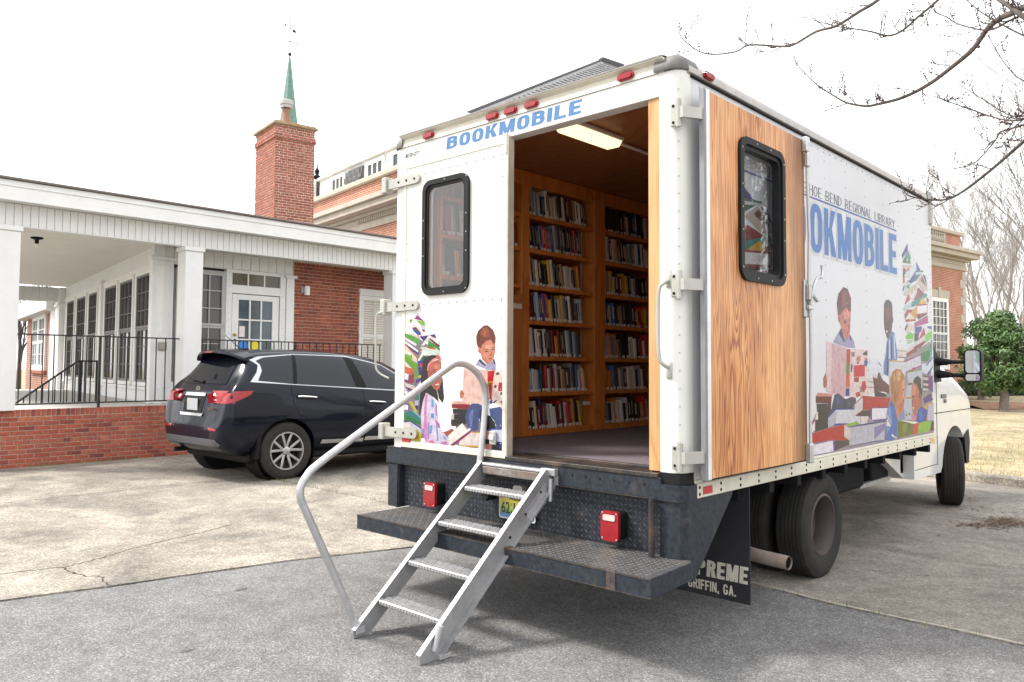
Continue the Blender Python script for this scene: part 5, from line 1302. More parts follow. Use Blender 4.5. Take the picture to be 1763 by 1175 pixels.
# --- sill, bumper, step
sill = part(MB().box(-2.46, -.118, -.022, .12, .787, .902, .005), 'sill_beam', BUMP, tk)
part(MB().box(-1.26, -.135, -.03, .16, .9025, .926, .003).box(-1.26,-.135,.16,.20,.90,.934,.003), 'threshold', rusty('scuffed_steel', (.055,.05,.047), (.15,.11,.085), .14, .35, .4), tk)
part(MB().box(-2.475, -2.33, -.02, .10, .782, .88, .004), 'sill_end', BUMP, tk)
rv = MB()
for xx in (-.72, -.62, -.52, -.42, -.32, -.22): rivet(rv, (xx, -.022, .86), (0,-1,0), .008)
o = part(rv, 'sill_bolts', DARKM, sill, 40); o['kind'] = 'stuff'
part(MB().prism([(-.133,.11), (-.133,-.012), (-.06,-.018), (-.01,-.006), (.012,.03), (.014,.11)], ZF(0), .40, .784), 'bumper_post', BUMP, tk, 25)
part(MB().prism([(-.14,.11), (-.14,-.026), (-.06,-.03), (-.005,-.016), (.022,.025), (.024,.11)], ZF(0), .785, .87), 'bumper_collar', BUMP, tk, 25)
part(MB().prism([(-.133,.11), (-.133,-.004), (-.06,-.006), (-.02,.004), (.004,.035), (.004,.11)], ZF(0), .871, .932), 'post_boot', BLACKR, tk, 25)
part(MB().box(-2.462, -2.335, -.012, .10, .47, .781, .006), 'bumper_post', BUMP, tk)
part(MB().box(-2.36, -2.34, -.02, .05, .47, .78), 'bumper_web', BUMP, tk)
part(MB().tube([(-.155,-.055,.47), (-.155,-.055,.80)], .017, 10), 'rusty_pin', rusty('rusty_pin', (.03,.03,.032), (.12,.07,.045), .14), tk, 40)
def lugs(b, fn, u0, u1, v0, v1, st=.042, l=.017, w=.0045, h=.0022, keep=None):
    nu = int((u1-u0)/st); nv = int((v1-v0)/st)
    for i in range(nu):
        for j in range(nv):
            u = u0+(i+.5)*st; v = v0+(j+.5)*st
            if keep and not keep(u, v): continue
            a = R(45 if (i+j) % 2 else -45); c, s = math.cos(a), math.sin(a)
            P = [(u-c*l, v-s*l, 0), (u+s*w, v-c*w, 0), (u+c*l, v+s*l, 0), (u-s*w, v+c*w, 0), (u-c*l*.45, v-s*l*.45, h), (u+c*l*.45, v+s*l*.45, h)]
            b.add([fn(*q) for q in P], [(0,1,5,4), (1,2,5), (2,3,4,5), (3,0,4)])
    return b
dp = part(MB().box(-2.33, -.135, .035, .05, .483, .786), 'diamond_plate', DPLATE, tk)
o = part(lugs(MB(), YF(.035), -2.32, -.14, .49, .786, .031, .0125, .0034, .002), 'plate_lugs', LUGM, dp); o['kind'] = 'stuff'
STP = [(-2.247,.05), (-2.247,-.435), (.085,-.435), (.06,-.02), (.03,.05)]
stp = part(MB().prism(STP, ZF(0), .395, .483), 'step_bumper', BUMP, tk)
tp = part(MB().prism([(-2.243,.03), (-2.243,-.430), (.080,-.430), (.055,-.02), (.03,.03)], ZF(0), .4834, .4865), 'step_tread', STEPM, tk)
o = part(lugs(MB(), ZF(.4865), -2.24, .05, -.425, .03, .034, .013, .0038, .002), 'tread_lugs', LUGW, tp); o['kind'] = 'stuff'
RUSTE = rusty('scuffed_edge', (.055,.048,.044), (.14,.095,.068), .14, .5)
part(MB().box(-2.2475, .0855, -.4385, -.4335, .4795, .4875).box(-2.2475, .085, -.4375, -.4335, .394, .3975), 'worn_edge', RUSTE, stp)
part(MB().box(-2.4605, -.1175, -.0235, -.018, .8995, .9035).box(-2.33, -.135, -.0235, -.0185, .7855, .789), 'worn_edge', RUSTE, sill)
part(MB().box(-.17, -.115, -.441, -.434, .392, .488, .002), 'step_weld', rusty('step_weld', (.06,.05,.05), (.18,.10,.07), .2), tk)
part(MB().prism([(.09,.789), (.545,.789), (.53,.76), (.115,.36), (.09,.36)], lambda u, v, d: (d, u, v), -.012, .004), 'gusset_plate', BUMP, tk)
part(MB().box(-2.2, -.2, .06, .10, .42, .78), 'bumper_back', DARKM, tk)
# tail lights
def tail(x, z, nm):
    b = MB().prism(rrect(x-.052, x+.055, z-.074, z+.074, .02), YF(.034), 0, .075)
    h = part(b, 'tail_light', BLACKR, tk, 30, label=nm)
    part(MB().prism(rrect(x-.059, x+.059, z-.082, z+.082, .022), YF(.034), .0752, .098), 'red_lens', RED, h, 30)
    part(MB().prism(rrect(x-.040, x+.040, z+.030, z+.062, .008), YF(.034), .0982, .103), 'clear_lens', mat('clear_lens', (.62,.52,.47), .3), h, 30)
    s_ = MB()
    for i in (-1, 1):
        for j in (-1, 1): rivet(s_, (x+i*.048, .034-.098, z+j*.070), (0,-1,0), .006)
    part(s_, 'lens_screws', ZINC, h)['kind'] = 'stuff'
tail(-1.94, .612, 'left tail light'); tail(-.425, .612, 'right tail light')
# licence plate
PG = mat('plate_print', (.62,.58,.16), .4); m = PG; pp = m.node_tree.nodes['Principled BSDF']; tc = N(m, 'ShaderNodeTexCoord'); sx = N(m, 'ShaderNodeSeparateXYZ'); L(m, tc.outputs['Object'], sx.inputs[0])
mr = N(m, 'ShaderNodeMapRange'); mr.inputs[1].default_value = .53; mr.inputs[2].default_value = .683; L(m, sx.outputs[2], mr.inputs[0])
L(m, ramp(m, mr.outputs[0], [(.0, (.62,.66,.72)), (.07, (.16,.30,.62)), (.17, (.10,.26,.55)), (.25, (.16,.33,.08)), (.5, (.42,.52,.11)), (.74, (.66,.56,.10)), (.95, (.70,.50,.16))]), pp.inputs['Base Color'])
lp = part(MB().prism(rrect(-1.345, -1.04, .53, .683, .014), YF(.034), .012, .018), 'licence_plate', PG, tk)
part(ring(MB(), rrect(-1.347, -1.038, .528, .685, .015), rrect(-1.340, -1.045, .535, .678, .011), YF(.034), .0181, .0195), 'plate_rim', mat('plate_rim', (.68,.66,.58), .4), lp)
text_part('plate_number', '62', INK, lp, YF(.034), -1.327, -1.254, .562, .634, .0188, bold=.01)
text_part('plate_number', 'X', INK, lp, YF(.034), -1.246, -1.231, .611, .633, .0188, bold=.01)
text_part('plate_number', 'A', INK, lp, YF(.034), -1.246, -1.231, .563, .586, .0188, bold=.01)
text_part('plate_number', '131', INK, lp, YF(.034), -1.222, -1.115, .562, .634, .0188, bold=.01)
text_part('plate_state', 'Alabama', INK, lp, YF(.034), -1.262, -1.118, .648, .674, .0188, bold=.02, shear=.2)
part(MB().prism([(-1.335,.652), (-1.305,.652), (-1.305,.676), (-1.335,.676)], YF(.034), .0182, .0188), 'plate_sticker', mat('plate_sticker', (.60,.30,.28), .5), lp)
# camera and buzzer below the sill
part(MB().prism(rrect(-1.20, -1.12, .70, .75, .02), YF(.034), 0, .05), 'reversing_buzzer', GREYM, tk, 30)
part(MB().lathe([(.035,.0), (.038,.06), (.03,.075), (.0,.07)], (-1.42,.03,.665), (0,-1,0), 14), 'plug_socket', BLACKR, tk, 40)
# --- left rear door leaf
ld = part(MB().box(-2.318, -1.268, -.008, .034, .908, 2.968, .003), 'rear_door', TRUCKW, tk, label='closed left rear door with window and printed picture')
part(MB().box(-1.268, -1.250, -.022, .036, .90, 2.985, .003).box(-1.276,-1.258,-.028,-.01,2.86,3.0,.004), 'door_edge', mat('door_edge', (.52,.49,.42), .45, metal=.3, var=.15), ld)
part(MB().box(-2.318, -1.268, -.0125, -.0085, .908, .948, .001).box(-2.318, -2.285, -.0125, -.0085, .95, 2.968, .001).box(-1.30, -1.268, -.0125, -.0085, .95, 2.968, .001).box(-2.284, -1.301, -.0125, -.0085, 2.935, 2.968, .001), 'door_trim', CREAM, ld)
ring_d = MB(); fo = YF(-.008); ring(ring_d, rrect(-2.090, -1.614, 1.988, 2.807, .080, 8), rrect(-2.055, -1.649, 2.023, 2.772, .055, 8), fo, -.001, .020); ring(ring_d, rrect(-2.055, -1.649, 2.023, 2.772, .055, 8), rrect(-2.036, -1.668, 2.042, 2.753, .045, 8), fo, -.001, .010)
wr = part(ring_d, 'window_frame', BLACKR, ld, 30)
rv = MB()
for i in range(12):
    a = i/12*2*math.pi; c, s = math.cos(a), math.sin(a); k = max(abs(c)/.220, abs(s)/.392); rivet(rv, (-1.852+c/k, -.029, 2.3975+s/k), (0,-1,0), .006)
o = part(rv, 'frame_screws', RIVET, wr); o['kind'] = 'stuff'
# opening in the leaf: rebuild the leaf with a hole
bmh = MB(); ring(bmh, rrect(-2.318, -1.268, .908, 2.968, .003, 8), rrect(-2.04, -1.664, 2.038, 2.757, .045, 8), YF(-.008), -.042, 0.0)
ld.data = bmh.mesh('rear_door', TRUCKW)
part(MB().prism(rrect(-2.037, -1.667, 2.041, 2.754, .045, 8), fo, -.006, -.002), 'window_pane', GLASSD, ld)
rv = MB()
for i in range(10): rivet(rv, (-2.08+i*.085, -.009, 2.87), (0,-1,0), .007); rivet(rv, (-2.08+i*.085, -.009, 1.93), (0,-1,0), .007)
for i in range(17):
    rivet(rv, (-2.27, -.009, 1.0+i*.115), (0,-1,0), .005); rivet(rv, (-1.315, -.009, 1.0+i*.115), (0,-1,0), .005)
for i in range(10): rivet(rv, (-2.2+i*.095, -.009, 2.925), (0,-1,0), .005)
o = part(rv, 'door_rivets', RIVET, ld); o['kind'] = 'stuff'
HM = mat('hinge_paint', (.44,.43,.39), .42, metal=.35, var=.12)
for zz in (2.846, 1.928, 1.010):
    h = part(MB().prism([(-2.50,zz-.034), (-2.16,zz-.034)]+arc(-2.16, zz, .034, -90, 90, 6)+[(-2.50,zz+.034)], YF(-.012), .0, .016), 'hinge', HM, ld)
    part(MB().box(-2.545, -2.49, -.045, .03, zz-.06, zz+.06, .006), 'hinge_knuckle', HM, h)
    rv = MB()
    for xx in (-2.36, -2.27, -2.18): rivet(rv, (xx, -.028, zz), (0,-1,0), .010, .006)
    o = part(rv, 'hinge_bolts', DARKM, h); o['kind'] = 'stuff'
part(MB().box(-2.30, -2.21, -.0145, -.0126, .945, .985), 'reflector', REFL, ld)
lt = part(MB().box(-1.40, -1.345, -.03, -.0126, .99, 1.075, .004), 'door_latch', HM, ld); part(MB().box(-1.392, -1.353, -.045, -.03, 1.02, 1.055, .006), 'latch_lever', TRIMW, lt)
gh = MB().tube(smooth_path([(-2.47,-.01,1.90), (-2.52,-.045,1.89), (-2.56,-.06,1.86), (-2.565,-.06,1.70), (-2.562,-.06,1.50), (-2.54,-.045,1.44), (-2.47,-.01,1.40)], 5), .008, 8)
part(gh, 'grab_handle', HM, tk, 50)
# --- right door, swung open against the side
od = part(ring(MB(), rrect(.098, 1.365, .903, 2.985, .003, 8), rrect(.47, 1.01, 2.02, 2.79, .045, 8), XF(.055), .0, .034), 'open_door', TRUCKW, tk, label='open right rear door swung flat, bare plywood face outwards')
part(ring(MB(), rrect(.122, 1.362, .906, 2.980, .002, 8), rrect(.47, 1.01, 2.02, 2.79, .045, 8), XF(.089), .0002, .012), 'plywood_panel', PLY, od)
part(MB().box(.058, .106, .090, .1215, .900, 2.986, .003), 'door_edge', mat('bright_edge', (.74,.76,.78), .35, metal=.25), od)
part(MB().box(.066, .100, .074, .0895, .895, 2.992, .004), 'door_gasket', mat('gasket', (.24,.24,.245), .45, metal=.4), od)
part(MB().box(.055, .10, .112, 1.362, .8985, .9055), 'door_bottom', DARKM, od)
fo2 = XF(.101); wf = MB(); ring(wf, rrect(.445, 1.035, 1.99, 2.82, .085, 8), rrect(.485, .995, 2.03, 2.78, .055, 8), fo2, 0, .020); ring(wf, rrect(.485, .995, 2.03, 2.78, .055, 8), rrect(.510, .970, 2.055, 2.755, .045, 8), XF(.062), .0, .046)
wr = part(wf, 'window_frame', BLACKR, od, 30)
rv = MB()
for i in range(14):
    a = i/14*2*math.pi; c, s = math.cos(a), math.sin(a); k = max(abs(c)/.273, abs(s)/.395); rivet(rv, (.121, .74+c/k, 2.405+s/k), (1,0,0), .006)
o = part(rv, 'frame_screws', RIVET, wr); o['kind'] = 'stuff'
part(MB().prism(rrect(.505, .975, 2.05, 2.76, .045, 8), XF(.066), .0, .004), 'window_pane', GLASS, od)
rod = MB().tube([(.118,1.372,.93), (.118,1.374,1.2), (.121,1.388,1.55), (.124,1.38,1.80), (.122,1.366,2.05), (.121,1.385,2.35), (.118,1.372,2.72), (.118,1.368,2.98)], .011, 8)
part(rod, 'lock_rod', mat('painted_rod', (.55,.55,.54), .45, metal=.4), od, 50)
part(MB().box(.098, .135, 1.335, 1.385, 2.90, 3.0, .006).box(.104,.138,1.348,1.386,2.80,2.90,.008), 'rod_keeper', ZINC, od)
part(MB().box(.098, .135, 1.335, 1.39, .885, 1.01, .006), 'rod_keeper', ZINC, od)
lk = part(MB().box(.0995, .116, 1.315, 1.385, 1.82, 2.06, .004).box(.116, .145, 1.33, 1.37, 1.93, 2.03, .005).box(.116,.140,1.335,1.40,1.87,1.90,.005), 'lock_plate', ZINC, od)
part(MB().tube(smooth_path([(.135,1.36,1.90), (.15,1.38,2.02), (.155,1.43,2.08), (.155,1.49,2.09), (.15,1.52,2.13), (.148,1.515,2.17)], 5), .010, 8), 'lock_handle', ZINC, lk, 50)
part(MB().tube([(.15,1.36,1.96), (.15,1.42,1.93), (.148,1.45,1.94)], .013, 8), 'lock_hasp', ZINC, lk, 50)
for zz in (2.85, 1.93, 1.02):
    h = part(MB().box(-.105+.05, -.0+.005, -.018, .0, zz-.065, zz+.065, .005), 'hinge', HM, tk)
    part(MB().tube([(-.0,-.022,zz-.075), (-.0,-.022,zz+.075)], .016, 10), 'hinge_pin', HM, h, 40)
    part(MB().prism([(.0,-.03), (.035,-.034), (.085,.06), (.095,.09), (.07,.09), (.02,-.01)], lambda u, v, d: (u, v, d), zz-.03, zz+.03), 'hinge_arm', HM, h)
    rv = MB()
    for dz in (-.045, .045): rivet(rv, (-.035, -.018, zz+dz), (0,-1,0), .009, .006)
    o = part(rv, 'hinge_bolts', DARKM, h); o['kind'] = 'stuff'
gh = MB().tube(smooth_path([(-.075,0,1.955), (-.085,-.04,1.94), (-.105,-.055,1.90), (-.11,-.055,1.72), (-.105,-.055,1.55), (-.085,-.04,1.505), (-.075,0,1.49)], 5), .011, 8)
gh.box(-.092,-.058,-.008,.0,1.92,2.01,.003).box(-.092,-.058,-.008,.0,1.43,1.52,.003)
part(gh, 'grab_handle', HM, tk, 50)
rv = MB()
for j in range(22): rivet(rv, (-.02, .012, 1.0+j*.095), (.6,-.8,0), .005)
o = part(rv, 'post_rivets', RIVET, tk); o['kind'] = 'stuff'
# --- printed pictures: planar map of the printed shapes, topmost colour wins
PRINT = mat('printed_vinyl', (1,1,1), .35, var=.04, vs=12)
m = PRINT; pp = m.node_tree.nodes['Principled BSDF']; at = N(m, 'ShaderNodeAttribute', attribute_name='ink'); 
n_ = N(m, 'ShaderNodeTexNoise', i_Scale=19.0, i_Detail=7, i_Roughness=.7); tcx = N(m, 'ShaderNodeTexCoord'); L(m, tcx.outputs['Object'], n_.inputs['Vector'])
L(m, mixc(m, 1.0, at.outputs['Color'], ramp(m, n_.outputs[0], [(.3, (.68,.68,.68)), (.5, (1,1,1)), (.72, (1.22,1.22,1.22))]), 'MULTIPLY'), pp.inputs['Base Color'])
def print_mesh(src, fn, gain, shift=None, extra=()):
    polys = []
    for ln in src.split('\n'):
        t = ln.split(); polys.append((t[0], [tuple(float(c)/1000 for c in q.split(',')) for q in t[1:]]))
    polys = list(extra)+polys
    V, keep = planar([q for _, q in polys])
    me = bpy.data.meshes.new('print'); me.from_pydata([fn(v_.x, v_.y, .0012) for v_ in V], [], [f for f, _ in keep])
    ca = me.color_attributes.new('ink', 'FLOAT_COLOR', 'CORNER'); i = 0
    for (f, k) in keep:
        c = tuple(x**1.6*gain for x in srgb(polys[k][0]))
        for _ in f: ca.data[i].color = (*c, 1); i += 1
    me.materials.append(PRINT); return me
EXTRA = []
BACKD = [('a89ca4', [(-2.318,.955), (-2.318,1.63), (-2.15,1.70), (-1.99,1.62), (-1.97,1.30), (-2.0,1.0), (-1.7,.96), (-1.29,.956), (-1.29,1.1), (-1.6,1.15), (-1.66,1.22), (-1.72,1.22), (-1.74,1.05), (-1.95,1.0)])]
BACKS = [('b4a8b0', [(1.64,.892), (1.66,1.10), (1.80,1.22), (2.3,1.18), (2.7,1.25), (3.2,1.28), (3.4,1.45), (3.75,1.6), (4.45,1.75), (4.52,.892)])]
for ln in SIDE_PRINT.split('\n'):
    t = ln.split(); q = [tuple(float(c)/1000 for c in s_.split(',')) for s_ in t[1:]]
    cy = sum(a for a, _ in q)/len(q); cz = sum(b_ for _, b_ in q)/len(q)
    if cz > 1.55 and min(a for a, _ in q) > 3.80: EXTRA.append((t[0], [(.72+(a-4.1)*1.25, b_+.12) for a, b_ in q]))
inst('printed_picture', print_mesh(DOOR_PRINT, YF(-.0082), .62, extra=BACKD), ld, label='printed picture of a girl and a boy reading beside stacks of books')
inst('printed_picture', print_mesh(SIDE_PRINT, XF(0), .80, extra=EXTRA+BACKS), side, label='printed picture of four children among stacks of books')
for s_, ua, ub in (('HORSES', 1.06, 1.655), ('HOE BEND REGIONAL LIBRARY', 1.685, 3.495)):
    block_text('lettering', s_, NAVY, side, XF(0), ua, ub, 2.697, 2.768, .0016, .62, .095, .055, .16, serif=.07, e=2.1, label='thin navy serif library name above the blue line')
part(MB().prism([(.7,2.672), (3.535,2.676), (3.535,2.688), (.7,2.684)], XF(0), .0012, .0016), 'name_line', mat('line_blue', (.05,.08,.30), .4), side)
for s_, ua, ub in (('BO', 1.19, 1.62), ('OKMOBILE', 1.692, 3.527)):
    block_text('lettering_halo', s_, DEC_W, side, XF(0), ua, ub, 2.302, 2.640, .0016, .62, .215, .155, .105, grow=.022)
    block_text('lettering', s_, BLUEP, side, XF(0), ua, ub, 2.302, 2.640, .0028, .62, .215, .155, .105, label='tall blue block lettering on the side wall')
# --- interior
fl = part(MB().box(W_+.03, -.031, .05, TB-.03, .872, .902), 'floor', DARKM, tk)
part(MB().box(W_+.04, -.035, .205, TB-.04, .903, .932), 'carpet', CARPET, tk)
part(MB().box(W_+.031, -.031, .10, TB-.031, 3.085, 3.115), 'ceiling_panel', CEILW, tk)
part(MB().box(-.212, -.1335, .012, .05, .934, 2.974), 'door_jamb', JAMB, tk)
part(MB().box(-.060, -.032, .112, TB-.04, .934, 3.08), 'inner_wall', CASE, tk)
part(MB().box(W_+.04, -.04, TB-.09, TB-.035, .934, 3.08), 'end_wall', CASE, tk)
part(MB().box(-.235, -.062, .055, 3.6, .934, 3.08), 'right_bookcase_back', CASE, tk)
lf = part(MB().box(-1.10, -.92, .24, .80, 3.055, 3.084, .006), 'light_fixture', TRIMW, tk)
part(MB().prism([(-1.085,3.054), (-.935,3.054), (-.96,3.018), (-1.06,3.018)], lambda u, v, d: (u, d, v), .25, .79), 'diffuser', mat('lamp_diffuser', (.8,.74,.58), .5, emit=(1.0,.78,.42,.75)), lf)
part(MB().tube([(-1.0,.80,3.065), (-1.0,1.9,3.065)], .012, 8), 'conduit', TRIMW, tk)
# bookcase along the left wall
bc = part(MB().box(W_+.034, W_+.05, .112, 4.3, .934, 3.08), 'bookcase', CASE, tk)
XFr = -2.05
def cb(n, *a, bev=.002): return part(MB().box(*a, bev), n, CASE, bc)
for (a, c) in ((.112,.135), (.985,1.075), (1.945,2.105), (3.02,3.12), (4.1,4.2)):
    cb('upright', W_+.05, XFr+.005, a, c, .934, 3.08)
for a, c in ((.135,.985), (1.075,1.945), (2.105,3.02), (3.12,4.1)):
    cb('top_rail', W_+.05, XFr, a, c, 2.965, 3.08); cb('plinth', W_+.05, XFr, a, c, .934, .985)
SHZ = (.985, 1.285, 1.575, 1.870, 2.155, 2.455, 2.735)
SHT = .034
for bi, (a, c) in enumerate(((.135,.985), (1.075,1.945), (2.105,3.02), (3.12,4.1))):
    for k, z in enumerate(SHZ):
        if k == 0: continue
        cb('shelf', W_+.05, XFr-.004, a, c, z-SHT, z)
lbl = mat('shelf_label', (.66,.64,.58), .6)
STRIP = mat('shelf_strip', (.50,.52,.55), .4, metal=.5)
for yy in (.93, 1.885): part(MB().box(-2.16, -2.15, yy, yy+.012, 1.0, 2.96), 'shelf_standard', STRIP, bc)
for (yy, zz) in ((.78,2.86), (1.78,1.16)): part(MB().box(XFr+.001, XFr+.004, yy, yy+.10, zz, zz+.032), 'shelf_label', lbl, bc)
ep = part(MB().box(-2.044, -2.02, .56, .972, .935, 2.06, .003), 'end_panel', contour_wood('panel_wood', (.42,.18,.055), (.30,.115,.03), 6, 2, .3, .5), tk)
part(MB().box(-2.0199, -2.017, .86, .955, 1.95, 1.99), 'shelf_label', lbl, ep)
# --- wheels
def tyre_prof(R_, w, rim): return [(rim, -w*.40), (rim+.02, -w*.47), (R_*.86, -w*.5), (R_-.03, -w*.47), (R_-.006, -w*.40), (R_, -w*.30), (R_, w*.30), (R_-.006, w*.40), (R_-.03, w*.47), (R_*.86, w*.5), (rim+.02, w*.47), (rim, w*.40)]
def make_wheel(R_, w, rim, name='wheel', deep=True, tread=True):
    t = MB().lathe(tyre_prof(R_, w, rim), (0,0,0), (1,0,0), 56, closed=True)
    tm = t.mesh('tyre', TYRE, 40); g = MB()
    if tread:
        for k in range(5):
            xx = (-.24+.12*k)*w; g.lathe([(R_+.0006, xx-.004), (R_+.0006, xx+.004)], (0,0,0), (1,0,0), 56, cap=False)
    gm = g.mesh('tread_groove', mat('groove', (.006,.006,.006), .9)) if tread else None
    if deep: rp = [(rim+.008, w*.44), (rim-.008, w*.46), (rim-.012, w*.40), (rim-.03, w*.30), (rim-.035, -w*.15), (rim-.07, -w*.26), (.10, -w*.28), (.095, -w*.10), (.06, -w*.06), (.0, -w*.05)]
    else: rp = [(rim+.006, w*.42), (rim-.008, w*.43), (rim-.03, w*.30), (rim-.05, w*.15), (.10, w*.22), (.06, w*.30), (.0, w*.30)]
    rm = MB().lathe(rp, (0,0,0), (1,0,0), 40, cap=False).mesh('rim', RIMR, 40)
    return tm, gm, rm
WTM = make_wheel(.372, .222, .215)
def wheel(M, lab=None):
    w = inst('wheel', WTM[0], tk, M, lab); inst('tread_groove', WTM[1], w, M); inst('rim', WTM[2], w, M); return w
YW = 2.03
lh = MB()
for i in range(8):
    a = 2*math.pi*i/8; lh.box(-.02,.02,-.016,.016,-.016,.016,.003, Matrix.Translation((-.045, .075*math.cos(a), .075*math.sin(a))))
hole = lh.mesh('wheel_nuts', RIMR)
for xx, f in ((-.165, 1), (-.44, -1)):
    w = wheel(Matrix.Translation((xx, YW, .372)) @ Matrix.Rotation(0 if f > 0 else math.pi, 4, 'Z'), 'outer rear wheel with dusty deep rim' if f > 0 else None)
    if f > 0: o = inst('wheel_nuts', hole, w, Matrix.Translation((xx, YW, .372))); o['kind'] = 'stuff'
for xx, f in ((W_+.165, -1), (W_+.44, 1)): wheel(Matrix.Translation((xx, YW, .372)) @ Matrix.Rotation(0 if f > 0 else math.pi, 4, 'Z'))
wheel(Matrix.Translation((-.255, 6.05, .372)) @ Matrix.Rotation(R(20), 4, 'Z'), 'front wheel steered to the left'); wheel(Matrix.Translation((W_+.255, 6.05, .372)) @ Matrix.Rotation(R(20)+math.pi, 4, 'Z'))
# --- chassis
part(MB().box(-.78, -.70, .1, 6.6, .50, .70).box(-1.76, -1.68, .1, 6.6, .50, .70).box(-1.7,-.75,.5,.6,.5,.68).box(-1.7,-.75,3.2,3.3,.5,.68), 'chassis_rail', DARKM, tk)
cm = MB()
for i in range(11): cm.box(W_+.03, -.03, .25+i*.42, .31+i*.42, .71, .868)
part(cm, 'cross_members', DARKM, tk)
part(MB().tube([(-2.2,YW,.372), (-.26,YW,.372)], .06, 10).lathe([(0,-.16), (.14,-.10), (.17,0), (.14,.10), (0,.16)], (-1.22,YW,.372), (1,0,0), 14), 'rear_axle', DARKM, tk, 40)
part(MB().box(-.62, -.36, 3.62, 3.66, .42, .78, .004).box(-.40,-.36,3.66,4.42,.42,.46,.003), 'box_bracket', GREYM, tk)
bt = part(MB().box(-.62, -.38, 3.95, 4.42, .44, .68, .012), 'battery_box', DARKM, tk); part(MB().box(-.60, -.37, 4.0, 4.38, .68, .75, .012), 'box_lid', mat('box_lid', (.06,.06,.06), .5), bt)
part(MB().box(-1.0, -.3, 2.7, 3.55, .45, .74, .03), 'fuel_tank', DARKM, tk)
part(MB().box(-2.1, -.3, 4.5, 5.3, .46, .85, .02), 'underbody', DARKM, tk)
part(MB().tube(smooth_path([(-.9,2.6,.42), (-.75,1.6,.36), (-.5,1.30,.31), (-.18,1.12,.305), (.095,1.08,.298)], 5), .043, 14, caps=False).tube(smooth_path([(-.9,2.6,.42), (-.75,1.6,.36), (-.5,1.30,.31), (-.18,1.12,.305), (.094,1.08,.298)], 5), .038, 14, caps=False), 'exhaust_pipe', mat('rusty_exhaust', (.26,.19,.15), .75, col2=(.36,.30,.26), vs=14), tk, 50)
part(MB().lathe([(.0,0), (.0385,0)], (.085,1.081,.2985), (1,-.12,-.02), 14), 'pipe_bore_shade', DARKM, tk)  # black disc standing in for the shade inside the pipe mouth
for xx in (-.50, -2.44):
    fp = part(MB().box(xx, xx+.52, .715, .724, .105, .79, .002), 'mud_flap', mat('mud_flap_rubber', (.026,.026,.030), .55, var=.3, vs=4, spec=.25), tk)
    FW = mat('flap_white', (.55,.52,.44), .7, var=.15, vs=20)
    block_text('lettering', 'SUPREME', FW, fp, YF(.715), xx+.03, xx+.505, .222, .322, .001, .62, .25, .19, .08, shear=.06)
    block_text('lettering', 'GRIFFIN, GA.', FW, fp, YF(.715), xx+.11, xx+.43, .137, .197, .001, .62, .2, .17, .10)
part(MB().box(-.52, .005, .70, .735, .79, .80), 'flap_hanger', DARKM, tk)
# --- cab
def cab_poly():
    a = [(4.60,.42), (5.50,.41)]
    a += [(6.06+.50*math.cos(R(t)), .40+.47*math.sin(R(t))) for t in range(172, 2, -12)]
    a += [(6.58,.46), (6.74,.48), (6.84,.62), (6.86,.95), (6.82,1.12), (6.70,1.24), (6.35,1.36), (5.95,1.48), (5.52,1.60), (5.30,1.72), (4.92,2.12), (4.60,2.16)]
    return a
bmx = bmesh.new(); me = MB().prism(cab_poly(), lambda u, v, d: (d, u, v), -2.26, -.20).mesh('cab', CABW); bmx.from_mesh(me)
ed = [e for e in bmx.edges if abs(e.verts[0].co.x-e.verts[1].co.x) < 1e-4 and min(v_.co.z for v_ in e.verts) > .9]
bmesh.ops.bevel(bmx, geom=ed, offset=.10, segments=5, affect='EDGES', profile=.5); bmx.to_mesh(me); bmx.free()
me.polygons.foreach_set('use_smooth', [True]*len(me.polygons)); me.set_sharp_from_angle(angle=R(35))
cab = inst('cab', me, tk)
part(MB().prism([(3.86,.74), (4.59,.43), (4.60,.42), (4.60,1.0), (3.86,1.0)], lambda u, v, d: (d, u, v), -2.2, -.30), 'cab_rear_panel', CABW, tk)
part(MB().prism([(4.66,1.50), (5.40,1.53), (5.28,1.68), (4.93,2.06), (4.66,2.08)], lambda u, v, d: (d, u, v), -.205, -.192), 'side_glass', mat('cab_glass', (.02,.02,.022), .05, var=.1), cab)
part(MB().box(-.2005, -.197, 5.385, 5.392, .50, 1.56).box(-.2005, -.197, 4.63, 5.385, .505, .51).box(-.2005,-.194,4.62,6.76,1.03,1.036), 'door_seam', DARKM, cab)
part(MB().box(-.2005, -.190, 5.56, 5.74, 1.18, 1.225, .003).box(-.2005,-.190,5.66,5.74,1.13,1.17,.003), 'badge', mat('badge', (.12,.12,.12), .4), cab)
part(MB().prism([(6.06+.495*math.cos(R(t)), .40+.465*math.sin(R(t))) for t in range(172, 2, -12)], lambda u, v, d: (d, u, v), -.7, -.50), 'wheel_well', DARKM, cab)
part(MB().box(-2.2, -.34, 6.84, 6.96, .42, .66, .03), 'front_bumper', CHROME, cab)
part(MB().prism([(6.42,.74), (6.62,.80), (6.66,.66), (6.60,.42), (6.50,.42)], lambda u, v, d: (d, u, v), -.42, -.19), 'splash_flap', BLACKR, cab)
mr_ = part(MB().prism(rrect(.075, .235, 1.36, 1.695, .045, 6), YF(5.33), -.10, 0.0), 'wing_mirror', BLACKR, tk, 40, label='large black towing mirror on the cab door')
part(MB().prism(rrect(.092, .218, 1.455, 1.68, .03, 6), YF(5.33), .0005, .003), 'mirror_glass', mat('mirror_glass', (.85,.87,.9), .03, metal=1.0, var=.0), mr_)
part(MB().prism(rrect(.092, .218, 1.375, 1.44, .02, 6), YF(5.33), .0005, .003), 'mirror_glass', mat('mirror_glass', (.85,.87,.9), .03, metal=1.0, var=.0), mr_)
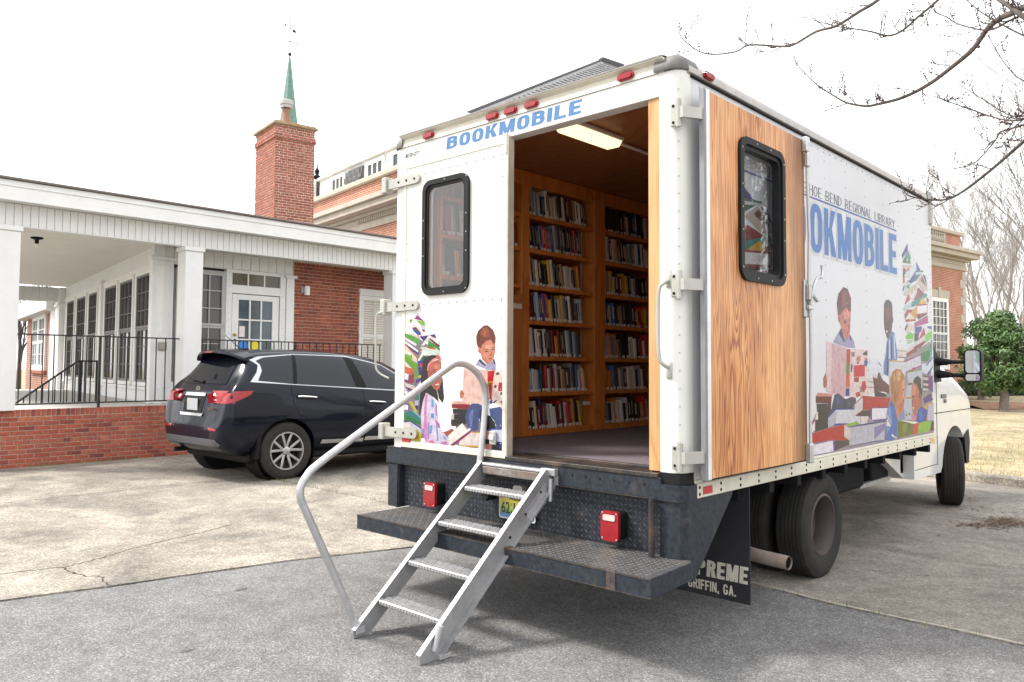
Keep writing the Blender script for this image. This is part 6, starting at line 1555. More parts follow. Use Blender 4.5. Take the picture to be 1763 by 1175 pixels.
part(MB().tube([(-.18,5.36,1.57), (-.03,5.36,1.565), (.09,5.38,1.565)], [.05,.022,.018], 10).tube([(-.18,5.36,1.44), (-.03,5.36,1.43), (.09,5.38,1.425)], [.05,.024,.02], 10), 'mirror_arm', BLACKR, mr_, 50)
part(MB().prism([(4.98,1.35), (5.46,1.36), (5.40,1.60), (5.22,1.72), (5.10,1.86), (4.98,1.9)], lambda u, v, d: (d, u, v), -.205, -.165), 'mirror_mount', BLACKR, mr_)
# ---------------------------------------------------------------- books
BOOKM = mat('book_cover', (1,1,1), .4, var=.18, vs=18, objcol=True)
STICK = mat('spine_sticker', (.66,.65,.62), .6)
BANDM = mat('title_band', (1,1,1), .5, var=.1, objcol=True)
bkm = MB()      # unit book: x depth(0..1 back), spine towards +x, y thickness 0..1, z height 0..1
bkm.add([(0,0,0), (0,1,0), (0,1,1), (0,0,1), (.955,0,0), (.955,1,0), (.955,1,1), (.955,0,1), (1,.2,0), (1,.8,0), (1,.8,1), (1,.2,1)],
        [(3,2,1,0), (0,4,7,3), (1,2,6,5), (0,1,5,9,8,4), (3,7,11,10,6,2), (4,8,11,7), (8,9,10,11), (9,5,6,10)])
BKME = bkm.mesh('book', BOOKM)
SKME = MB().box(1.001, 1.012, .16, .84, .02, .13).mesh('spine_label', STICK)
TBME = MB().box(1.001, 1.008, .34, .66, .30, .86).mesh('title_band', BANDM)
PAL = [('black',(.015,.015,.018)), ('black',(.02,.018,.018)), ('dark brown',(.06,.03,.02)), ('navy',(.02,.03,.09)), ('dark red',(.20,.02,.025)), ('red',(.42,.03,.03)), ('white',(.62,.61,.58)),
       ('cream',(.55,.47,.34)), ('grey',(.25,.25,.26)), ('blue',(.04,.14,.40)), ('pale blue',(.20,.38,.55)), ('yellow',(.58,.40,.04)), ('orange',(.55,.20,.03)), ('green',(.06,.20,.08)), ('lime green',(.30,.42,.06)), ('tan',(.36,.22,.11)), ('purple',(.12,.05,.18)), ('pink',(.55,.10,.24))]
BIAS = {6: 'KKKKBKWCKKTKRKGDWL', 5: 'LWPRRDKBWKKTKGBWKK', 4: 'KWOKYTKWKOYKTWYKOT', 3: 'KWKGKYYKKRRKDLOBPK', 2: 'KRYOBKWWWLWKWKBRWL', 1: 'RWOKBKLROYWWWGBWTN', 0: 'WKKGWDRKYRWKRKOWNK'}
LET = {'K':0,'D':2,'N':3,'M':4,'R':5,'W':6,'C':7,'G':8,'B':9,'L':10,'Y':11,'O':12,'E':13,'P':16,'T':15}
ORD = ['first','second','third','fourth','fifth','sixth','seventh','eighth','ninth','tenth','eleventh','twelfth','thirteenth','fourteenth','fifteenth','sixteenth','seventeenth','eighteenth','nineteenth','twentieth','twenty-first','twenty-second','twenty-third','twenty-fourth','twenty-fifth','twenty-sixth','twenty-seventh','twenty-eighth']
rk = random.Random(21); NB = 0
def put_books(y0, y1, shelf, bay, thick, lean, hs):
    global NB
    y = y0; i = 0; z = SHZ[shelf]+.002; row = ORD[6-shelf]; le = R(lean)
    while True:
        t = rk.uniform(*thick)
        if y+t > y1 or i >= len(ORD): break
        h = rk.uniform(*hs); d = rk.uniform(.125,.16); a = le*rk.uniform(.75,1.15)
        k = LET[BIAS[shelf][rk.randrange(18)]] if rk.random() < .62 else rk.choice([0,0,1,2,3,6,6,8,4,7])
        cn, c = PAL[k]; v = rk.uniform(.75,1.25); c = tuple(x*v for x in c)
        lift = t*math.sin(abs(a))
        M = Matrix.Translation((-2.072-d+rk.uniform(-.006,.004), y+(lift*0), z+ (t*math.sin(a) if a < 0 else 0)*0)) @ Matrix.Translation((0, t if a > 0 else 0, 0)) @ Matrix.Rotation(a, 4, 'X') @ Matrix.Translation((0, -t if a > 0 else 0, 0)) @ Matrix.Diagonal((d, t, h, 1))
        o = inst('book', BKME, None, M); o.color = (*c, 1)
        tw = 'slim' if t < thick[0]+(thick[1]-thick[0])*.33 else ('thick' if t > thick[0]+(thick[1]-thick[0])*.7 else '')
        tag(o, ('%s %s book, %s from left on %s shelf from top, %s bookcase bay' % (tw, cn, ORD[i], row, bay)).strip().replace('  ', ' '), 'book', 'books on the shelves inside the truck')
        if rk.random() < .93: inst('spine_label', SKME, o, M)
        if rk.random() < .5:
            tb = inst('title_band', TBME, o, M); bc_ = PAL[rk.choice([6,7,0,8,11,15])][1]; tb.color = (*bc_, 1)
        y += t/math.cos(a)+rk.uniform(.0005,.004); i += 1; NB += 1
for s in range(7):
    put_books(1.083, 1.885+rk.uniform(-.09,.02), s, 'left', (.020,.044), rk.uniform(7,10), (.175,.240))
for s in range(7):
    put_books(2.115, 2.86, s, 'right', (.032,.060), rk.uniform(4,8), (.17,.235))
for s in (3, 4, 5):
    put_books(.15, .46, s, 'window side', (.032,.055), 5, (.19,.23))
for s in range(3, 7):
    put_books(.74, .97, s, 'narrow end', (.035,.06), 7, (.18,.22))
# ---------------------------------------------------------------- aluminium steps
ALUD = mat('dull_aluminium', (.33,.33,.335), .45, metal=.45, var=.18, vs=10, bump=.08, bs=90)
ALUT = mat('tread_aluminium', (.34,.34,.34), .42, metal=.5, var=.2, vs=20)
ST = thing('boarding_steps', 'folding aluminium boarding steps with bent tube handrail at the truck door', 'steps', (-1.18, -.9, 0))
XL, XR = -1.43, -.875
def stringer(x):
    # channel section along (y,z)
    p0 = Vector((x, -.975, .045)); p1 = Vector((x, -.045, .845)); d = (p1-p0).normalized()
    b = MB(); n = Vector((0, -d.z, d.y))
    prof = [(p0-n*.055-d*.05), (p0+n*.055-d*.075), (p1+n*.055), (p1-n*.055+d*.03)]
    pass; prof[1].z = max(prof[1].z, .03)
    q = [(v_.y, v_.z) for v_ in prof]
    q = [(-.937, .004), (-1.04, .004), q[1], q[2], q[3]]
    q[1] = (-1.04, .004); q[2] = (-1.045, .045)
    b.prism(q, lambda u, v, dd: (x+dd, u, v), -.004, .004)
    return b, n, d, p0, p1
for x, s in ((XL, 1), (XR, -1)):
    b, n, d, p0, p1 = stringer(x)
    so = part(b, 'stringer', ALUD, ST)
    fl_ = MB()
    c0 = Vector((x, -1.045, .047)); c1 = p1+n*.055
    fl_.beam(c0+Vector((s*.006,0,0)), c1+Vector((s*.006,0,0)), .032, .007, upv=n, b=.002)
    part(fl_, 'stringer_flange', ALU, so)
    lo = MB(); lo.beam(Vector((x-s*.018,-.925,.017)), p1-n*.052+Vector((-s*.018,0,0)), .036, .006, upv=n); part(lo, 'lower_flange', ALUD, so)
def on(t, off=0.0):
    p0 = Vector((0,-.975,.045)); p1 = Vector((0,-.045,.845)); d = (p1-p0).normalized(); n = Vector((0,-d.z,d.y)); q = p0+(p1-p0)*t+n*off; return q.y, q.z
for zt in (.175, .355, .550, .735):
    t = (zt-.045)/.80; y_, z_ = on(t, .012)
    tr_ = part(MB().box(XL+.005, XR-.005, y_-.058, y_+.062, z_-.028, z_, .006), 'tread', ALUT, ST)
    gr = MB()
    for i in range(17):
        xx = XL+.035+i*.0285
        for j in range(3):
            yy = y_-.042+j*.042; k = 1 if (i+j) % 2 else -1
            gr.box(-.012, .012, -.0035, .0035, 0, .005, .0, Matrix.Translation((xx, yy, z_)) @ Matrix.Rotation(R(42*k), 4, 'Z'))
    o = part(gr, 'tread_grip', ALU, tr_); o['kind'] = 'stuff'
    fr_ = MB()
    for i in range(20): fr_.box(XL+.03+i*.025, XL+.042+i*.025, y_-.0605, y_-.058, z_-.022, z_-.008)
    o = part(fr_, 'tread_teeth', mat('teeth_metal', (.45,.45,.45), .5, metal=.5), tr_); o['kind'] = 'stuff'  # teeth in a paler grey metal than the tread
part(MB().box(XL+.004, XR-.004, -.085, -.028, .862, .878, .003).box(XL+.004, XR-.004, -.036, -.028, .80, .8615, .002), 'top_bar', ALU, ST)
part(MB().box(XL+.03, XR-.05, -.090, -.0855, .815, .858, .002), 'top_bar_wear', rusty('worn_bar', (.25,.22,.2), (.20,.13,.09), .2, .4, .4), ST)
part(MB().box(XR-.06, XR+.05, -.06, -.022, .845, .885, .003).box(XR+.02, XR+.05, -.03, -.0225, .79, .845), 'hook_bracket', ALU, ST)
HR = [(-1.452,-1.005,.035), (-1.452,-1.10,.25), (-1.452,-1.24,.53), (-1.452,-1.345,.74), (-1.452,-1.372,.80), (-1.452,-1.372,.855), (-1.452,-1.34,.905), (-1.452,-1.27,.965), (-1.452,-.95,1.145), (-1.452,-.55,1.365), (-1.452,-.33,1.485), (-1.452,-.255,1.508), (-1.452,-.17,1.495), (-1.452,-.09,1.45), (-1.452,-.035,1.38), (-1.452,-.012,1.28), (-1.452,-.025,1.10), (-1.452,-.055,.90), (-1.452,-.075,.80), (-1.452,-.105,.745), (-1.452,-.17,.695), (-1.452,-.20,.675)]
part(MB().tube(smooth_path(HR, 4), .021, 14), 'handrail', ALU, ST, 50)
part(MB().tube([(XR+.012,-.955,.055), (XR+.028,-.925,.175)], .016, 10), 'side_tube', ALU, ST, 50); part(MB().tube([(XR+.03,-.075,.70), (XR+.03,-.07,.83)], .014, 10), 'side_tube', ALU, ST, 50)
part(MB().box(XR-.01, XR+.035, -.93, -.86, .004, .03, .003), 'foot', ALU, ST); part(MB().box(XL-.035, XL+.012, -1.03, -.97, .02, .06, .003), 'rail_foot', ALU, ST)
bo = MB()
for t in (.62, .76, .90):
    y_, z_ = on(t, -.01); bo.lathe([(0,.008), (.008,.006), (.008,0)], (XR+.004, y_, z_), (1,0,0), 6)
part(bo, 'stringer_bolt', DARKM, ST)
part(MB().beam((XR+.002,-.24,.62), (XR+.002,-.02,.80), .008, .09), 'stringer_plate', ALU, ST)
# ---------------------------------------------------------------- dark parked car
CARP = mat('car_paint', (.0035,.0055,.013), .25, var=.05, coat=.38, spec=.12)
TRIMC = mat('satin_chrome', (.50,.51,.52), .25, metal=.9, var=.03)
CARG = mat('car_glass', (.008,.010,.016), .03, var=.1, vs=2, spec=.45)
CARB = mat('car_trim_black', (.008,.008,.009), .6, spec=.2)
car = thing('parked_car', 'dark blue black family car parked at the brick wall beside the truck', 'car', (-7.97, .83+2.4, 0))
CX0, CY0 = -7.97, .83
def lerp_tab(tab, y):
    if y <= tab[0][0]: return tab[0][1]
    for (a, u), (b_, v_) in zip(tab, tab[1:]):
        if y <= b_: t = (y-a)/(b_-a); return u+(v_-u)*t
    return tab[-1][1]
ZR = [(0,.72), (.03,.78), (.07,.98), (.11,1.12), (.17,1.20), (.30,1.35), (.45,1.52), (.56,1.655), (.8,1.70), (1.3,1.725), (1.9,1.715), (2.5,1.67), (2.9,1.59), (3.4,1.36), (3.75,1.13), (4.2,1.05), (4.6,.96), (4.85,.80), (4.97,.62)]
WF = [(0,.70), (.03,.82), (.08,.90), (.16,.95), (.35,.985), (1,1), (4.2,1), (4.6,.96), (4.85,.86), (4.97,.68)]
ZB = [(0,.46), (.1,.40), (.3,.34), (1,.30), (4,.30), (4.7,.32), (4.97,.40)]
WR = [(0,.70), (.3,.66), (.55,.62), (1.2,.67), (2.2,.67), (2.9,.62), (3.4,.60), (3.8,.70), (5,.75)]
ZBELT = [(0,1.26), (.5,1.26), (1.3,1.22), (2.3,1.15), (2.8,1.12), (3.6,1.08), (5,1.0)]
ys = [0,.03,.07,.11,.17,.24,.30,.38,.46,.56,.68,.8,1.0,1.3,1.6,1.9,2.2,2.5,2.7,2.9,3.15,3.4,3.6,3.75,4.0,4.3,4.6,4.75,4.87,4.97]
YS = lambda y: y if y > 1.07 else 1.07-(1.07-y)*.83
sec = []
for y in ys:
    zr = lerp_tab(ZR, y); f = lerp_tab(WF, y); zb = lerp_tab(ZB, y); wr = lerp_tab(WR, y); be = lerp_tab(ZBELT, y)
    raw = [(0,zb), (.70,zb), (.86,zb+.03), (.935,zb+.14), (.965,.62), (.975,.80), (.965,.95), (.93,be-.10), (.895,be), ((.895+wr)/2+.03,(be+zr)/2-.01), (wr+.03,zr-.075), (wr-.08,zr-.025), (wr*.5,zr-.004), (0,zr)]
    ep = [0,0,0,.10,.08,.07,.06,.055,.05,.04,.03,.02,.005,0]; q = []
    for (x, z), e in zip(raw, ep):
        z2 = min(z, zr-e) if e else min(z, zr); q.append((x*f, max(z2, zb)))
    sec.append(q)
b = MB(); n = len(sec[0]); vs = []; fs = []; m_ = 2*n-2
for y, q in zip(ys, sec):
    y = YS(y); vs += [(x, y, z) for x, z in q]+[(-x, y, z) for x, z in q[-2:0:-1]]
for i in range(len(ys)-1):
    for k in range(m_): fs.append((i*m_+k, i*m_+(k+1) % m_, (i+1)*m_+(k+1) % m_, (i+1)*m_+k))
fs.append(tuple(range(m_-1, -1, -1))); fs.append(tuple((len(ys)-1)*m_+k for k in range(m_)))
b.add(vs, fs); bme_ = b.mesh('body', CARP)
tmp = bpy.data.objects.new('tmp', bme_); COL.objects.link(tmp); md = tmp.modifiers.new('s', 'SUBSURF'); md.levels = 2; md.render_levels = 2
dg = bpy.context.evaluated_depsgraph_get(); full = bpy.data.meshes.new_from_object(tmp.evaluated_get(dg))
BV = BVHTree.FromPolygons([v_.co.copy() for v_ in full.vertices], [tuple(p_.vertices) for p_ in full.polygons])
WHY = (1.07, 3.97)
cyl = []
for wy in WHY:
    for s in (-1, 1):
        c_ = MB().lathe([(.425,.62), (.425,1.2)], (0, wy, .375), (s,0,0), 40); c_.add([], [])
        co = bpy.data.objects.new('cut', c_.mesh('cut')); COL.objects.link(co); cyl.append(co)
tmp.modifiers.clear(); tmp.data = full
for co in cyl:
    md = tmp.modifiers.new('b', 'BOOLEAN'); md.object = co; md.operation = 'DIFFERENCE'; md.solver = 'EXACT'
dg = bpy.context.evaluated_depsgraph_get(); dg.update(); cut = bpy.data.meshes.new_from_object(tmp.evaluated_get(dg))
bpy.data.objects.remove(tmp)
for co in cyl: bpy.data.objects.remove(co)
cut.materials.clear(); cut.materials.append(CARP)
cut.polygons.foreach_set('use_smooth', [True]*len(cut.polygons)); cut.set_sharp_from_angle(angle=R(40))
MCAR = Matrix.Translation((CX0, CY0, 0))
inst('body', cut, car, MCAR)
def drape(name, poly, axis, mt, parent=car, off=.004, step=.04, side=1, smooth=True, label=None):
    """poly in (y,z) for axis 'x' (side=+1 right) or (x,z) for axis 'y' (rear); laid onto the body"""
    if axis == 'x': poly = [(YS(a), c) for a, c in poly]
    P = []
    for i in range(len(poly)):
        a = Vector(poly[i]); c = Vector(poly[(i+1) % len(poly)]); k = max(1, int((c-a).length/step))
        P += [a+(c-a)*(j/k) for j in range(k)]
    nb = len(P); x0 = min(p_.x for p_ in P); x1 = max(p_.x for p_ in P); y0 = min(p_.y for p_ in P); y1 = max(p_.y for p_ in P)
    G_ = [Vector((x0+step*(i+.5), y0+step*(j+.5))) for i in range(int((x1-x0)/step)) for j in range(int((y1-y0)/step))]
    area = sum(P[i].x*P[(i+1) % nb].y-P[(i+1) % nb].x*P[i].y for i in range(nb)); ids = list(range(nb)) if area > 0 else list(range(nb))[::-1]
    V, E, F, a_, b_, c_ = delaunay_2d_cdt(P+G_, [], [ids], 1, 1e-5)
    vs = []
    for v_ in V:
        if axis == 'x': h = BV.ray_cast(Vector((2*side, v_.x, v_.y)), Vector((-side,0,0)))
        else: h = BV.ray_cast(Vector((v_.x, -2, v_.y)), Vector((0,1,0)))
        if h[0] is None: vs.append(Vector((.5*side, v_.x, v_.y)) if axis == 'x' else Vector((v_.x, .3, v_.y)))
        else: vs.append(h[0]+h[1].normalized()*off*(1 if h[1].dot(Vector((side,0,0) if axis == 'x' else (0,-1,0))) > 0 else -1))
    bb = MB().add(vs, [f for f, o_ in zip(F, c_) if o_]); return part(bb, name, mt, parent, 60 if smooth else None, M=MCAR, label=label)
for s in (1, -1):
    drape('window_surround', [(.47,1.275), (.61,1.40), (.665,1.49), (.58,1.56), (.72,1.603), (1.28,1.645), (2.14,1.632), (2.76,1.512), (3.2,1.295), (3.25,1.11), (2.76,1.132), (2.32,1.161), (1.22,1.231)], 'x', TRIMC, side=s, off=.004)
    for q in ([(.60,1.292), (.705,1.42), (.705,1.50), (.66,1.545), (.80,1.59), (1.24,1.628), (1.17,1.245)], [(1.23,1.242), (1.30,1.632), (2.07,1.617), (2.18,1.183)], [(2.37,1.173), (2.21,1.60), (2.76,1.495), (3.12,1.305), (3.17,1.13), (2.76,1.147)]):
        drape('side_window', q, 'x', CARG, side=s, off=.009)
    drape('window_pillar', [(1.175,1.245), (1.245,1.628), (1.295,1.632), (1.225,1.242)], 'x', CARB, side=s, off=.010); drape('window_pillar', [(2.185,1.183), (2.075,1.617), (2.205,1.60), (2.365,1.173)], 'x', CARB, side=s, off=.010)
    drape('tail_light', [(.012,1.12), (.15,1.16), (.49,1.165), (.45,1.12), (.22,1.035), (.12,1.01), (.012,1.01)], 'x', RED, side=s, off=.008)
    for (a, c) in ((1.22,1.50), (2.38,2.66)):
        z0 = 1.085-(a-1.22)*.085
        hd = part(MB().tube([(s*.955,a,z0-.004), (s*.995,a+.03,z0), (s*.998,(a+c)/2,z0-.008), (s*.995,c-.03,z0-.018), (s*.955,c,z0-.022)], .014, 8), 'door_handle', CHROME, car, 50, M=MCAR)
        drape('handle_cup', [(a+.06,z0-.04), (c-.06,z0-.055), (c-.08,z0+.01), (a+.08,z0+.02)], 'x', CARB, side=s, off=.003)
    for (a, c) in ((1.58,2.285), (2.30,3.2)): drape('door_moulding', [(a,.440), (c,.425), (c,.475), (a+.02,.492)], 'x', CHROME, side=s, off=.012)
    for q in ([(1.135,1.24), (1.15,1.0), (1.23,.84), (1.36,.80)], [(2.295,1.16), (2.30,.80), (2.30,.36)], [(1.49,.36), (3.3,.36)]):
        pts = []
        for i in range(len(q)-1):
            for k in range(8):
                yy = q[i][0]+(q[i+1][0]-q[i][0])*k/8; zz = q[i][1]+(q[i+1][1]-q[i][1])*k/8; h = BV.ray_cast(Vector((2*s,yy,zz)), Vector((-s,0,0)))
                if h[0]: pts.append(h[0])
        part(MB().tube(pts, .005, 5), 'panel_seam', CARB, car, M=MCAR)
    drape('sill_trim', [(1.50,.365), (3.45,.365), (3.45,.31), (1.50,.31)], 'x', CARB, side=s, off=.010)
    part(MB().prism([(.62,.30), (.66,.30), (.70,.62), (.64,.56)], lambda u, v, d: (d, u, v), s*.80, s*.955), 'mud_guard', CARB, car, M=MCAR)
for x in (-1, 1):
    drape('tail_light', [(x*.36,1.10), (x*.40,1.035), (x*.62,1.005), (x*.91,1.01), (x*.91,1.135), (x*.62,1.135)][::1], 'y', RED, off=.006)
    drape('reverse_lamp', [(x*.40,1.095), (x*.44,1.05), (x*.60,1.04), (x*.60,1.10)], 'y', mat('lamp_clear', (.75,.70,.68), .2), off=.011)
    drape('rear_reflector', [(x*.52,.70), (x*.54,.665), (x*.72,.665), (x*.74,.69)], 'y', RED, off=.006, step=.03)
drape('rear_window', [(-.60,1.245), (.60,1.245), (.52,1.53), (-.52,1.53)], 'y', CARG, off=.006)
drape('chrome_bar', [(-.29,1.085), (.29,1.085), (.27,1.125), (-.27,1.125)], 'y', CHROME, off=.012, step=.03)
drape('chrome_bar', [(-.33,.865), (.33,.865), (.30,.83), (-.30,.83)], 'y', CHROME, off=.014, step=.03)
drape('plate_recess', [(-.29,1.08), (.29,1.08), (.26,.87), (-.26,.87)], 'y', CARB, off=.004)
drape('bumper_trim', [(-.78,.50), (-.70,.56), (.70,.56), (.78,.50), (.74,.47), (-.74,.47)], 'y', mat('bumper_grey', (.07,.07,.075), .5), off=.010)
h = BV.ray_cast(Vector((0,-2,.98)), Vector((0,1,0)))[0]
lp2 = part(MB().box(-.15, .15, h.y-.022, h.y-.014, .90, 1.055, .003), 'licence_plate', mat('orange_plate', (.55,.42,.30), .4, col2=(.25,.38,.5), vs=9), car, M=MCAR)
h = BV.ray_cast(Vector((0,-2,1.18)), Vector((0,1,0)))[0]
eb = MB(); ring(eb, [(.055*math.cos(a*.3307), 1.18+.032*math.sin(a*.3307)) for a in range(19)], [(.044*math.cos(a*.3307), 1.18+.023*math.sin(a*.3307)) for a in range(19)], YF(h.y), .004, .014); eb.beam((-.03,h.y-.01,1.155), (0,h.y-.01,1.19), .008, .01).beam((.03,h.y-.01,1.155), (0,h.y-.01,1.19), .008, .01)
part(eb, 'emblem', CHROME, car, M=MCAR)
h = BV.ray_cast(Vector((.5,-2,.93)), Vector((0,1,0)))[0]
text_part('model_lettering', 'JX35', CHROME, car, lambda u, v, d: (CX0+u, CY0+h.y-.02-d, v), .43, .60, .905, .95, .002, bold=.02)
# roof spoiler, wiper, aerial
spm = MB(); vs = []; fs = []
for i in range(13):
    u = -1+i/6; x = u*.66; yb = .44+.14*abs(u)**2.5; zt = 1.688-.10*abs(u)**3; 
    vs += [(x, yb, zt-.035), (x, yb+.01, zt-.005), (x*.98, .72, zt+.028), (x*.98, .70, zt-.05)]
for i in range(12):
    for k in range(4): fs.append((i*4+k, i*4+(k+1) % 4, (i+1)*4+(k+1) % 4, (i+1)*4+k))
fs += [(0,1,2,3), (48,49,50,51)]; spm.add(vs, fs)
spo = part(spm, 'roof_spoiler', CARP, car, 45, M=MCAR)
part(MB().box(-.10, .10, .428, .44, 1.655, 1.672, .003), 'brake_light', RED, spo, M=MCAR)
h1 = BV.ray_cast(Vector((0,-2,1.27)), Vector((0,1,0)))[0]
part(MB().tube([(-.02,h1.y-.02,1.27), (-.18,h1.y-.015,1.29), (-.38,h1.y-.012,1.315)], .012, 6).box(-.05,.04,h1.y-.03,h1.y,1.255,1.29,.006), 'rear_wiper', CARB, car, M=MCAR)
part(MB().tube([(0,.90,1.70), (0,.66,1.90)], [.007,.003], 6).box(-.03,.03,.86,1.0,1.69,1.725,.01), 'aerial', CARB, car, M=MCAR)
part(MB().box(-.85, .85, .55, 4.6, .24, .36, .03).tube([(-.45,.20,.36), (-.45,.45,.36)], .03, 8), 'underbody', CARB, car, M=MCAR)
for wy in WHY: 
    for s in (-1, 1): part(MB().lathe([(.428,.925*s), (.428,.60*s), (.0,.60*s)], (0,wy,.375), (1,0,0), 24, cap=False), 'wheel_well', CARB, car, M=MCAR)
# wheels
CT = MB().lathe(tyre_prof(.375, .235, .245), (0,0,0), (1,0,0), 56, closed=True).mesh('tyre', TYRE, 40)
ALY = mat('alloy', (.46,.46,.47), .28, metal=.8, var=.08)
rim_ = MB().lathe([(.250,.10), (.238,.112), (.228,.10), (.222,.05), (.215,-.06), (.0,-.07)], (0,0,0), (1,0,0), 48, cap=False).mesh('rim', mat('rim_dark', (.05,.05,.05), .5), 40)
lip = MB().lathe([(.252,.098), (.246,.114), (.230,.112), (.226,.095)], (0,0,0), (1,0,0), 48, cap=False); 
for i in range(5):
    for sg in (-1, 1):
        a0 = 2*math.pi*i/5+sg*.10+.3; a1 = 2*math.pi*i/5+sg*.30+.3
        r0 = Vector((.075, .05*math.cos(a0), .05*math.sin(a0))); r1 = Vector((.095, .232*math.cos(a1), .232*math.sin(a1)))
        lip.beam(r0, r1, .034, .022, upv=(1,0,0), b=.005)
lip.lathe([(.0,.105), (.035,.105), (.055,.095), (.065,.07), (.06,.03)], (0,0,0), (1,0,0), 24, cap=False)
spk = lip.mesh('spokes', ALY, 40)
for wy in WHY:
    for s in (-1, 1):
        M = MCAR @ Matrix.Translation((s*.835, wy, .375)) @ Matrix.Rotation(0 if s > 0 else math.pi, 4, 'Z')
        w = inst('wheel', CT, car, M); inst('rim', rim_, w, M); inst('spokes', spk, w, M)
        nb_ = MB()
        for i in range(5): a = 2*math.pi*i/5+.9; nb_.lathe([(.0,.098), (.011,.096), (.011,.07)], (0,.05*math.cos(a),.05*math.sin(a)), (1,0,0), 6)
        part(nb_, 'wheel_nuts', CARB, w, M=M)['kind'] = 'stuff'
# ---------------------------------------------------------------- vegetation
BARK = mat('grey_bark', (.17,.14,.115), .9, col2=(.26,.225,.195), vs=12, bump=.5, bs=40)
BARKD = mat('twig_bark', (.055,.042,.04), .9, col2=(.10,.08,.075), vs=20)
BUD = mat('red_buds', (.055,.022,.022), .7, col2=(.10,.045,.04), vs=40)
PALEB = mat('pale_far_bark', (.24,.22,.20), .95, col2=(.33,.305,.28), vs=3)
LEAFM = mat('glossy_leaf', (.04,.095,.026), .40, col2=(.115,.20,.058), vs=3.5)
LEAFD = mat('hedge_leaf', (.022,.036,.016), .6, col2=(.05,.06,.028), vs=3)
rt_ = random.Random(77)
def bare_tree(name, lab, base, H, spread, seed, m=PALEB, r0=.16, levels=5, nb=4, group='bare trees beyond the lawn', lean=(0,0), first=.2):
    rr = random.Random(seed); t = thing(name, lab, 'tree', base, group=group); tb = MB(); cb_ = MB()
    def grow(p, d, L_, r, lv):
        n = 4 if lv < 2 else 3; pts = [p.copy()]; dd = d.copy()
        for i in range(n):
            dd = (dd+Vector((rr.gauss(0,.10), rr.gauss(0,.10), rr.gauss(0,.05)+.06))).normalized(); pts.append(pts[-1]+dd*(L_/n))
        rs = [r*(1-.55*i/n) for i in range(n+1)]
        (tb if lv == 0 else cb_).tube(pts, rs, 6 if lv < 2 else 3, caps=False)
        if lv >= levels: return
        k = nb+(1 if lv == 0 else 0)+rr.randint(0, 1)
        for i in range(k):
            f = (first if lv == 0 else .25)+(1-(first if lv == 0 else .25))*(i+rr.random()*.7)/k; f = min(f, .98); j = min(int(f*n), n-1); q = pts[j]+(pts[j+1]-pts[j])*(f*n-j)
            a = rr.uniform(0, 6.28); s_ = spread*rr.uniform(.6,1.2); side = Vector((math.cos(a), math.sin(a), 0))
            nd = (dd*(1-.35*s_)+side*s_*.75+Vector((0,0,.15))).normalized(); grow(q, nd, L_*rr.uniform(.48,.68), max(rs[j]*.5, .006), lv+1)
    grow(Vector(base), Vector((lean[0], lean[1], 1)).normalized(), H*.62, r0, 0)
    part(tb, 'trunk', m, t, 60); part(cb_, 'crown', m, t); return t
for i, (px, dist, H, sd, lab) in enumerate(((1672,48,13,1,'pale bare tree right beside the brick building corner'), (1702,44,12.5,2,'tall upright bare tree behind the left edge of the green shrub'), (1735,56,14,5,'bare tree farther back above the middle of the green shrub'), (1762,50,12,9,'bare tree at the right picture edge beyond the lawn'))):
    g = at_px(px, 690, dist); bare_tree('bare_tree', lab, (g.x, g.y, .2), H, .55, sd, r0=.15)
# evergreen shrub tree with clear trunk
def leaf_cloud(b, rr, c, rad, n, ls, dens=.75, flat=.7):
    vs = []; fs = []
    for i in range(n):
        u = Vector((rr.gauss(0,1), rr.gauss(0,1), rr.gauss(0,1))).normalized(); k = rr.random()**.45
        p = c+Vector((u.x*rad[0], u.y*rad[1], u.z*rad[2]))*k
        nrm = (u+Vector((rr.gauss(0,.5), rr.gauss(0,.5), rr.gauss(0,.5)+.5))).normalized(); t = nrm.orthogonal().normalized(); a = rr.uniform(0,6.28)
        t = (t*math.cos(a)+nrm.cross(t)*math.sin(a)); w = nrm.cross(t); l = ls*rr.uniform(.7,1.3); q = len(vs)
        vs += [p-t*l, p+w*l*.42+nrm*l*.1, p+t*l, p-w*l*.42+nrm*l*.1]; fs.append((q, q+1, q+2, q+3))
    b.add(vs, fs)
def evergreen(lab, base, H, rad, trunk_h, seed, n_cl=70, per=150, ls=.075):
    rr = random.Random(seed); t = thing('evergreen_tree', lab, 'tree', base); base = Vector(base)
    tb = MB(); tb.tube([base+Vector((0,0,-.1)), base+Vector((.03,.02,trunk_h*.6)), base+Vector((-.02,.05,trunk_h*1.15)), base+Vector((0,0,H*.75))], [.15,.12,.10,.03], 8)
    cb_ = MB()
    for i in range(n_cl):
        f = rr.random(); z = trunk_h+f*(H-trunk_h); prof = math.sin(min(1, (f+.12)/.42)*math.pi/2)*(1 if f < .4 else max(.12, 1-((f-.4)/.6)**1.5))
        a = rr.uniform(0,6.28); k = rr.random()**.5*.86*prof; c = base+Vector((math.cos(a)*rad*k, math.sin(a)*rad*k, z)); s_ = rr.uniform(.22,.42)
        leaf_cloud(cb_, rr, c, (s_*1.15, s_*1.15, s_*.75), per, ls)
        if i % 4 == 0: tb.tube([base+Vector((0,0,min(z-.2, trunk_h+.3*f))), c], [.035,.008], 4)
    part(tb, 'trunk', BARK, t, 60); part(cb_, 'crown', LEAFM, t); return t
g = at_px(1728, 716, 23.0); evergreen('rounded glossy green evergreen tree with pale trunk on the lawn', (g.x, g.y, .25), 2.85, 1.05, .72, 4, 95, 170, .062)
g = at_px(1688, 705, 30.0); evergreen('darker evergreen shrub partly hidden behind the truck mirror', (g.x, g.y, .2), 3.1, .75, .4, 8, 45, 140, .07)
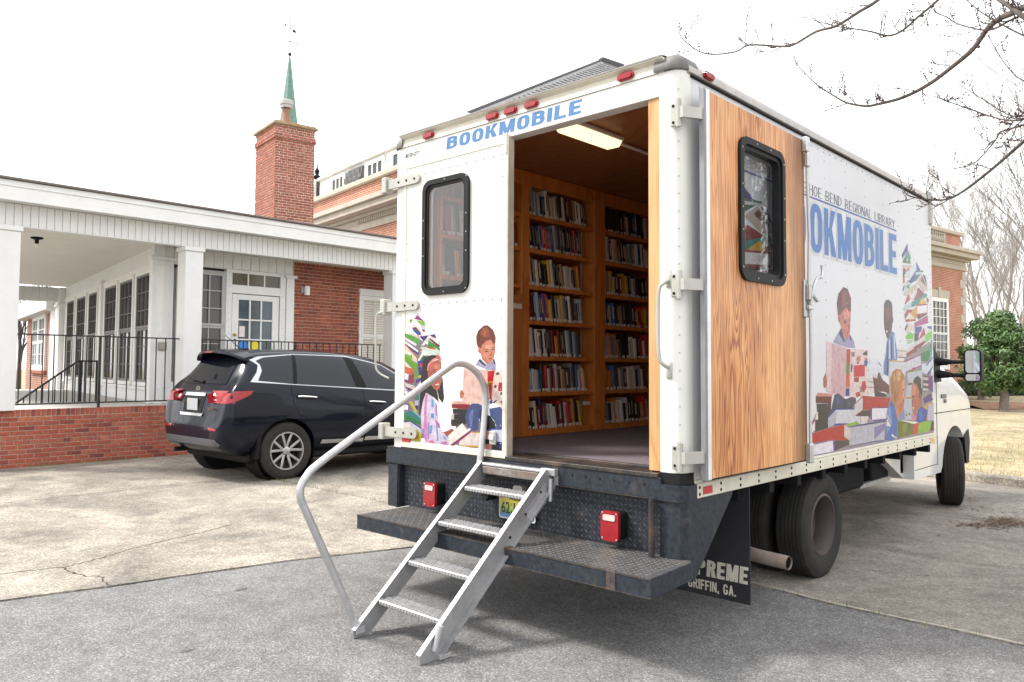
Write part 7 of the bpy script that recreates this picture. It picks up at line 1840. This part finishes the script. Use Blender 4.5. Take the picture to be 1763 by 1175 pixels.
g2 = at_px(1763, 712, 33.0); hd = thing('hedge', 'low dark hedge running behind the evergreen tree', 'hedge', (g2.x, g2.y, .2))
hb = MB(); rr = random.Random(12); hs_ = MB()
a0 = at_px(1655, 700, 33); a1 = at_px(1800, 700, 33)
for i in range(46):
    f = i/45; c = a0+(a1-a0)*f; c.z = .55+rr.uniform(-.15,.2); leaf_cloud(hb, rr, c, (.4,.4,.45), 150, .07)
    hs_.tube([(c.x,c.y,0), (c.x+.1,c.y,.6)], .02, 4)
part(hb, 'foliage', LEAFD, hd); part(hs_, 'stems', BARK, hd)
mu0 = at_px(1655, 717, 25); mu1 = at_px(1790, 717, 25)
mlc = MB(); vs = []; fs = []
for i in range(13):
    f = i/12; c = mu0+(mu1-mu0)*f; d = Vector((fw.x, fw.y, 0)).normalized()
    for k, (o_, z) in enumerate(((-1.3,.27), (-.6,.36), (1,.40), (3.5,.33))): vs.append((c.x+d.x*o_, c.y+d.y*o_, z+rr.uniform(0,.03)))
for i in range(12):
    for k in range(3): fs.append((i*4+k, i*4+k+1, (i+1)*4+k+1, (i+1)*4+k))
mlc.add(vs, fs); struct(mlc, 'mulch_bed', mat('mulch', (.13,.065,.035), .95, var=.4, vs=6), 60)
# far tree line so that the ground does not end in a bare horizon
fb_ = MB(); rr = random.Random(31)
for i in range(150):
    a = R(-70+i*.95); 
    if -48 < -70+i*.95 < -12: continue
    d = rr.uniform(95,140); c = Vector((d*math.sin(a), d*math.cos(a), rr.uniform(.5,3))); leaf_cloud(fb_, rr, c, (4,4,rr.uniform(1.5,3.6)), 60, .8)
tag(part(fb_, 'far_woodland', mat('far_wood', (.10,.095,.075), .95, col2=(.16,.14,.115), vs=.15)), 'hazy brown strip of far woodland on the horizon', 'woodland', kind='stuff')
# bush and tree beyond the left end of the porch
g = at_px(34, 610, 46); bare_tree('bare_tree', 'dark bare tree seen past the left porch column', (g.x, g.y, 0), 8, .6, 15, m=BARKD, r0=.14, levels=5)
# overhanging maple whose limbs reach in from the right
def limb(pxs, rad, dist): 
    return smooth_path([at_px(x, y, d) for (x, y), d in zip(pxs, dist)], 4), rad
mp_ = thing('overhanging_tree', 'leafless budding tree reaching its limbs over the truck from the right', 'tree', (5.2, 3.2, 0))
TR = Vector((5.2,3.2,0)); mt_ = MB(); mt_.tube(smooth_path([TR+Vector((0,0,-.1)), TR+Vector((.03,0,1.2)), TR+Vector((-.05,.1,2.6)), TR+Vector((-.12,.25,4.0)), TR+Vector((-.2,.5,5.6)), TR+Vector((-.1,.7,7.2))], 4), [.20-.0065*i for i in range(21)], 10)
part(mt_, 'trunk', BARK, mp_, 60)
LM = [
 ([(1168,55),(1180,72),(1215,93),(1265,90),(1290,78),(1340,80),(1365,78),(1405,55),(1440,45),(1480,20),(1512,0),(1580,-60),(1680,-150),(1790,-230)], (.0028,.016)),
 ([(1400,35),(1440,46),(1470,50),(1500,55),(1530,62),(1555,52),(1580,30),(1610,5),(1640,-25),(1710,-100),(1800,-190)], (.003,.013)),
 ([(1378,118),(1405,145),(1440,168),(1460,178),(1490,183),(1510,180),(1555,168),(1600,145),(1640,115),(1675,85),(1700,50),(1722,32),(1745,22),(1800,-5),(1900,-60)], (.003,.026)),
 ([(1610,22),(1630,30),(1650,42),(1690,52),(1712,50),(1740,35),(1763,25),(1830,-10)], (.003,.010)),
 ([(1690,-20),(1720,0),(1745,16),(1763,30),(1830,70),(1930,60)], (.012,.022)),
 ([(1552,318),(1562,336),(1590,343),(1620,345),(1640,340),(1665,325),(1700,298),(1735,268),(1763,243),(1810,200),(1900,120)], (.003,.015)),
 ([(1608,166),(1640,178),(1680,192),(1720,205),(1745,208),(1763,205),(1820,190),(1900,150)], (.0028,.009)),
 ([(1638,292),(1670,285),(1690,270),(1715,240),(1722,228),(1763,215),(1830,190)], (.0026,.008)),
 ([(1650,145),(1690,170),(1730,195),(1763,200),(1830,180)], (.0025,.007)),
 ([(1700,60),(1730,110),(1763,140),(1820,150)], (.0025,.006)),
 ([(1663,0),(1690,22),(1720,40),(1763,62),(1830,90)], (.003,.008)),
]
lw = MB(); tw = MB(); bd = MB(); rr = random.Random(5)
def dist_for(x): return 6.3-.0024*max(0, x-1500) if x < 1800 else 5.6
TWL = []
for q, (ra, rb_) in LM:
    D0 = rr.uniform(-.35,.35); P = smooth_path([at_px(x, y, dist_for(x)+D0+.12*math.sin(x*.02)) for x, y in q], 4); n = len(P)
    j0 = TR+Vector((-.1,.3,max(3.4, min(6.2, P[-1].z*.9)))); P = P+[P[-1]+(j0-P[-1])*.5+Vector((0,0,-.1)), j0]; n = len(P)
    rs = [(ra+(rb_-ra)*(i/(n-1))**1.05)*1.12 for i in range(n)]
    lw.tube(P, rs, 7); TWL.append((P, rs))
def bud_at(p, d, s):
    d = d.normalized(); u = d.orthogonal().normalized(); w = d.cross(u)
    bd.add([p-d*s*.3, p+u*s*.42+d*s*.3, p+w*s*.42+d*s*.3, p-u*s*.42+d*s*.3, p-w*s*.42+d*s*.3, p+d*s*1.1], [(0,2,1), (0,3,2), (0,4,3), (0,1,4), (5,1,2), (5,2,3), (5,3,4), (5,4,1)])
def twig(p, d, L_, r, lv):
    pts = [p]; dd = d.copy(); n = 4
    for i in range(n): dd = (dd+Vector((rr.gauss(0,.16), rr.gauss(0,.16), rr.gauss(.09,.10)))).normalized(); pts.append(pts[-1]+dd*L_/n)
    tw.tube(pts, [r*(1-.45*i/n) for i in range(n+1)], 4, caps=False)
    for i in range(1, n+1):
        for k in range(rr.randint(1, 3)): bud_at(pts[i]+Vector((rr.gauss(0,.006),)*3)*.5, Vector((rr.gauss(0,1), rr.gauss(0,1), rr.gauss(.3,1))), rr.uniform(.008,.014))
    if lv < 1:
        for k in range(rr.randint(1, 2)): j = rr.randint(1, 3); twig(pts[j], (dd+Vector((rr.gauss(0,.6), rr.gauss(0,.6), rr.gauss(.2,.5)))).normalized(), L_*rr.uniform(.35,.55), r*.7, lv+1)
for P, rs in TWL:
    n = len(P)
    for i in range(1, n-3):
        d = (P[min(i+1,n-1)]-P[i-1]).normalized(); outd = -d
        if rr.random() < .46:
            twig(P[i], (outd*rr.uniform(.2,.9)+Vector((rr.gauss(0,.55), rr.gauss(0,.55), rr.gauss(.25,.6)))).normalized(), rr.uniform(.07,.24), max(.0026, min(.0042, rs[i]*.6)), 0)
        elif i < n*.5: bud_at(P[i], Vector((rr.gauss(0,1), rr.gauss(0,1), 1)), .014)
part(lw, 'limb', mat('dark_limb', (.075,.06,.05), .9, col2=(.13,.11,.095), vs=15, bump=.4, bs=60), mp_, 60); part(tw, 'twigs', BARKD, mp_)['kind'] = 'stuff'; part(bd, 'buds', BUD, mp_)['kind'] = 'stuff'
# finer twigs of a second tree behind, at the right edge
g = at_px(1830, 640, 17); bare_tree('bare_tree', 'fine twigged bare tree whose branches enter at the right edge', (g.x, g.y, .1), 8.0, .75, 23, m=mat('lilac_twigs', (.24,.22,.21), .9), r0=.07, levels=4, nb=5, first=.35, lean=(-.12,-.05))

# bare trees on the near side of the lot (seen only in reflections)
for (x, y, H, sd, lab) in ((7.5,-15,11,41,'bare tree on the near side of the lot, right of the pair'), (-9,-13,12,43,'bare tree on the near side of the lot, left of the pair'), (16,-3,11,47,'bare tree off to the right of the asphalt lot'), (6.2,13,9,52,'bare tree on the lawn right of the truck, nearer one'), (9.5,21,11,55,'bare tree on the lawn right of the truck, farther one')):
    bare_tree('bare_tree', lab, (x, y, 0), H, .65, sd, m=BARKD, r0=.2, levels=4, nb=5, group='bare trees around the lot')
